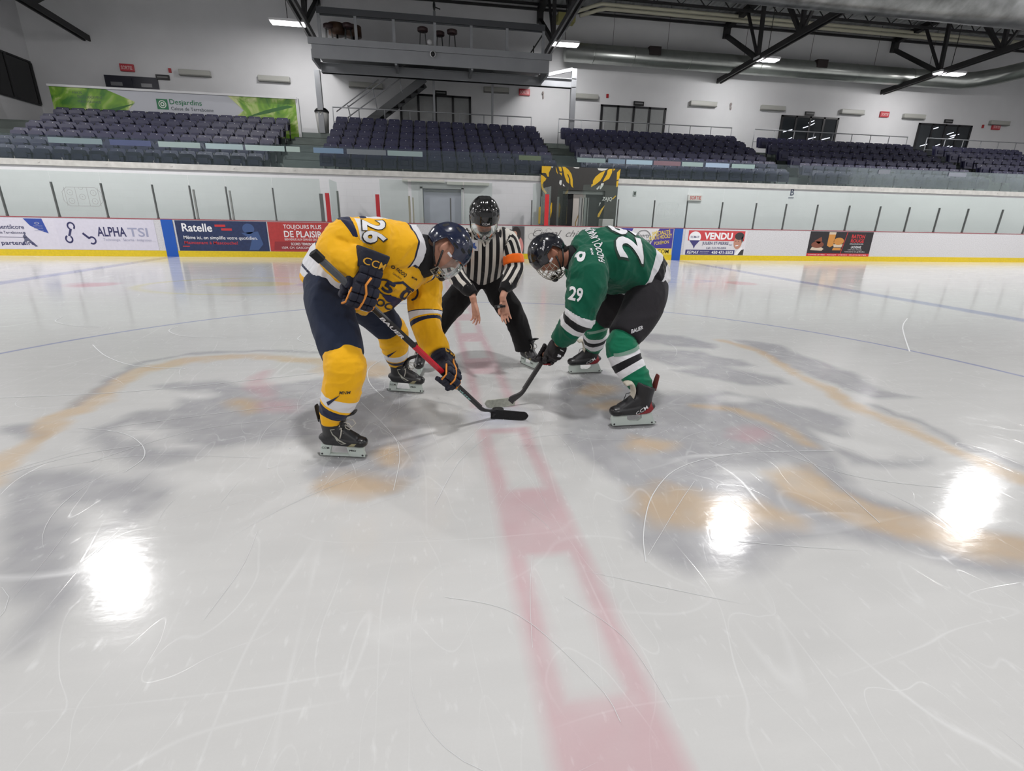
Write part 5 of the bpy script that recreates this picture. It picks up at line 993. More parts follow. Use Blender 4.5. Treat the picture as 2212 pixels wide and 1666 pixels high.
def helmet(M, m, parent, s=1.0, textcol=None, vents=True, brand=None, side=-1):
    """hard shell with raised ridges, vents, ear cut-outs and chin strap"""
    nu, nv = 64, 30; vs = []; 
    def R3(p, t):
        x = math.sin(t)*math.cos(p); y = math.sin(t)*math.sin(p); z = math.cos(t)
        k = 1+.028*math.cos(2*p)*math.sin(t)
        az = abs(x)
        # raised crown band, side ridges and a step above the brow
        k += .030*max(0, 1-abs(abs(x)-.36)/.10)*(z > .12)*min(1, (z-.12)*5) - .020*max(0, 1-az/.16)*(z > .35)
        k += .020*max(0, 1-abs(z-.30-.18*y)/.10) + .018*max(0, 1-abs(z+.02)/.12)*(y < .6)
        return Vector((.106*x*k, .134*y*k, .128*z*k+.018))
    def edge(p):
        sp_ = math.sin(p)
        f = lambda a, b, x: (lambda t: t*t*(3-2*t))(min(1, max(0, (x-a)/(b-a))))
        e = 1.60 + .16*f(.75, .45, sp_) - .33*f(.42, .22, sp_) + .62*f(-.28, -.50, sp_)
        return e
    for j in range(nv+1):
        for i in range(nu):
            p = 2*PI*i/nu; t = edge(p)*j/nv; vs.append(R3(p, t))
    inner = [v*.945+Vector((0,0,.0008)) for v in vs]
    n = len(vs); allv = [M @ (v*s) for v in vs+inner]
    fs = [(j*nu+i, (j+1)*nu+i, (j+1)*nu+(i+1)%nu, j*nu+(i+1)%nu) for j in range(nv) for i in range(nu)]
    fi = [tuple(a+n for a in f[::-1]) for f in fs]; rim = [(nv*nu+i, n+nv*nu+i, n+nv*nu+(i+1)%nu, nv*nu+(i+1)%nu) for i in range(nu)]
    mb = MB(); mb.add(allv, fs+fi+rim, 0, True); he = mb.build('helmet', m, parent)
    if vents:
        mb = MB()
        def patch(p0, p1, t0, t1):
            q = []
            for (a, b) in ((0,0),(.5,-.12),(1,0),(1.08,.5),(1,1),(.5,1.12),(0,1),(-.08,.5)): q.append(M @ (R3(p0+(p1-p0)*a, t0+(t1-t0)*b)*1.004*s))
            c = M @ (R3((p0+p1)/2, (t0+t1)/2)*1.006*s); mb.add(q+[c], [(i, (i+1)%8, 8) for i in range(8)], 0, True)
        for sx in (0, 1):
            f = (lambda p: p) if sx else (lambda p: PI-p)
            for p0, p1, t0, t1 in ((.15,.5,.62,.76),(-.55,-.2,.70,.82),(.75,1.0,.95,1.08),(.42,.66,1.18,1.28),(-1.0,-.8,1.0,1.25),(1.12,1.3,.55,.72),(.05,.3,1.30,1.38)): patch(f(p0), f(p1), t0, t1)
        mb.build('vents', mat('vent_black', (8,8,10), .6), he)
    mb = MB()
    for sx in (-1, 1):
        for pts in ([(sx*.100,.0,-.02),(sx*.094,.03,-.07),(sx*.06,.06,-.125),(0,.075,-.14)], [(sx*.098,-.06,-.03),(sx*.092,-.01,-.075),(sx*.08,.03,-.10)]):
            mb.tube([M @ (Vector(p)*s) for p in pts], .0055*s, 6)
    mb.build('chin_strap', BLACK, he)
    if brand:
        q = MB(); vs2, fs2, _ = textmesh(brand, .02); 
        if side == 0: fn = lambda a, b: R3(PI/2-(a-.5)*.55*-1*-1, 1.42-b*.10)*1.006
        else: fn = lambda a, b: R3(PI/2+side*(PI/2-.15)-0*(a), 1.0-b*.0)*1.0
        if side == 0: q.add([M @ (R3(PI/2+(a-.5)*.50, 1.50-b*.11)*1.008*s) for a, b in vs2], fs2)
        else: q.add([M @ (R3((0 if side > 0 else PI)+side*(-.35+.55*a), .98+side*0-.10*b+ .22*a)*1.008*s) for a, b in vs2], fs2)
        q.build('helmet_letters', INKW, he)
    return he
def maskpt(a, e, s=1.0, c=(0,.012,-.045), r=(.098,.128,.108)):
    """point on the face guard: azimuth a from straight ahead, elevation e"""
    return Vector((c[0]+r[0]*math.sin(a)*math.cos(e)**.7, c[1]+r[1]*math.cos(a)*math.cos(e)**.6, c[2]+r[2]*math.sin(e)))*s
def cage(M, m, parent, e0=-1.0, e1=.55, full=True, s=1.0):
    mb = MB(); W = 1.25
    hs = [e0+(e1-e0)*k/6 for k in range(7)] if full else [e0, e0+.3, e0+.62]
    top = hs[-1]
    for e in hs: mb.tube([M @ maskpt(-W+2*W*k/20, e+ (0 if e > e0 else .06*abs(math.sin(k/20*PI)-1)), s) for k in range(21)], .0021*s, 5)
    for k in range(-4, 5):
        a = k*W/4.6; mb.tube([M @ maskpt(a*(1+.05*math.sin(j)), e0+(top-e0)*j/8, s) for j in range(9)], .0019*s, 5)
    for sg in (-1, 1): mb.tube([M @ maskpt(sg*W, e0+(top-e0)*j/8, s) for j in range(9)], .0028*s, 5)
    mb.tube([M @ maskpt(-W+2*W*k/20, e0-.01, s) for k in range(21)], .0032*s, 5); mb.tube([M @ maskpt(-W+2*W*k/20, top+.01, s) for k in range(21)], .003*s, 5)
    cg = mb.build('face_cage', m, parent)
    mb = MB(); mb.ell(M @ (Vector((0,.105,-.118))*s), (.04*s,.022*s,.024*s), M.to_3x3()); mb.build('chin_cup', BLACK, cg)
    mb = MB()
    for sg in (-1, 1): rb(mb, M @ (Vector((sg*.101,.040,-.006))*s), (.006*s,.030*s,.013*s), M.to_3x3())
    mb.build('cage_clips', mat('clip_white', (200,200,204), .4), cg); return cg
VISOR = glassmat('visor', (200,206,206), .035, .05)
def visor(M, parent, e0=-.55, e1=.5, s=1.0, W=1.35):
    mb = MB(); na, ne = 24, 8; vs = []
    for k in (1.0, .985):
        for j in range(ne+1):
            for i in range(na+1): vs.append(M @ (maskpt(-W+2*W*i/na, e0+(e1-e0)*j/ne+(.10*(1-math.cos((i/na-.5)*2)) if j == 0 else 0), s)*k))
    w_ = na+1; n = w_*(ne+1); f = [(j*w_+i, j*w_+i+1, (j+1)*w_+i+1, (j+1)*w_+i) for j in range(ne) for i in range(na)]
    mb.add(vs, f+[tuple(a+n for a in q[::-1]) for q in f], 0, True); v = mb.build('visor', VISOR, parent)
    mb = MB(); mb.tube([M @ (maskpt(-W+2*W*i/na, e0+(.10*(1-math.cos((i/na-.5)*2))), s)) for i in range(na+1)], .0018*s, 5); mb.build('visor_edge', mat('visor_edge', (170,176,176), .2), v); return v

LACEW = mat('lace_white', (196,192,182), .8); HOLD = mat('holder_white', (196,206,200), .35); BLADE = mat('blade_steel', (150,152,150), .22, metal=.9)
def skate(M, parent, kind='white', s=1.0, text='CCM', lean=0.0):
    """ice skate: boot, toe cap, tongue, tendon guard, laces, holder and blade. local x forward, z up, z=0 ice"""
    bootm = mat('boot_black', (34,34,37), .45, noise=.15, nscale=25); T = lambda *p: M @ (Vector(p)*s)
    def tr(mb): mb.v = [tuple(M @ (Vector(v)*s)) for v in mb.v]; return mb
    mb = MB()
    loft(mb, [(-.108,0,.112,.020,.02),(-.10,0,.118,.034,.036),(-.06,0,.120,.040,.042),(0,0,.116,.043,.040),(.06,0,.112,.047,.036),(.11,0,.108,.046,.032),(.145,0,.104,.036,.026),(.158,0,.102,.018,.014)], (0,1,0), 20, 4)
    loft(mb, [(-.052,0,.10,.036,.05),(-.048,0,.14,.037,.054),(-.044,0,.18,.045,.058),(-.044,0,.22,.052,.062),(-.050+lean,0,.262,.058,.066),(-.052+lean,0,.27,.057,.065)], (0,1,0), 20, 4)
    loft(mb, [(-.03,0,.185,.042,.05),(.005,0,.17,.041,.046),(.05,0,.145,.040,.036),(.10,0,.122,.040,.028)], (0,1,0), 16, 4)
    me = fuse(tr(mb), .0045*s, 3, 'skate'); root = put(me, 'skate', [bootm], parent)
    mb = MB(); loft(mb, [(.098,0,.106,.047,.030),(.12,0,.105,.046,.031),(.145,0,.103,.038,.027),(.159,0,.101,.020,.015)], (0,1,0), 20, 4); tr(mb).build('toe_cap', mat('toe_cap', (24,24,26), .3), root)
    # tendon guard at the back
    mb = MB(); loft(mb, [(-.106+lean,0,.235,.030,.008),(-.114+lean,0,.28,.030,.006),(-.122+lean,0,.322,.024,.005),(-.124+lean,0,.330,.014,.003)], (0,1,0), 14, 4)
    tr(mb).build('tendon_guard', bootm if kind != 'red' else mat('guard_maroon', (104,40,38), .6), root)
    mb = MB(); loft(mb, [(.03+lean,0,.19,.034,.009),(.026+lean,0,.235,.040,.012),(.052+lean,0,.275,.044,.012),(.098+lean,0,.292,.040,.010),(.104+lean,0,.293,.034,.006)] if kind != 'red' else [(.03+lean,0,.19,.03,.008),(.026+lean,0,.24,.036,.012),(.050+lean,0,.285,.040,.012),(.082+lean,0,.275,.034,.009)], (0,1,0), 14, 4)
    tr(mb).build('tongue', BLACK if kind != 'red' else mat('tongue_cream', (188,182,168), .8), root)
    # laces criss-cross
    mb = MB(); ys = [(.098,.132),(.085,.140),(.072,.149),(.059,.158),(.047,.168),(.036,.180),(.026,.193),(.020,.207),(.016,.222)]
    for i, (x, z) in enumerate(ys):
        for sg in (-1, 1):
            x2, z2 = ys[min(i+1, len(ys)-1)]; mb.tube([(x, sg*.036, z-.012), (x+.004, sg*.022, z+.002), ((x+x2)/2+.004, 0, (z+z2)/2+.006), (x2+.004, -sg*.022, z2+.002)], .0030 if kind == 'white' else .0024, 5)
    if kind == 'white':
        for sg in (-1, 1):
            mb.tube([(.026,0,.222),(.045,sg*.02,.235),(.075,sg*.03,.232),(.088,sg*.03,.21),(.07,sg*.024,.19),(.045,sg*.012,.195),(.03,0,.215)], .0032, 5)
            mb.tube([(.026,0,.22),(.03,sg*.04,.20),(.028,sg*.048,.17),(.02,sg*.05,.145)], .003, 5)
    else: mb.tube([(.026,0,.222),(.05,-.04,.2),(.06,-.048,.15),(.055,-.05,.10)], .0022, 5)
    tr(mb).build('laces', LACEW if kind != 'red' else mat('lace_black', (26,26,28), .8), root)
    # side trim on both sides
    tree = BVHTree.FromPolygons([v.co[:] for v in me.vertices], [tuple(p.vertices) for p in me.polygons]); R_ = M.to_3x3()
    for sg in (-1, 1):
        fx = 1 if sg < 0 else -1; X_, Z_ = R_ @ Vector((fx,0,0)), R_ @ Vector((0,0,1)); O_ = M @ Vector((0, sg*.03*s, 0))
        def dec(nm, polys, m, off=.0012): decal(nm, [shp([(fx*a*s, c*s) for a, c in (p if fx > 0 else p[::-1])]) for p in polys], O_, X_, Z_, tree, m, root, off, .008, .12*s)
        if kind == 'red':
            dec('side_trim', [[(-.105,.118),(-.098,.104),(-.05,.086),(.02,.082),(-.03,.10),(-.075,.135),(-.088,.17),(-.092,.15)]], mat('trim_red', (140,28,34), .4))
            dec('heel_trim', [[(-.104,.100),(-.095,.086),(-.055,.080),(-.06,.086),(-.085,.098),(-.098,.112)]], mat('trim_white', (196,196,192), .4), .002)
            q = R_ @ Vector((fx*.86, 0, -.5*1)) if fx > 0 else R_ @ Vector((-.86, 0, .5)); decal('side_letters', [txt('CCM', 0, 0, .082*s, .022*s, .03)], M @ (Vector((.005 if fx < 0 else -.085, sg*.04, .088 if fx < 0 else .118))*s), q, R_ @ Vector((.5*1 if fx < 0 else .5, 0, .86)), tree, INKW, root, .003, .01, .12*s)
        else:
            dec('side_trim', [[(-.035,.198),(-.01,.200),(-.010,.195),(-.030,.192),(-.022,.165),(.005,.135),(.055,.112),(.022,.104),(-.004,.125),(-.028,.160)]], mat('trim_grey', (158,158,148), .4))
            dec('toe_trim', [[(.045,.084),(.085,.080),(.112,.112),(.085,.112)]], mat('trim_cream', (150,144,112), .5)); dec('side_trim_inset', [[(-.002,.128),(.04,.113),(.022,.109),(.002,.122)]], bootm, .002)
    # holder: two towers and a bridge
    y0 = -.013
    def side_prism(mb, poly, w_): mb.prism([(x, z) for x, z in poly], frame((0, w_/2, 0), (1,0,0), (0,0,1)), w_)
    mb = MB()
    if kind == 'red': polys = [[(-.142,.012),(-.13,.03),(-.105,.085),(-.04,.085),(-.045,.055),(-.02,.036),(.03,.036),(.05,.05),(.055,.08),(.14,.082),(.15,.06),(.148,.03),(.14,.012)]]
    else: polys = [[(-.128,.012),(-.125,.03),(-.112,.088),(-.05,.082),(-.062,.05),(-.066,.028),(-.068,.012)], [(.048,.012),(.046,.035),(.035,.078),(.14,.076),(.138,.05),(.142,.03),(.144,.012)], [(-.07,.012),(-.07,.024),(.05,.024),(.05,.012)]]
    for q in polys: side_prism(mb, q, .022)
    hd = tr(mb).build('blade_holder', HOLD, root)
    mb = MB(); side_prism(mb, [(-.150,.020),(-.140,.004),(-.12,.0006),(.12,.0006),(.145,.006),(.156,.020),(.15,.022),(-.145,.022)], .004); tr(mb).build('blade', BLADE, root)
    mb = MB()
    for x in (-.115, .13): mb.tube([(x,-.0125,.022),(x,.0125,.022)], .006, 10)
    tr(mb).build('bolts', mat('bolt_grey', (70,70,72), .4, metal=.6), root)
    if kind != 'red':
        mb = MB(); Mx = frame((-.112,-.0118,.055), (1,0,0), (0,0,1), (0,-1,0)); lettering(mb, text, 0, 0, .045, .014, Mx, bold=.02); lettering(mb, 'PRO', .165, .0-.01, .04, .012, Mx, bold=.02); tr(mb).build('holder_letters', BLACK, root)
    return root
def glove(M, parent, base, trim, cuffm, s=1.0, text='CCM', tm=None, flip=1, cufflen=.12):
    """padded hockey glove closed round a stick. local x along the stick, y out of the back of the hand, z towards the forearm"""
    def tr(mb): mb.v = [tuple(M @ (Vector(v)*s)) for v in mb.v]; return mb
    mb = MB()
    loft(mb, [(0,.012,.02,.060,.044),(0,.018,.07,.060,.046),(0,.012,.11,.050,.042),(0,.008,.15,.052,.044)], (1,0,0), 18, 4, power=2.6)
    RX = lambda a: Matrix.Rotation(a, 3, 'X')
    for i in range(4):
        x = -.048+.032*i
        for (y, z, sy, sz, a) in ((.056,.035,.030,.046,.1),(.052,-.008,.032,.040,-.25),(.030,-.042,.030,.042,-1.0),(-.008,-.050,.030,.038,-1.6),(-.038,-.024,.028,.036,-2.4)):
            rb(mb, (x, y, z), (.036, sy, sz), RX(a), .010)
    for j, (zz, hh) in enumerate(((.085,.04),(.125,.034))):
        for i in range(3): rb(mb, (-.036+.036*i, .054-.006*j, zz), (.042,.030,hh+.004), None, .010)
    for p, q, a in (((flip*.066,.0,.045),(.034,.04,.06),.3),((flip*.070,-.028,.008),(.034,.036,.05),.9),((flip*.066,-.045,-.022),(.030,.032,.04),1.3)): rb(mb, p, q, RX(a), .010)
    g = tr(mb).build('glove', base, parent)
    mb = MB(); L_ = cufflen
    loft(mb, [(0,.006,.13,.062,.054),(0,.006,.16,.070,.062),(0,.006,.13+L_*.6,.074,.066),(0,.006,.13+L_,.078,.070),(0,.006,.135+L_,.070,.062),(0,.006,.13+L_*.5,.062,.054)], (1,0,0), 22, 4, power=2.6)
    cf = tr(mb).build('cuff', cuffm, g)
    if tm:
        tree = BVHTree.FromPolygons([v.co[:] for v in cf.data.vertices], [tuple(p.vertices) for p in cf.data.polygons]); R_ = M.to_3x3()
        decal('cuff_letters', [txt(text, -.055*s, 0, .11*s, .034*s, .05)], M @ (Vector((0,.03,.150))*s), R_ @ Vector((-1,0,0)), R_ @ Vector((0,0,1)), tree, tm, g, .002, .01, .2)
    mb = MB()
    for pts in ([(-.060,.058,.05),(-.064,.056,.01),(-.066,.040,-.04),(-.066,.0,-.064)], [(.0,.072,.10),(.016,.074,.06),(.0,.072,.02),(.0,.062,-.02),(.0,.040,-.058),(.0,.005,-.068)], [(.066,.05,.03),(.066,.03,-.045),(.066,-.01,-.06)]):
        mb.tube(pts, [.006]*len(pts), 6)
    tr(mb).build('piping', trim, g); return g
def hand(mb, M, s=1.0, curl=(.5,.5,.5,.5), thumb_dir=1, spread=.12, flexk=.8):
    """bare hand, local: y fingers point, z back of hand, x across (thumb on +x*thumb_dir)"""
    loft(mb, [tuple(M @ (Vector((0,-.05,0))*s))+(.026*s,.020*s), tuple(M @ (Vector((0,-.02,0))*s))+(.028*s,.018*s), tuple(M @ (Vector((0,.02,0))*s))+(.036*s,.015*s), tuple(M @ (Vector((0,.065,-.002))*s))+(.040*s,.014*s), tuple(M @ (Vector((0,.082,-.004))*s))+(.036*s,.010*s)], M.to_3x3() @ Vector((1,0,0)), 16, 4)
    for i, (L, c) in enumerate(zip((.070,.080,.076,.060), curl)):
        x = thumb_dir*(.030-.020*i); a = thumb_dir*(.10-.07*i)*spread/.12; d = Vector((math.sin(a), math.cos(a), 0)); p = Vector((x, .074-.004*abs(i-1), 0)); pts = [p]; fl = 0; d2 = d
        for k, seg in enumerate((.46,.31,.25)):
            fl += c*(.7+.25*k); d2 = Vector((d.x*math.cos(fl), d.y*math.cos(fl), -math.sin(fl))); p = p+d2*L*seg; pts.append(p)
        rr_ = [.0092,.0085,.0078,.0062]; pts = [pts[0]-d*.018]+pts; rr_ = [.009]+rr_
        mb.tube([M @ (q*s) for q in pts], [r*s for r in rr_], 10); mb.ell(M @ (pts[-1]*s), (.0062*s,)*3, nu=8, nv=6)
    tp = [Vector((thumb_dir*.018,-.005,-.004)), Vector((thumb_dir*.036,.018,-.012)), Vector((thumb_dir*.052,.045,-.022)), Vector((thumb_dir*.056,.072,-.030))]
    mb.tube([M @ (q*s) for q in tp], [.014*s,.0125*s,.0105*s,.008*s], 10); mb.ell(M @ (tp[-1]*s), (.008*s,)*3, nu=8, nv=6)
def stick(name, butt, heel, toe, label, blade_taped, parts, toeup=.03, w_=.030, th=.022):
    """hockey stick: tapered shaft, curved taped blade"""
    B, H, T = Vector(butt), Vector(heel), Vector(toe); root = empty(name, H, label, 'hockey stick'); d = (B-H).normalized(); bl = (T-H); bl.z = 0; bl = bl.normalized(); nrm = d.cross(bl).normalized(); up = nrm.cross(d)
    K = lambda o: setattr(o, 'location', -H) or o
    mats_ = parts['shaft']
    L = (B-H).length; hos = H+d*.10
    def shaft(a, b, m, name, k=1.0, kt=1.0): 
        mb = MB(); p, q = H+d*a, H+d*b; e = nrm; f = up; vs = []
        for r_, kk in ((p, k), (q, kt)):
            for (i, j) in ((-1,-.6),(-.6,-1),(.6,-1),(1,-.6),(1,.6),(.6,1),(-.6,1),(-1,.6)): vs.append(r_+e*i*th/2*kk+f*j*w_/2*kk)
        mb.add(vs, [tuple(range(8))[::-1], tuple(range(8,16))]+[(i,(i+1)%8,8+(i+1)%8,8+i) for i in range(8)]); return K(mb.build(name, m, root))
    for a, b, m, nm, k, kt in mats_(L): shaft(a, b, m, nm, k, kt)
    # blade: from the hosel down to the heel and along to the toe
    n = 18; vs = []; Lb = (Vector((T.x,T.y,0))-Vector((H.x,H.y,0))).length; cv = Vector((-bl.y, bl.x, 0))*parts.get('curve', 1)
    prof = []
    for i in range(n+1):
        t = i/n; c = Vector((H.x,H.y,0))+bl*Lb*t + cv*(-.018*t*t); h = .062*(1-.12*t); 
        if t > .85: q = (t-.85)/.15; h0 = h*(.5-.5*math.sqrt(max(0, 1-q*q)))*.9; 
        else: h0 = 0
        zz = .002+(.0 if t < .8 else (t-.8)*.03); prof.append((c, zz+h0, zz+h-h0))
    for c, z0, z1 in prof:
        for off in (-.004, .004):
            for z in (z0, z1): vs.append(c+cv*off+Vector((0,0,z))+ (d*0))
    fs = []
    for i in range(n):
        a = 4*i; b = a+4; fs += [(a, b, b+1, a+1), (a+2, a+3, b+3, b+2), (a+1, b+1, b+3, a+3), (a, a+2, b+2, b)]
    fs += [(0,1,3,2), (4*n, 4*n+2, 4*n+3, 4*n+1)]
    mb = MB(); mb.add(vs, fs); K(mb.build('blade', parts['blade'], root))
    mb = MB()   # neck joining shaft and blade
    c0 = prof[0][0]; c1 = prof[2][0]
    loft(mb, [tuple(H+d*.16)+(w_/2,th/2), tuple(H+d*.09+Vector((0,0,.0)))+(w_/2,th/2*.9), tuple(c0+bl*.012+Vector((0,0,.052)))+(.028,.007), tuple(c0+bl*.035+Vector((0,0,.032)))+(.029,.0045)], bl, 12, 4, power=3); K(mb.build('hosel', parts['hosel'], root))
    return root, d, up, nrm
def limb(*rows): return [tuple(r) for r in rows]
def rowsXYZ(pts, ra, rbb): return [tuple(p)+(a, b) for p, a, b in zip(pts, ra, rbb)]
def headframe(c, f, up):
    f = Vector(f).normalized(); up = Vector(up); up = (up-f*up.dot(f)).normalized(); x = f.cross(up)
    return frame(c, x, f, up)
def body(name, label, J, HM, skin, hs=1.0, hands=None, voxel=.006):
    """one continuous figure: head, neck, trunk, tapering limbs, hands"""
    mb = head_shell(HM, hs)
    hc = HM.translation; nb = Vector(J['neck'])
    nk = HM @ Vector((0, -.028, -.07))
    loft(mb, rowsXYZ([nb+(nb-Vector(J['chest'])).normalized()*-.03, (nb+nk)/2, nk], (.062,.056,.054), (.060,.056,.056)), (0,1,0.01), 18, 4)
    loft(mb, rowsXYZ([J['pel'], J['waist'], J['chest'], J['neck']], (.15,.14,.16,.07), (.11,.10,.11,.06)), J['side'], 20, 5)
    for s_ in 'LR':
        loft(mb, rowsXYZ([J[s_+'hip'], (Vector(J[s_+'hip'])+Vector(J[s_+'knee']))/2, J[s_+'knee'], (Vector(J[s_+'knee'])*.6+Vector(J[s_+'ank'])*.4), J[s_+'ank']], (.085,.075,.056,.048,.028), (.085,.075,.056,.048,.028)), J['side'], 16, 4)
        loft(mb, rowsXYZ([J['neck2'+s_] if 'neck2'+s_ in J else Vector(J['chest'])*.5+Vector(J[s_+'sh'])*.5, J[s_+'sh'], (Vector(J[s_+'sh'])+Vector(J[s_+'elb']))/2, J[s_+'elb'], (Vector(J[s_+'elb'])*.6+Vector(J[s_+'wri'])*.4), J[s_+'wri']], (.07,.06,.048,.040,.038,.026), (.07,.06,.048,.040,.038,.026)), J['side'], 16, 4)
        if hands and s_ in hands: M_, kw = hands[s_]; hand(mb, M_, **kw); mb.tube([J[s_+'wri'], M_ @ Vector((0,-.05,0)), M_ @ Vector((0,-.02,0))], [.027,.026,.024], 12)
        else: mb.ell(Vector(J[s_+'grip']), (.026,.026,.026)); mb.tube([J[s_+'wri'], J[s_+'grip']], .022, 10)
    me = fuse(mb, voxel, 2, name); o = put(me, name, [skin], None); o['label'] = label; o['category'] = 'person'; return o
def side_of(a, b): return (Vector(b)-Vector(a)).normalized()

# ------------------------------------------------------------------ the player in yellow
NV = (28,34,62); YL = (236,176,20); WH = (214,214,218)
def yellow_player():
    J = dict(pel=(-.90,.07,.80), waist=(-.80,.07,.92), chest=(-.60,.06,1.0), neck=(-.43,.03,.995), side=(0,1,0),
        Rhip=(-.90,-.05,.79), Rknee=(-.83,-.37,.50), Rank=(-.917,-.371,.20), Rfoot=(.97,-.23,0),
        Lhip=(-.84,.21,.79), Lknee=(-.66,.50,.46), Lank=(-.662,.622,.20), Lfoot=(.96,-.28,0),
        Rsh=(-.54,-.13,1.04), Relb=(-.80,-.20,1.04), Rwri=(-.715,-.33,.955), Rgrip=(-.735,-.36,.83),
        Lsh=(-.44,.25,.90), Lelb=(-.435,.20,.62), Lwri=(-.375,.06,.43), Lgrip=(-.325,-.11,.335))
    HM = headframe((-.308, -.02, 1.03), (.60,-.13,-.79), (.79,0,.61))
    b = body('person', 'person in yellow jersey numbered 26 and navy shorts bending over the faceoff', J, HM, SKIN, .97)
    face_bits(HM, b, (120,110,104), .97)
    # short hair showing at the nape
    mb = MB(); mb.ell(HM @ Vector((0,-.066,-.040)), (.058,.034,.040), HM.to_3x3()); mb.build('hair', mat('hair_grey_brown', (96,74,60), .9), b)
    # undershirt
    mb = MB(); loft(mb, rowsXYZ([(-.50,.03,.99), (-.44,.02,.99), (-.39,.01,1.0), (-.365,.005,1.0)], (.13,.115,.095,.075), (.13,.12,.10,.07)), (0,1,0), 20, 4)
    me = fuse(mb, .006, 2, 'undershirt'); put(me, 'undershirt', [mat('undershirt_black', (18,18,22), .85)], b)
    # jersey
    mb = MB()
    tor = [(-.925,.07,.765,.22,.19), (-.88,.075,.83,.245,.225), (-.80,.075,.90,.245,.245), (-.70,.065,.935,.24,.25), (-.59,.05,.965,.245,.215), (-.50,.04,.98,.20,.175), (-.445,.03,.985,.13,.13)]
    loft(mb, tor, (0,1,0), 28, 5)
    ra = [(-.50,-.05,1.03,.12,.12), (-.58,-.12,1.05,.12,.12), (-.69,-.17,1.065,.115,.12), (-.78,-.20,1.06,.115,.12), (-.825,-.235,1.02,.11,.115), (-.79,-.28,.985,.095,.10), (-.735,-.32,.965,.082,.085), (-.70,-.345,.955,.07,.072)]
    loft(mb, ra, (0,0,1), 24, 5)
    la = [(-.47,.14,.95,.11,.11), (-.445,.24,.87,.105,.11), (-.44,.235,.75,.105,.115), (-.44,.20,.62,.10,.105), (-.415,.14,.52,.088,.09), (-.375,.06,.43,.070,.070)]
    loft(mb, la, (1,0,0), 24, 5)
    me = fuse(mb, .0065, 5, 'jersey')
    wrinkle(me, .015, 7, (.6,-.3,-.7), 3.5, 3, .15); wrinkle(me, .008, 14, (.2,.3,.9), 2.5, 9, .2)
    bones(me, [([t[:3] for t in tor[:6]], (0,1,0), .20), ([t[:3] for t in ra], (0,0,1), .125), ([t[:3] for t in la], (1,0,0), .12)])
    m0 = cloth('jersey_yellow', YL, [(.022,.048,WH), (.048,.060,NV), (.060,.14,WH), (.14,.153,NV)], yoke=(.75, [(.50,.518,NV), (.518,.999,WH)]), others=(
        dict(stripes=[(-.4,.045,WH), (.045,.06,NV), (.262,.290,WH), (.301,.330,NV)]), dict(stripes=[(.02,.055,WH), (.055,.07,NV), (.352,.360,NV), (.360,.395,WH), (.403,.435,NV)])))
    jy = put(me, 'jersey', [m0], b); tr_ = bvh(jy)
    NVM = mat('print_navy', NV, .6); WHM = mat('print_white2', (222,222,226), .6); INKB = mat('print_black', (30,28,30), .6)
    xd, yd = (.03,-.2,-.98), (.99,.119,.006)
    d_ = decal('number_outline', [txt('26', -.058, -.006, .124, .122, .05)], (-.715,-.22,1.115), xd, yd, tr_, INKB, jy, .003, .012, .3)
    decal('number', [txt('26', -.052, 0, .112, .110, .03)], (-.715,-.22,1.115), xd, yd, tr_, WHM, jy, .006, .012, .3)
    xd, yd = (.82,0,-.57), (.57,0,.82); o_ = (-.70,-.25,.82)
    sh = [ring(.05,.06,.060,.045,.80, a0=1.2, a1=5.6), ring(.165,.065,.058,.055,.80, a0=-2.4, a1=2.2), txt('5', .03, .035, .055, .065, .04), txt('0', .125, .035, .055, .07, .04), shp([(.055,.100),(.10,.135),(.20,.110),(.19,.098),(.105,.122),(.065,.092)])]
    decal('crest', sh, o_, xd, yd, tr_, NVM, jy, .003, .010, .4)
    decal('crest_figure', [shp([(.05,.012),(.08,.03),(.115,.040),(.15,.035),(.165,.02),(.15,.004),(.135,-.03),(.12,-.022),(.115,-.004),(.09,-.006)])], o_, xd, yd, tr_, mat('crest_indigo', (30,28,70), .6), jy, .0045, .010, .4)
    decal('crest_word', [txt('ROCK', .01, -.058, .16, .05, .03)], o_, xd, yd, tr_, NVM, jy, .0035, .012, .4)
    decal('sponsor_word', [txt('FADOQ', .0, 0, .058, .022, .02), txt('Lanaudière', -.0, -.02, .05, .012), ring(-.018,.010,.010,.010,.5)], (-.575,-.2,.93), (.75,0,-.66), (.66,0,.75), tr_, INKB, jy, .003, .012, .4)
    decal('maker_mark', [txt('MNM', 0, 0, .03, .012, .03)], (-.50,-.2,.885), (.8,0,-.6), (.6,0,.8), tr_, INKB, jy, .003, .012, .4)
    # shorts
    mb = MB()
    loft(mb, [(-.88,.08,.92,.19,.16),(-.905,.08,.82,.215,.165),(-.90,.08,.74,.20,.15)], (0,1,0), 24, 4)
    loft(mb, [(-.93,-.02,.86,.11,.13),(-.925,-.10,.77,.125,.125),(-.885,-.22,.66,.115,.115),(-.845,-.31,.565,.105,.105),(-.83,-.345,.525,.100,.098)], (0,1,0), 22, 4)
    loft(mb, [(-.88,.18,.84,.11,.12),(-.83,.27,.73,.115,.12),(-.755,.37,.62,.105,.115),(-.70,.44,.53,.100,.105),(-.685,.465,.50,.095,.098)], (0,1,0), 22, 4)
    me = fuse(mb, .009, 4, 'shorts'); wrinkle(me, .007, 7, (0,0,1), 2.5, 12, .1)
    so = put(me, 'shorts', [cloth('shorts_navy', (34,42,62), bump=.3, sheen=.05)], b)
    decal('shorts_letters', [txt('BAUER', 0, 0, .10, .03, .03, .2)], (-.70,.30,.66), (.35,0,.94), (-.94,0,.35), bvh(so), mat('print_pale', (200,200,204), .6), so, .003, .012, .4)
    # socks over shin pads
    sm = cloth('sock_yellow', YL, [(.155,.205,WH), (.22,.262,NV)])
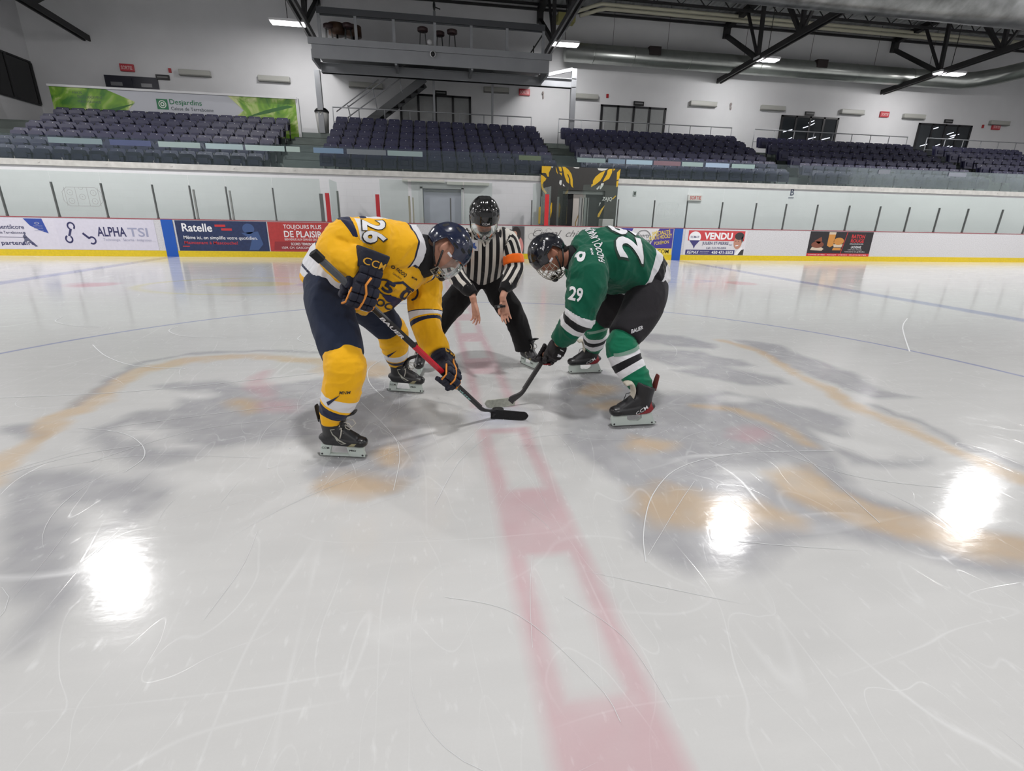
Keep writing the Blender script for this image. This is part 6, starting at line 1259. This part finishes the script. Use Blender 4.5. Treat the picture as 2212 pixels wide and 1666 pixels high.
    for s_, rows in (('R', [(-.845,-.33,.56,.085,.085),(-.825,-.375,.50,.100,.100),(-.835,-.385,.43,.098,.096),(-.86,-.385,.34,.090,.090),(-.895,-.380,.27,.068,.072),(-.915,-.371,.225,.050,.056),(-.918,-.371,.19,.044,.048)]), ('L', [(-.70,.46,.53,.085,.085),(-.665,.50,.475,.098,.100),(-.66,.53,.40,.095,.096),(-.655,.575,.31,.084,.086),(-.655,.605,.255,.066,.07),(-.66,.622,.215,.048,.055),(-.662,.622,.19,.044,.048)])):
        mb = MB(); loft(mb, rows, (0,1,0), 24, 5, power=2.2); me = fuse(mb, .007, 3, 'sock'); wrinkle(me, .006, 12, (0,0,1), .5, 21 if s_ == 'R' else 33, .2)
        r2 = rows[1:]; bones(me, [([q[:3] for q in r2], (0,1,0), .1)])
        sk_ = put(me, 'sock', [sm], b); q = rows[3]
        if s_ == 'R': decal('sock_letters', [txt('MNM', 0, 0, .05, .016, .03, .2)], (-.845,-.5,.385), (1,0,-.08), (.08,0,1), bvh(sk_), INKB, sk_, .003, .012, .4)
        c = Vector(rows[-1][:3])
        tb = decal('bolt_mark', [shp([(-.05,-.01),(.02,.03),(.0,.012),(-.045,-.03)][::-1])], (q[0],q[1]-.15,q[2]+.012), (1,0,0), (0,0,1), bvh(sk_), NVM, sk_, .003, .012, .4)
    # skates
    for c, f, s_ in (((-.884,-.371), (.975,-.222), .87), ((-.610,.612), (.959,-.284), .92)):
        skate(frame((c[0],c[1],0), (f[0],f[1],0), (-f[1],f[0],0), (0,0,1)), b, 'white', s_)
    helmet(HM @ Matrix.Translation((0,0,.0)), mat('helmet_navy', (22,30,56), .18, coat=.6), b, .99)
    cage(HM, mat('cage_wire', (170,166,156), .3, metal=.7), b, -1.12, .0, False, .97); visor(HM, b, -.62, .50, .985, 1.15)
    # gloves on the stick
    H, B = Vector((-.058,.052,.012)), Vector((-.90,-.46,1.035)); d = (B-H).normalized()
    def gm(grip, cuff, sx, back): 
        g_ = Vector(grip); g_ = H+d*((g_-H).dot(d)); z = (Vector(cuff)-g_).normalized(); x = d*sx; zp = (z-x*z.dot(x)).normalized(); z = (zp*(1-back)+z*back).normalized(); x = (x-z*x.dot(z)).normalized()
        return frame(g_, x, z.cross(x), z)
    GN = mat('glove_navy', (20,24,44), .7, noise=.2, nscale=30, bump=.3, bscale=80); OR = mat('glove_orange', (222,140,52), .6); GLD = mat('glove_gold', (220,164,40), .6)
    M1 = gm((-.735,-.36,.83), (-.70,-.35,.96), 1, .8)
    if M1.col[1][1] > 0: M1 = gm((-.735,-.36,.83), (-.70,-.35,.96), -1, .8)
    glove(M1, b, GN, OR, GN, .98, 'CCM', GLD, 1, .085)
    M2 = gm((-.328,-.11,.335), (-.375,.03,.45), 1, .4)
    if M2.col[1][1] > 0: M2 = gm((-.328,-.11,.335), (-.375,.03,.45), -1, .4)
    glove(M2, b, GN, OR, GN, .92, 'CCM', GLD, -1, .04)
    BLK2 = mat('stick_black', (30,30,32), .35); TAPE = mat('grip_tape_grey', (84,88,94), .8, noise=.2, nscale=60); 
    def sh_(L): return [(.12, .50, BLK2, 'lower_shaft', 1, 1), (.50, .74, mat('stick_red', (190,34,50), .3), 'red_shaft_panel', 1.0, 1.02), (.74, 1.10, BLK2, 'middle_shaft', 1, 1), (1.10, 1.19, mat('stick_violet', (70,72,130), .3, noise=.6, nscale=25), 'violet_graphic', 1, 1), (1.19, L-.05, TAPE, 'grip_tape', 1.06, 1.06), (L-.05, L, mat('butt_tape', (24,24,26), .9), 'butt_end', 1.35, 1.4)]
    r_, d2, up, nr = stick('hockey_stick', B, H, (.172,.006,.0), 'black and red hockey stick held by the person in yellow, blade taped black', True, dict(shaft=sh_, blade=mat('tape_black', (20,20,22), .85, bump=.5, bscale=120), hosel=BLK2, curve=1))
    vis = up if up.dot(Vector(CAMP)-H) > 0 else -up; nn = nr if nr.dot(Vector(CAMP)-H) > 0 else -nr
    best = nn; thick = .011
    # lettering on the face of the shaft turned to the viewer
    def shaft_text(s, a, L_, h, m, nm):
        x = -d; z = nn; y = z.cross(x); mb = MB(); lettering(mb, s, 0, -h/2, L_, h, frame(H+d*(a+L_)+z*(thick+.0012)-H, x, y, z), bold=.03, shear=.1); mb.build(nm, m, r_)
    shaft_text('BAUER', .82, .17, .022, WHM, 'shaft_letters'); shaft_text('FLYLITE', .22, .16, .012, mat('letters_teal', (150,200,196), .4), 'shaft_letters')
yellow_player()

# ------------------------------------------------------------------ the player in green
def green_player():
    GR = (0,84,62); BK = (26,26,30)
    J = dict(pel=(1.02,.36,.78), waist=(.92,.34,.88), chest=(.70,.30,.95), neck=(.475,.28,.965), side=(0,1,0),
        Lhip=(1.0,.22,.76), Lknee=(.745,.0,.475), Lank=(.845,-.152,.20), Lfoot=(-1,.0,0),
        Rhip=(1.02,.50,.76), Rknee=(.835,.76,.42), Rank=(.878,.922,.18), Rfoot=(-1,0,0),
        Lsh=(.52,.10,.93), Lelb=(.475,.035,.66), Lwri=(.385,.14,.47), Lgrip=(.335,.285,.34),
        Rsh=(.55,.48,.93), Relb=(.74,.56,.76), Rwri=(.62,.42,.68), Rgrip=(.50,.33,.645))
    HM = headframe((.325, .27, .985), (-.55,-.12,-.83), (-.83,0,.55))
    b = body('person', 'person in green jersey and black shorts bending over the faceoff, head down', J, HM, SKIN2, .93)
    face_bits(HM, b, (50,38,32), .93)
    mb = MB(); mb.ell(HM @ Vector((0,-.070,-.045)), (.055,.034,.045), HM.to_3x3()); mb.build('hair', mat('hair_black', (28,24,24), .9), b)
    mb = MB(); loft(mb, rowsXYZ([(.54,.28,.96), (.48,.28,.965), (.435,.28,.968)], (.10,.085,.075), (.085,.08,.068)), (0,1,0), 20, 4)
    me = fuse(mb, .006, 2, 'undershirt'); put(me, 'undershirt', [mat('undershirt_black', (18,18,22), .85)], b)
    mb = MB()
    tor = [(1.035,.37,.775,.19,.135), (.985,.365,.84,.225,.165), (.90,.35,.90,.24,.185), (.79,.33,.935,.25,.195), (.67,.30,.955,.26,.195), (.57,.285,.96,.225,.17), (.475,.28,.965,.115,.115)]
    loft(mb, tor, (0,1,0), 28, 5)
    la = [(.57,.20,.94,.12,.13), (.525,.09,.90,.115,.12), (.505,.045,.78,.108,.115), (.475,.03,.665,.092,.10), (.43,.07,.565,.076,.08), (.385,.13,.475,.062,.064)]
    loft(mb, la, (1,0,0), 24, 5)
    ra = [(.60,.42,.92,.11,.12), (.62,.50,.86,.11,.11), (.70,.55,.78,.10,.10), (.70,.50,.71,.085,.085), (.63,.43,.68,.07,.07)]
    loft(mb, ra, (1,0,0), 22, 5)
    me = fuse(mb, .0065, 5, 'jersey'); wrinkle(me, .020, 6.5, (.55,-.1,-.8), 4.5, 41, .12); wrinkle(me, .009, 13, (.6,.1,-.75), 3, 47, .2)
    bones(me, [([t[:3] for t in tor[:6]], (0,1,0), .20), ([t[:3] for t in la], (1,0,0), .115), ([t[:3] for t in ra], (1,0,0), .10)])
    sl_ = dict(stripes=[(.375,.41,WH), (.41,.445,BK), (.445,.48,WH)]); m0 = cloth('jersey_green', GR, [(-.4,.085,WH), (.085,.145,BK), (.145,.19,WH)], others=(sl_, sl_))
    jy = put(me, 'jersey', [m0], b); tr_ = bvh(jy); WM = mat('print_white2', (222,222,226), .6); DG = mat('print_dark_green', (6,48,36), .6)
    xd, yd = (0,.62,.78), (-1,0,-.05)
    decal('name_letters', [txt('FADOQ LANAUDIÈRE', 0, 0, .42, .062, .015)], (.60,-.01,.965), xd, yd, tr_, WM, jy, .0035, .012, .3)
    decal('number_outline', [txt('29', -.012, -.012, .344, .214, .055)], (.865,.075,.955), xd, yd, tr_, DG, jy, .003, .014, .3)
    decal('number', [txt('29', 0, 0, .32, .19, .03)], (.865,.075,.955), xd, yd, tr_, WM, jy, .006, .014, .3)
    decal('sleeve_number', [txt('29', 0, 0, .07, .08, .03)], (.375,-.1,.75), (.92,-.1,-.1), (.1,0,1), tr_, WM, jy, .0035, .012, .3)
    decal('maker_mark', [txt('MNM', 0, 0, .05, .014, .03)], (.53,.03,1.0), xd, yd, tr_, WM, jy, .0035, .012, .3)
    decal('collar_patch', [ring(0,0,.045,.02,.35)], (.455,.10,.965), (.2,.5,.8), (-1,0,.2), tr_, WM, jy, .003, .012, .3)
    # shorts
    mb = MB()
    loft(mb, [(.96,.36,.87,.18,.13),(.99,.365,.79,.20,.15),(.985,.365,.71,.18,.14)], (0,1,0), 24, 4)
    loft(mb, [(.99,.26,.80,.12,.13),(.94,.18,.71,.13,.13),(.85,.09,.60,.118,.12),(.775,.03,.54,.108,.108),(.75,.012,.515,.102,.10)], (0,1,0), 22, 4)
    loft(mb, [(.97,.46,.80,.12,.13),(.93,.56,.68,.12,.12),(.89,.66,.56,.11,.11),(.86,.71,.50,.10,.10)], (0,1,0), 22, 4)
    me = fuse(mb, .009, 4, 'shorts'); wrinkle(me, .008, 7, (-.4,0,-1), 2.5, 52, .1); so = put(me, 'shorts', [cloth('shorts_black', (34,32,36), bump=.3, sheen=.05)], b)
    decal('shorts_letters', [txt('BAUER', 0, 0, .085, .022, .03, .2)], (.76,-.1,.56), (.96,0,.22), (-.22,0,.96), bvh(so), mat('print_pale', (200,200,204), .6), so, .003, .012, .4)
    sm = cloth('sock_green', (6,104,74), [(.045,.09,WH), (.09,.13,BK), (.13,.175,WH)])
    sh_m = mat('clear_tape', (120,150,136), .25)
    for s_, rows in (('L', [(.765,.02,.53,.08,.08),(.735,-.01,.47,.096,.096),(.75,-.04,.40,.092,.094),(.80,-.09,.31,.080,.084),(.83,-.13,.26,.062,.068),(.842,-.150,.225,.050,.058),(.846,-.152,.19,.044,.05)]), ('R', [(.85,.73,.50,.08,.08),(.83,.77,.42,.092,.094),(.84,.81,.35,.088,.09),(.86,.86,.27,.075,.08),(.875,.90,.235,.058,.064),(.878,.920,.20,.048,.054),(.878,.922,.17,.042,.046)])):
        mb = MB(); loft(mb, rows, (0,1,0), 24, 5, power=2.2); me = fuse(mb, .007, 3, 'sock'); wrinkle(me, .008, 11, (0,0,1), .5, 61 if s_ == 'L' else 73, .2)
        bones(me, [([q[:3] for q in rows[1:]], (0,1,0), .1)]); sk_ = put(me, 'sock', [sm], b); q = rows[2]
        decal('sock_tape', [shp([(-.09,-.012),(.09,.02),(.09,.045),(-.09,.008)])], (q[0],q[1]-.2,q[2]+.045), (1,0,.12), (-.12,0,1), bvh(sk_), sh_m, sk_, .002, .012, .4)
    for c, f, s_ in (((.797,-.157), (-1,-.01), .99), ((.827,.928), (-1,0), .97)):
        skate(frame((c[0],c[1],0), (f[0],f[1],0), (-f[1],f[0],0), (0,0,1)), b, 'red', s_)
    helmet(HM, mat('helmet_black_blue', (16,18,28), .16, coat=.6), b, .93, brand='BAUER', side=-1)
    cage(HM, mat('cage_wire_pale', (176,172,160), .3, metal=.6), b, -1.12, .52, True, .95)
    H = Vector((.128,.262,.012)); Wp = Vector((.345,.29,.352)); d = (Wp-H).normalized(); B = H+d*.98
    def gm(a, cuff, sx): 
        g_ = H+d*a; z = (Vector(cuff)-g_).normalized(); x = d*sx; zp = (z-x*z.dot(x)).normalized(); z = (z*.6+zp*.4).normalized(); x = (x-z*x.dot(z)).normalized(); return frame(g_, x, z.cross(x), z)
    GK = mat('glove_black', (24,20,24), .6, noise=.2, nscale=30, bump=.3, bscale=80); GRD = mat('glove_red', (160,30,36), .5)
    for a, cuff in ((.40, (.40,.13,.48)), (.90, (.64,.44,.69))):
        M = gm(a, cuff, 1); M = M if M.col[1][1] < 0 or a > .8 else gm(a, cuff, -1)
        glove(M, b, GK, GRD, GK, .90, 'CCM', WM if a < .5 else None, 1, .045)
    BS = mat('stick_graphite', (52,50,50), .4)
    stick('hockey_stick', B, H, (-.072,.212,0), 'dark hockey stick held by the person in green, blade taped pale', True, dict(shaft=lambda L: [(.12, .36, BS, 'lower_shaft', 1, 1), (.36, .44, mat('stick_silver', (140,136,126), .4, noise=.5, nscale=40), 'silver_graphic', 1, 1), (.44, L, BS, 'upper_shaft', 1, 1)], blade=mat('tape_pale', (176,178,166), .85, noise=.25, nscale=60), hosel=BS, curve=1))
green_player()

# ------------------------------------------------------------------ the referee
def referee():
    J = dict(pel=(.02,1.40,.70), waist=(.02,1.33,.82), chest=(.02,1.20,.97), neck=(.015,1.11,1.075), side=(1,0,0),
        Rhip=(-.10,1.38,.68), Rknee=(-.335,1.17,.42), Rank=(-.495,1.10,.14), Rfoot=(-.15,-1,0),
        Lhip=(.14,1.38,.68), Lknee=(.275,1.15,.42), Lank=(.375,1.20,.14), Lfoot=(.35,-.93,0),
        Rsh=(-.165,1.17,1.03), Relb=(-.215,1.10,.79), Rwri=(-.10,.92,.645), Lsh=(.20,1.18,1.04), Lelb=(.245,1.11,.80), Lwri=(.148,.955,.655))
    HM = headframe((.002, 1.03, 1.20), (.0,-.80,-.60), (0,-.6,.8))
    RM = frame((-.085,.895,.575), (.55,-.75,.15), (.22,-.12,-.97)); LM = frame((.140,.925,.575), (1,.2,.1), (-.08,-.22,-.97))
    if RM.col[2][1] > 0: pass
    b = body('person', 'referee in black and white striped shirt with orange armband, crouching behind the puck', J, HM, SKIN, .92,
             hands=dict(R=(RM, dict(s=1.0, curl=(.18,.3,.38,.45), thumb_dir=1)), L=(LM, dict(s=1.0, curl=(.30,.25,.25,.3), thumb_dir=-1))), voxel=.0048)
    face_bits(HM, b, (110,84,70), .92)
    # shirt
    mb = MB()
    tor = [(.02,1.38,.745,.165,.125), (.02,1.33,.81,.18,.145), (.02,1.26,.90,.195,.155), (.018,1.19,.99,.205,.145), (.016,1.14,1.05,.165,.115), (.015,1.115,1.085,.085,.085)]
    loft(mb, tor, (1,0,0), 28, 5)
    la = [(.13,1.16,1.04,.09,.09), (.20,1.17,1.02,.085,.09), (.238,1.14,.91,.078,.082), (.25,1.11,.81,.075,.078), (.215,1.05,.745,.066,.068), (.165,.99,.695,.050,.052)]; loft(mb, la, (1,0,0), 22, 5)
    ra = [(-.10,1.15,1.03,.09,.09), (-.17,1.16,1.01,.085,.09), (-.205,1.13,.90,.078,.082), (-.215,1.09,.80,.076,.078), (-.17,1.01,.725,.064,.066), (-.115,.945,.675,.050,.052)]; loft(mb, ra, (1,0,0), 22, 5)
    me = fuse(mb, .008, 4, 'shirt'); wrinkle(me, .010, 9, (.1,0,1), 3.5, 81, .2)
    bones(me, [([t[:3] for t in tor], (1,0,0), .17), ([t[:3] for t in la], (1,0,0), .09), ([t[:3] for t in ra], (1,0,0), .09)])
    WS = (206,202,194); BS = (24,23,26)
    sl_ = dict(stripes=[(.012,.036,WS)], axis=1, period=.05); m0 = cloth('referee_stripes', BS, [(0,.026,WS)], axis=1, period=.055, others=(sl_, sl_))
    jy = put(me, 'shirt', [m0], b); tr_ = bvh(jy)
    for pl in (la, ra):
        mb = MB(); a = Vector(pl[2][:3]); c = Vector(pl[3][:3]); d = (c-a).normalized(); p0 = a-d*.0; rows = [tuple(p0+d*q)+(k_*(.084), k_*(.089)) for q, k_ in ((-.006,.9), (0,1), (.03,1.0), (.058,.97), (.064,.88))]
        loft(mb, rows, (1,0,0), 24, 3); me2 = fuse(mb, .006, 2, 'armband'); wrinkle(me2, .004, 14, (0,0,1), 2, 5); put(me2, 'armband', [cloth('armband_orange', (240,108,24), bump=.2)], b)
    for pl in (la, ra):
        e = Vector(pl[-1][:3]); p = Vector(pl[-2][:3]); d = (e-p).normalized(); mb = MB(); loft(mb, [tuple(e-d*.03)+(.056,.058), tuple(e+d*.0)+(.050,.052), tuple(e+d*.035)+(.040,.042), tuple(e+d*.055)+(.036,.038)], (1,0,0), 18, 4); me2 = fuse(mb, .005, 2, 'cuff'); put(me2, 'cuff', [cloth('cuff_black', (18,18,20), bump=.4)], b)
    WM = mat('print_white2', (222,222,226), .6)
    decal('chest_crest', [shp([(0,0),(.085,0),(.085,.075),(0,.075)])], (-.125,.9,.905), (1,0,0), (0,-.3,1), tr_, mat('crest_pale', (205,204,206), .6), jy, .004, .012, .5)
    decal('crest_mark', [shp([(.03,.01),(.05,.02),(.07,.012),(.075,.03),(.06,.04),(.065,.06),(.05,.05),(.04,.065),(.032,.05),(.01,.05),(.015,.03)])], (-.125,.9,.905), (1,0,0), (0,-.3,1), tr_, mat('crest_blue', (60,90,160), .6), jy, .006, .012, .5)
    mb = MB(); loft(mb, [(.015,1.13,1.04,.085,.08),(.014,1.10,1.085,.070,.068),(.012,1.085,1.11,.060,.060)], (1,0,0), 20, 4); me2 = fuse(mb, .006, 2, 'undershirt'); put(me2, 'undershirt', [mat('undershirt_black', (18,18,22), .85)], b)
    decal('collar', [shp([(-.075,.07),(-.05,.08),(.0,-.05),(-.012,-.055)]), shp([(.075,.07),(.012,-.055),(.0,-.05),(.05,.08)])], (.015,.9,1.0), (1,0,0), (0,-.3,1), tr_, mat('collar_pale', (200,196,188), .7), jy, .006, .012, .5)
    # trousers
    mb = MB(); loft(mb, [(.02,1.37,.80,.155,.12),(.02,1.40,.72,.165,.135),(.02,1.40,.63,.14,.12)], (1,0,0), 24, 4)
    loft(mb, [(.11,1.38,.70,.105,.115),(.17,1.30,.58,.105,.11),(.255,1.19,.45,.098,.098),(.305,1.17,.34,.088,.09),(.345,1.185,.22,.085,.088),(.365,1.19,.145,.082,.088)], (1,0,0), 22, 5)
    loft(mb, [(-.07,1.38,.70,.105,.115),(-.17,1.30,.58,.105,.11),(-.30,1.20,.45,.098,.098),(-.38,1.17,.34,.088,.09),(-.44,1.14,.22,.085,.088),(-.475,1.12,.145,.082,.088)], (1,0,0), 22, 5)
    me = fuse(mb, .009, 4, 'trousers'); wrinkle(me, .009, 8, (0,0,1), 2.0, 91, .2); put(me, 'trousers', [cloth('trousers_black', (22,21,23), bump=.3, sheen=.05)], b)
    for c, f in (((-.505,1.075), (-.12,-.99)), ((.395,1.165), (.40,-.92))):
        f = Vector((f[0], f[1], 0)).normalized(); skate(frame((c[0],c[1],0), f, (-f.y,f.x,0), (0,0,1)), b, 'white', .88)
    helmet(HM, mat('helmet_black', (14,14,15), .12, coat=.7), b, 1.03, brand='CCM', side=0)
    visor(HM, b, -.75, .45, 1.04, 1.3)
    # whistle in the left hand
    t = empty('whistle', (.095,.895,.56), 'small black finger whistle with metal face held by the referee', 'whistle')
    mb = MB(); mb.tube([(-.025,0,0),(.03,0,.004)], .013, 10); mb.rbox(.02,.055,-.007,.007,-.006,.010,.003); mb.build('whistle_body', BLACK, t); mb = MB(); mb.rbox(-.008,.012,-.015,-.011,-.007,.007,.001); mb.build('metal_face', ALU, t)
referee()

# ------------------------------------------------------------------ the puck
mb = MB(); mb.tube([(0,0,0),(0,0,.002),(0,0,.0235),(0,0,.0254)], [.0365,.0381,.0381,.0365], 40, smooth=False)
o = mb.build('puck', mat('puck_rubber', (24,24,26), .6, noise=.3, nscale=60)); o.location = (.0, .150, 0.001); tag(o, 'black rubber puck on the ice between the two stick blades', 'puck')
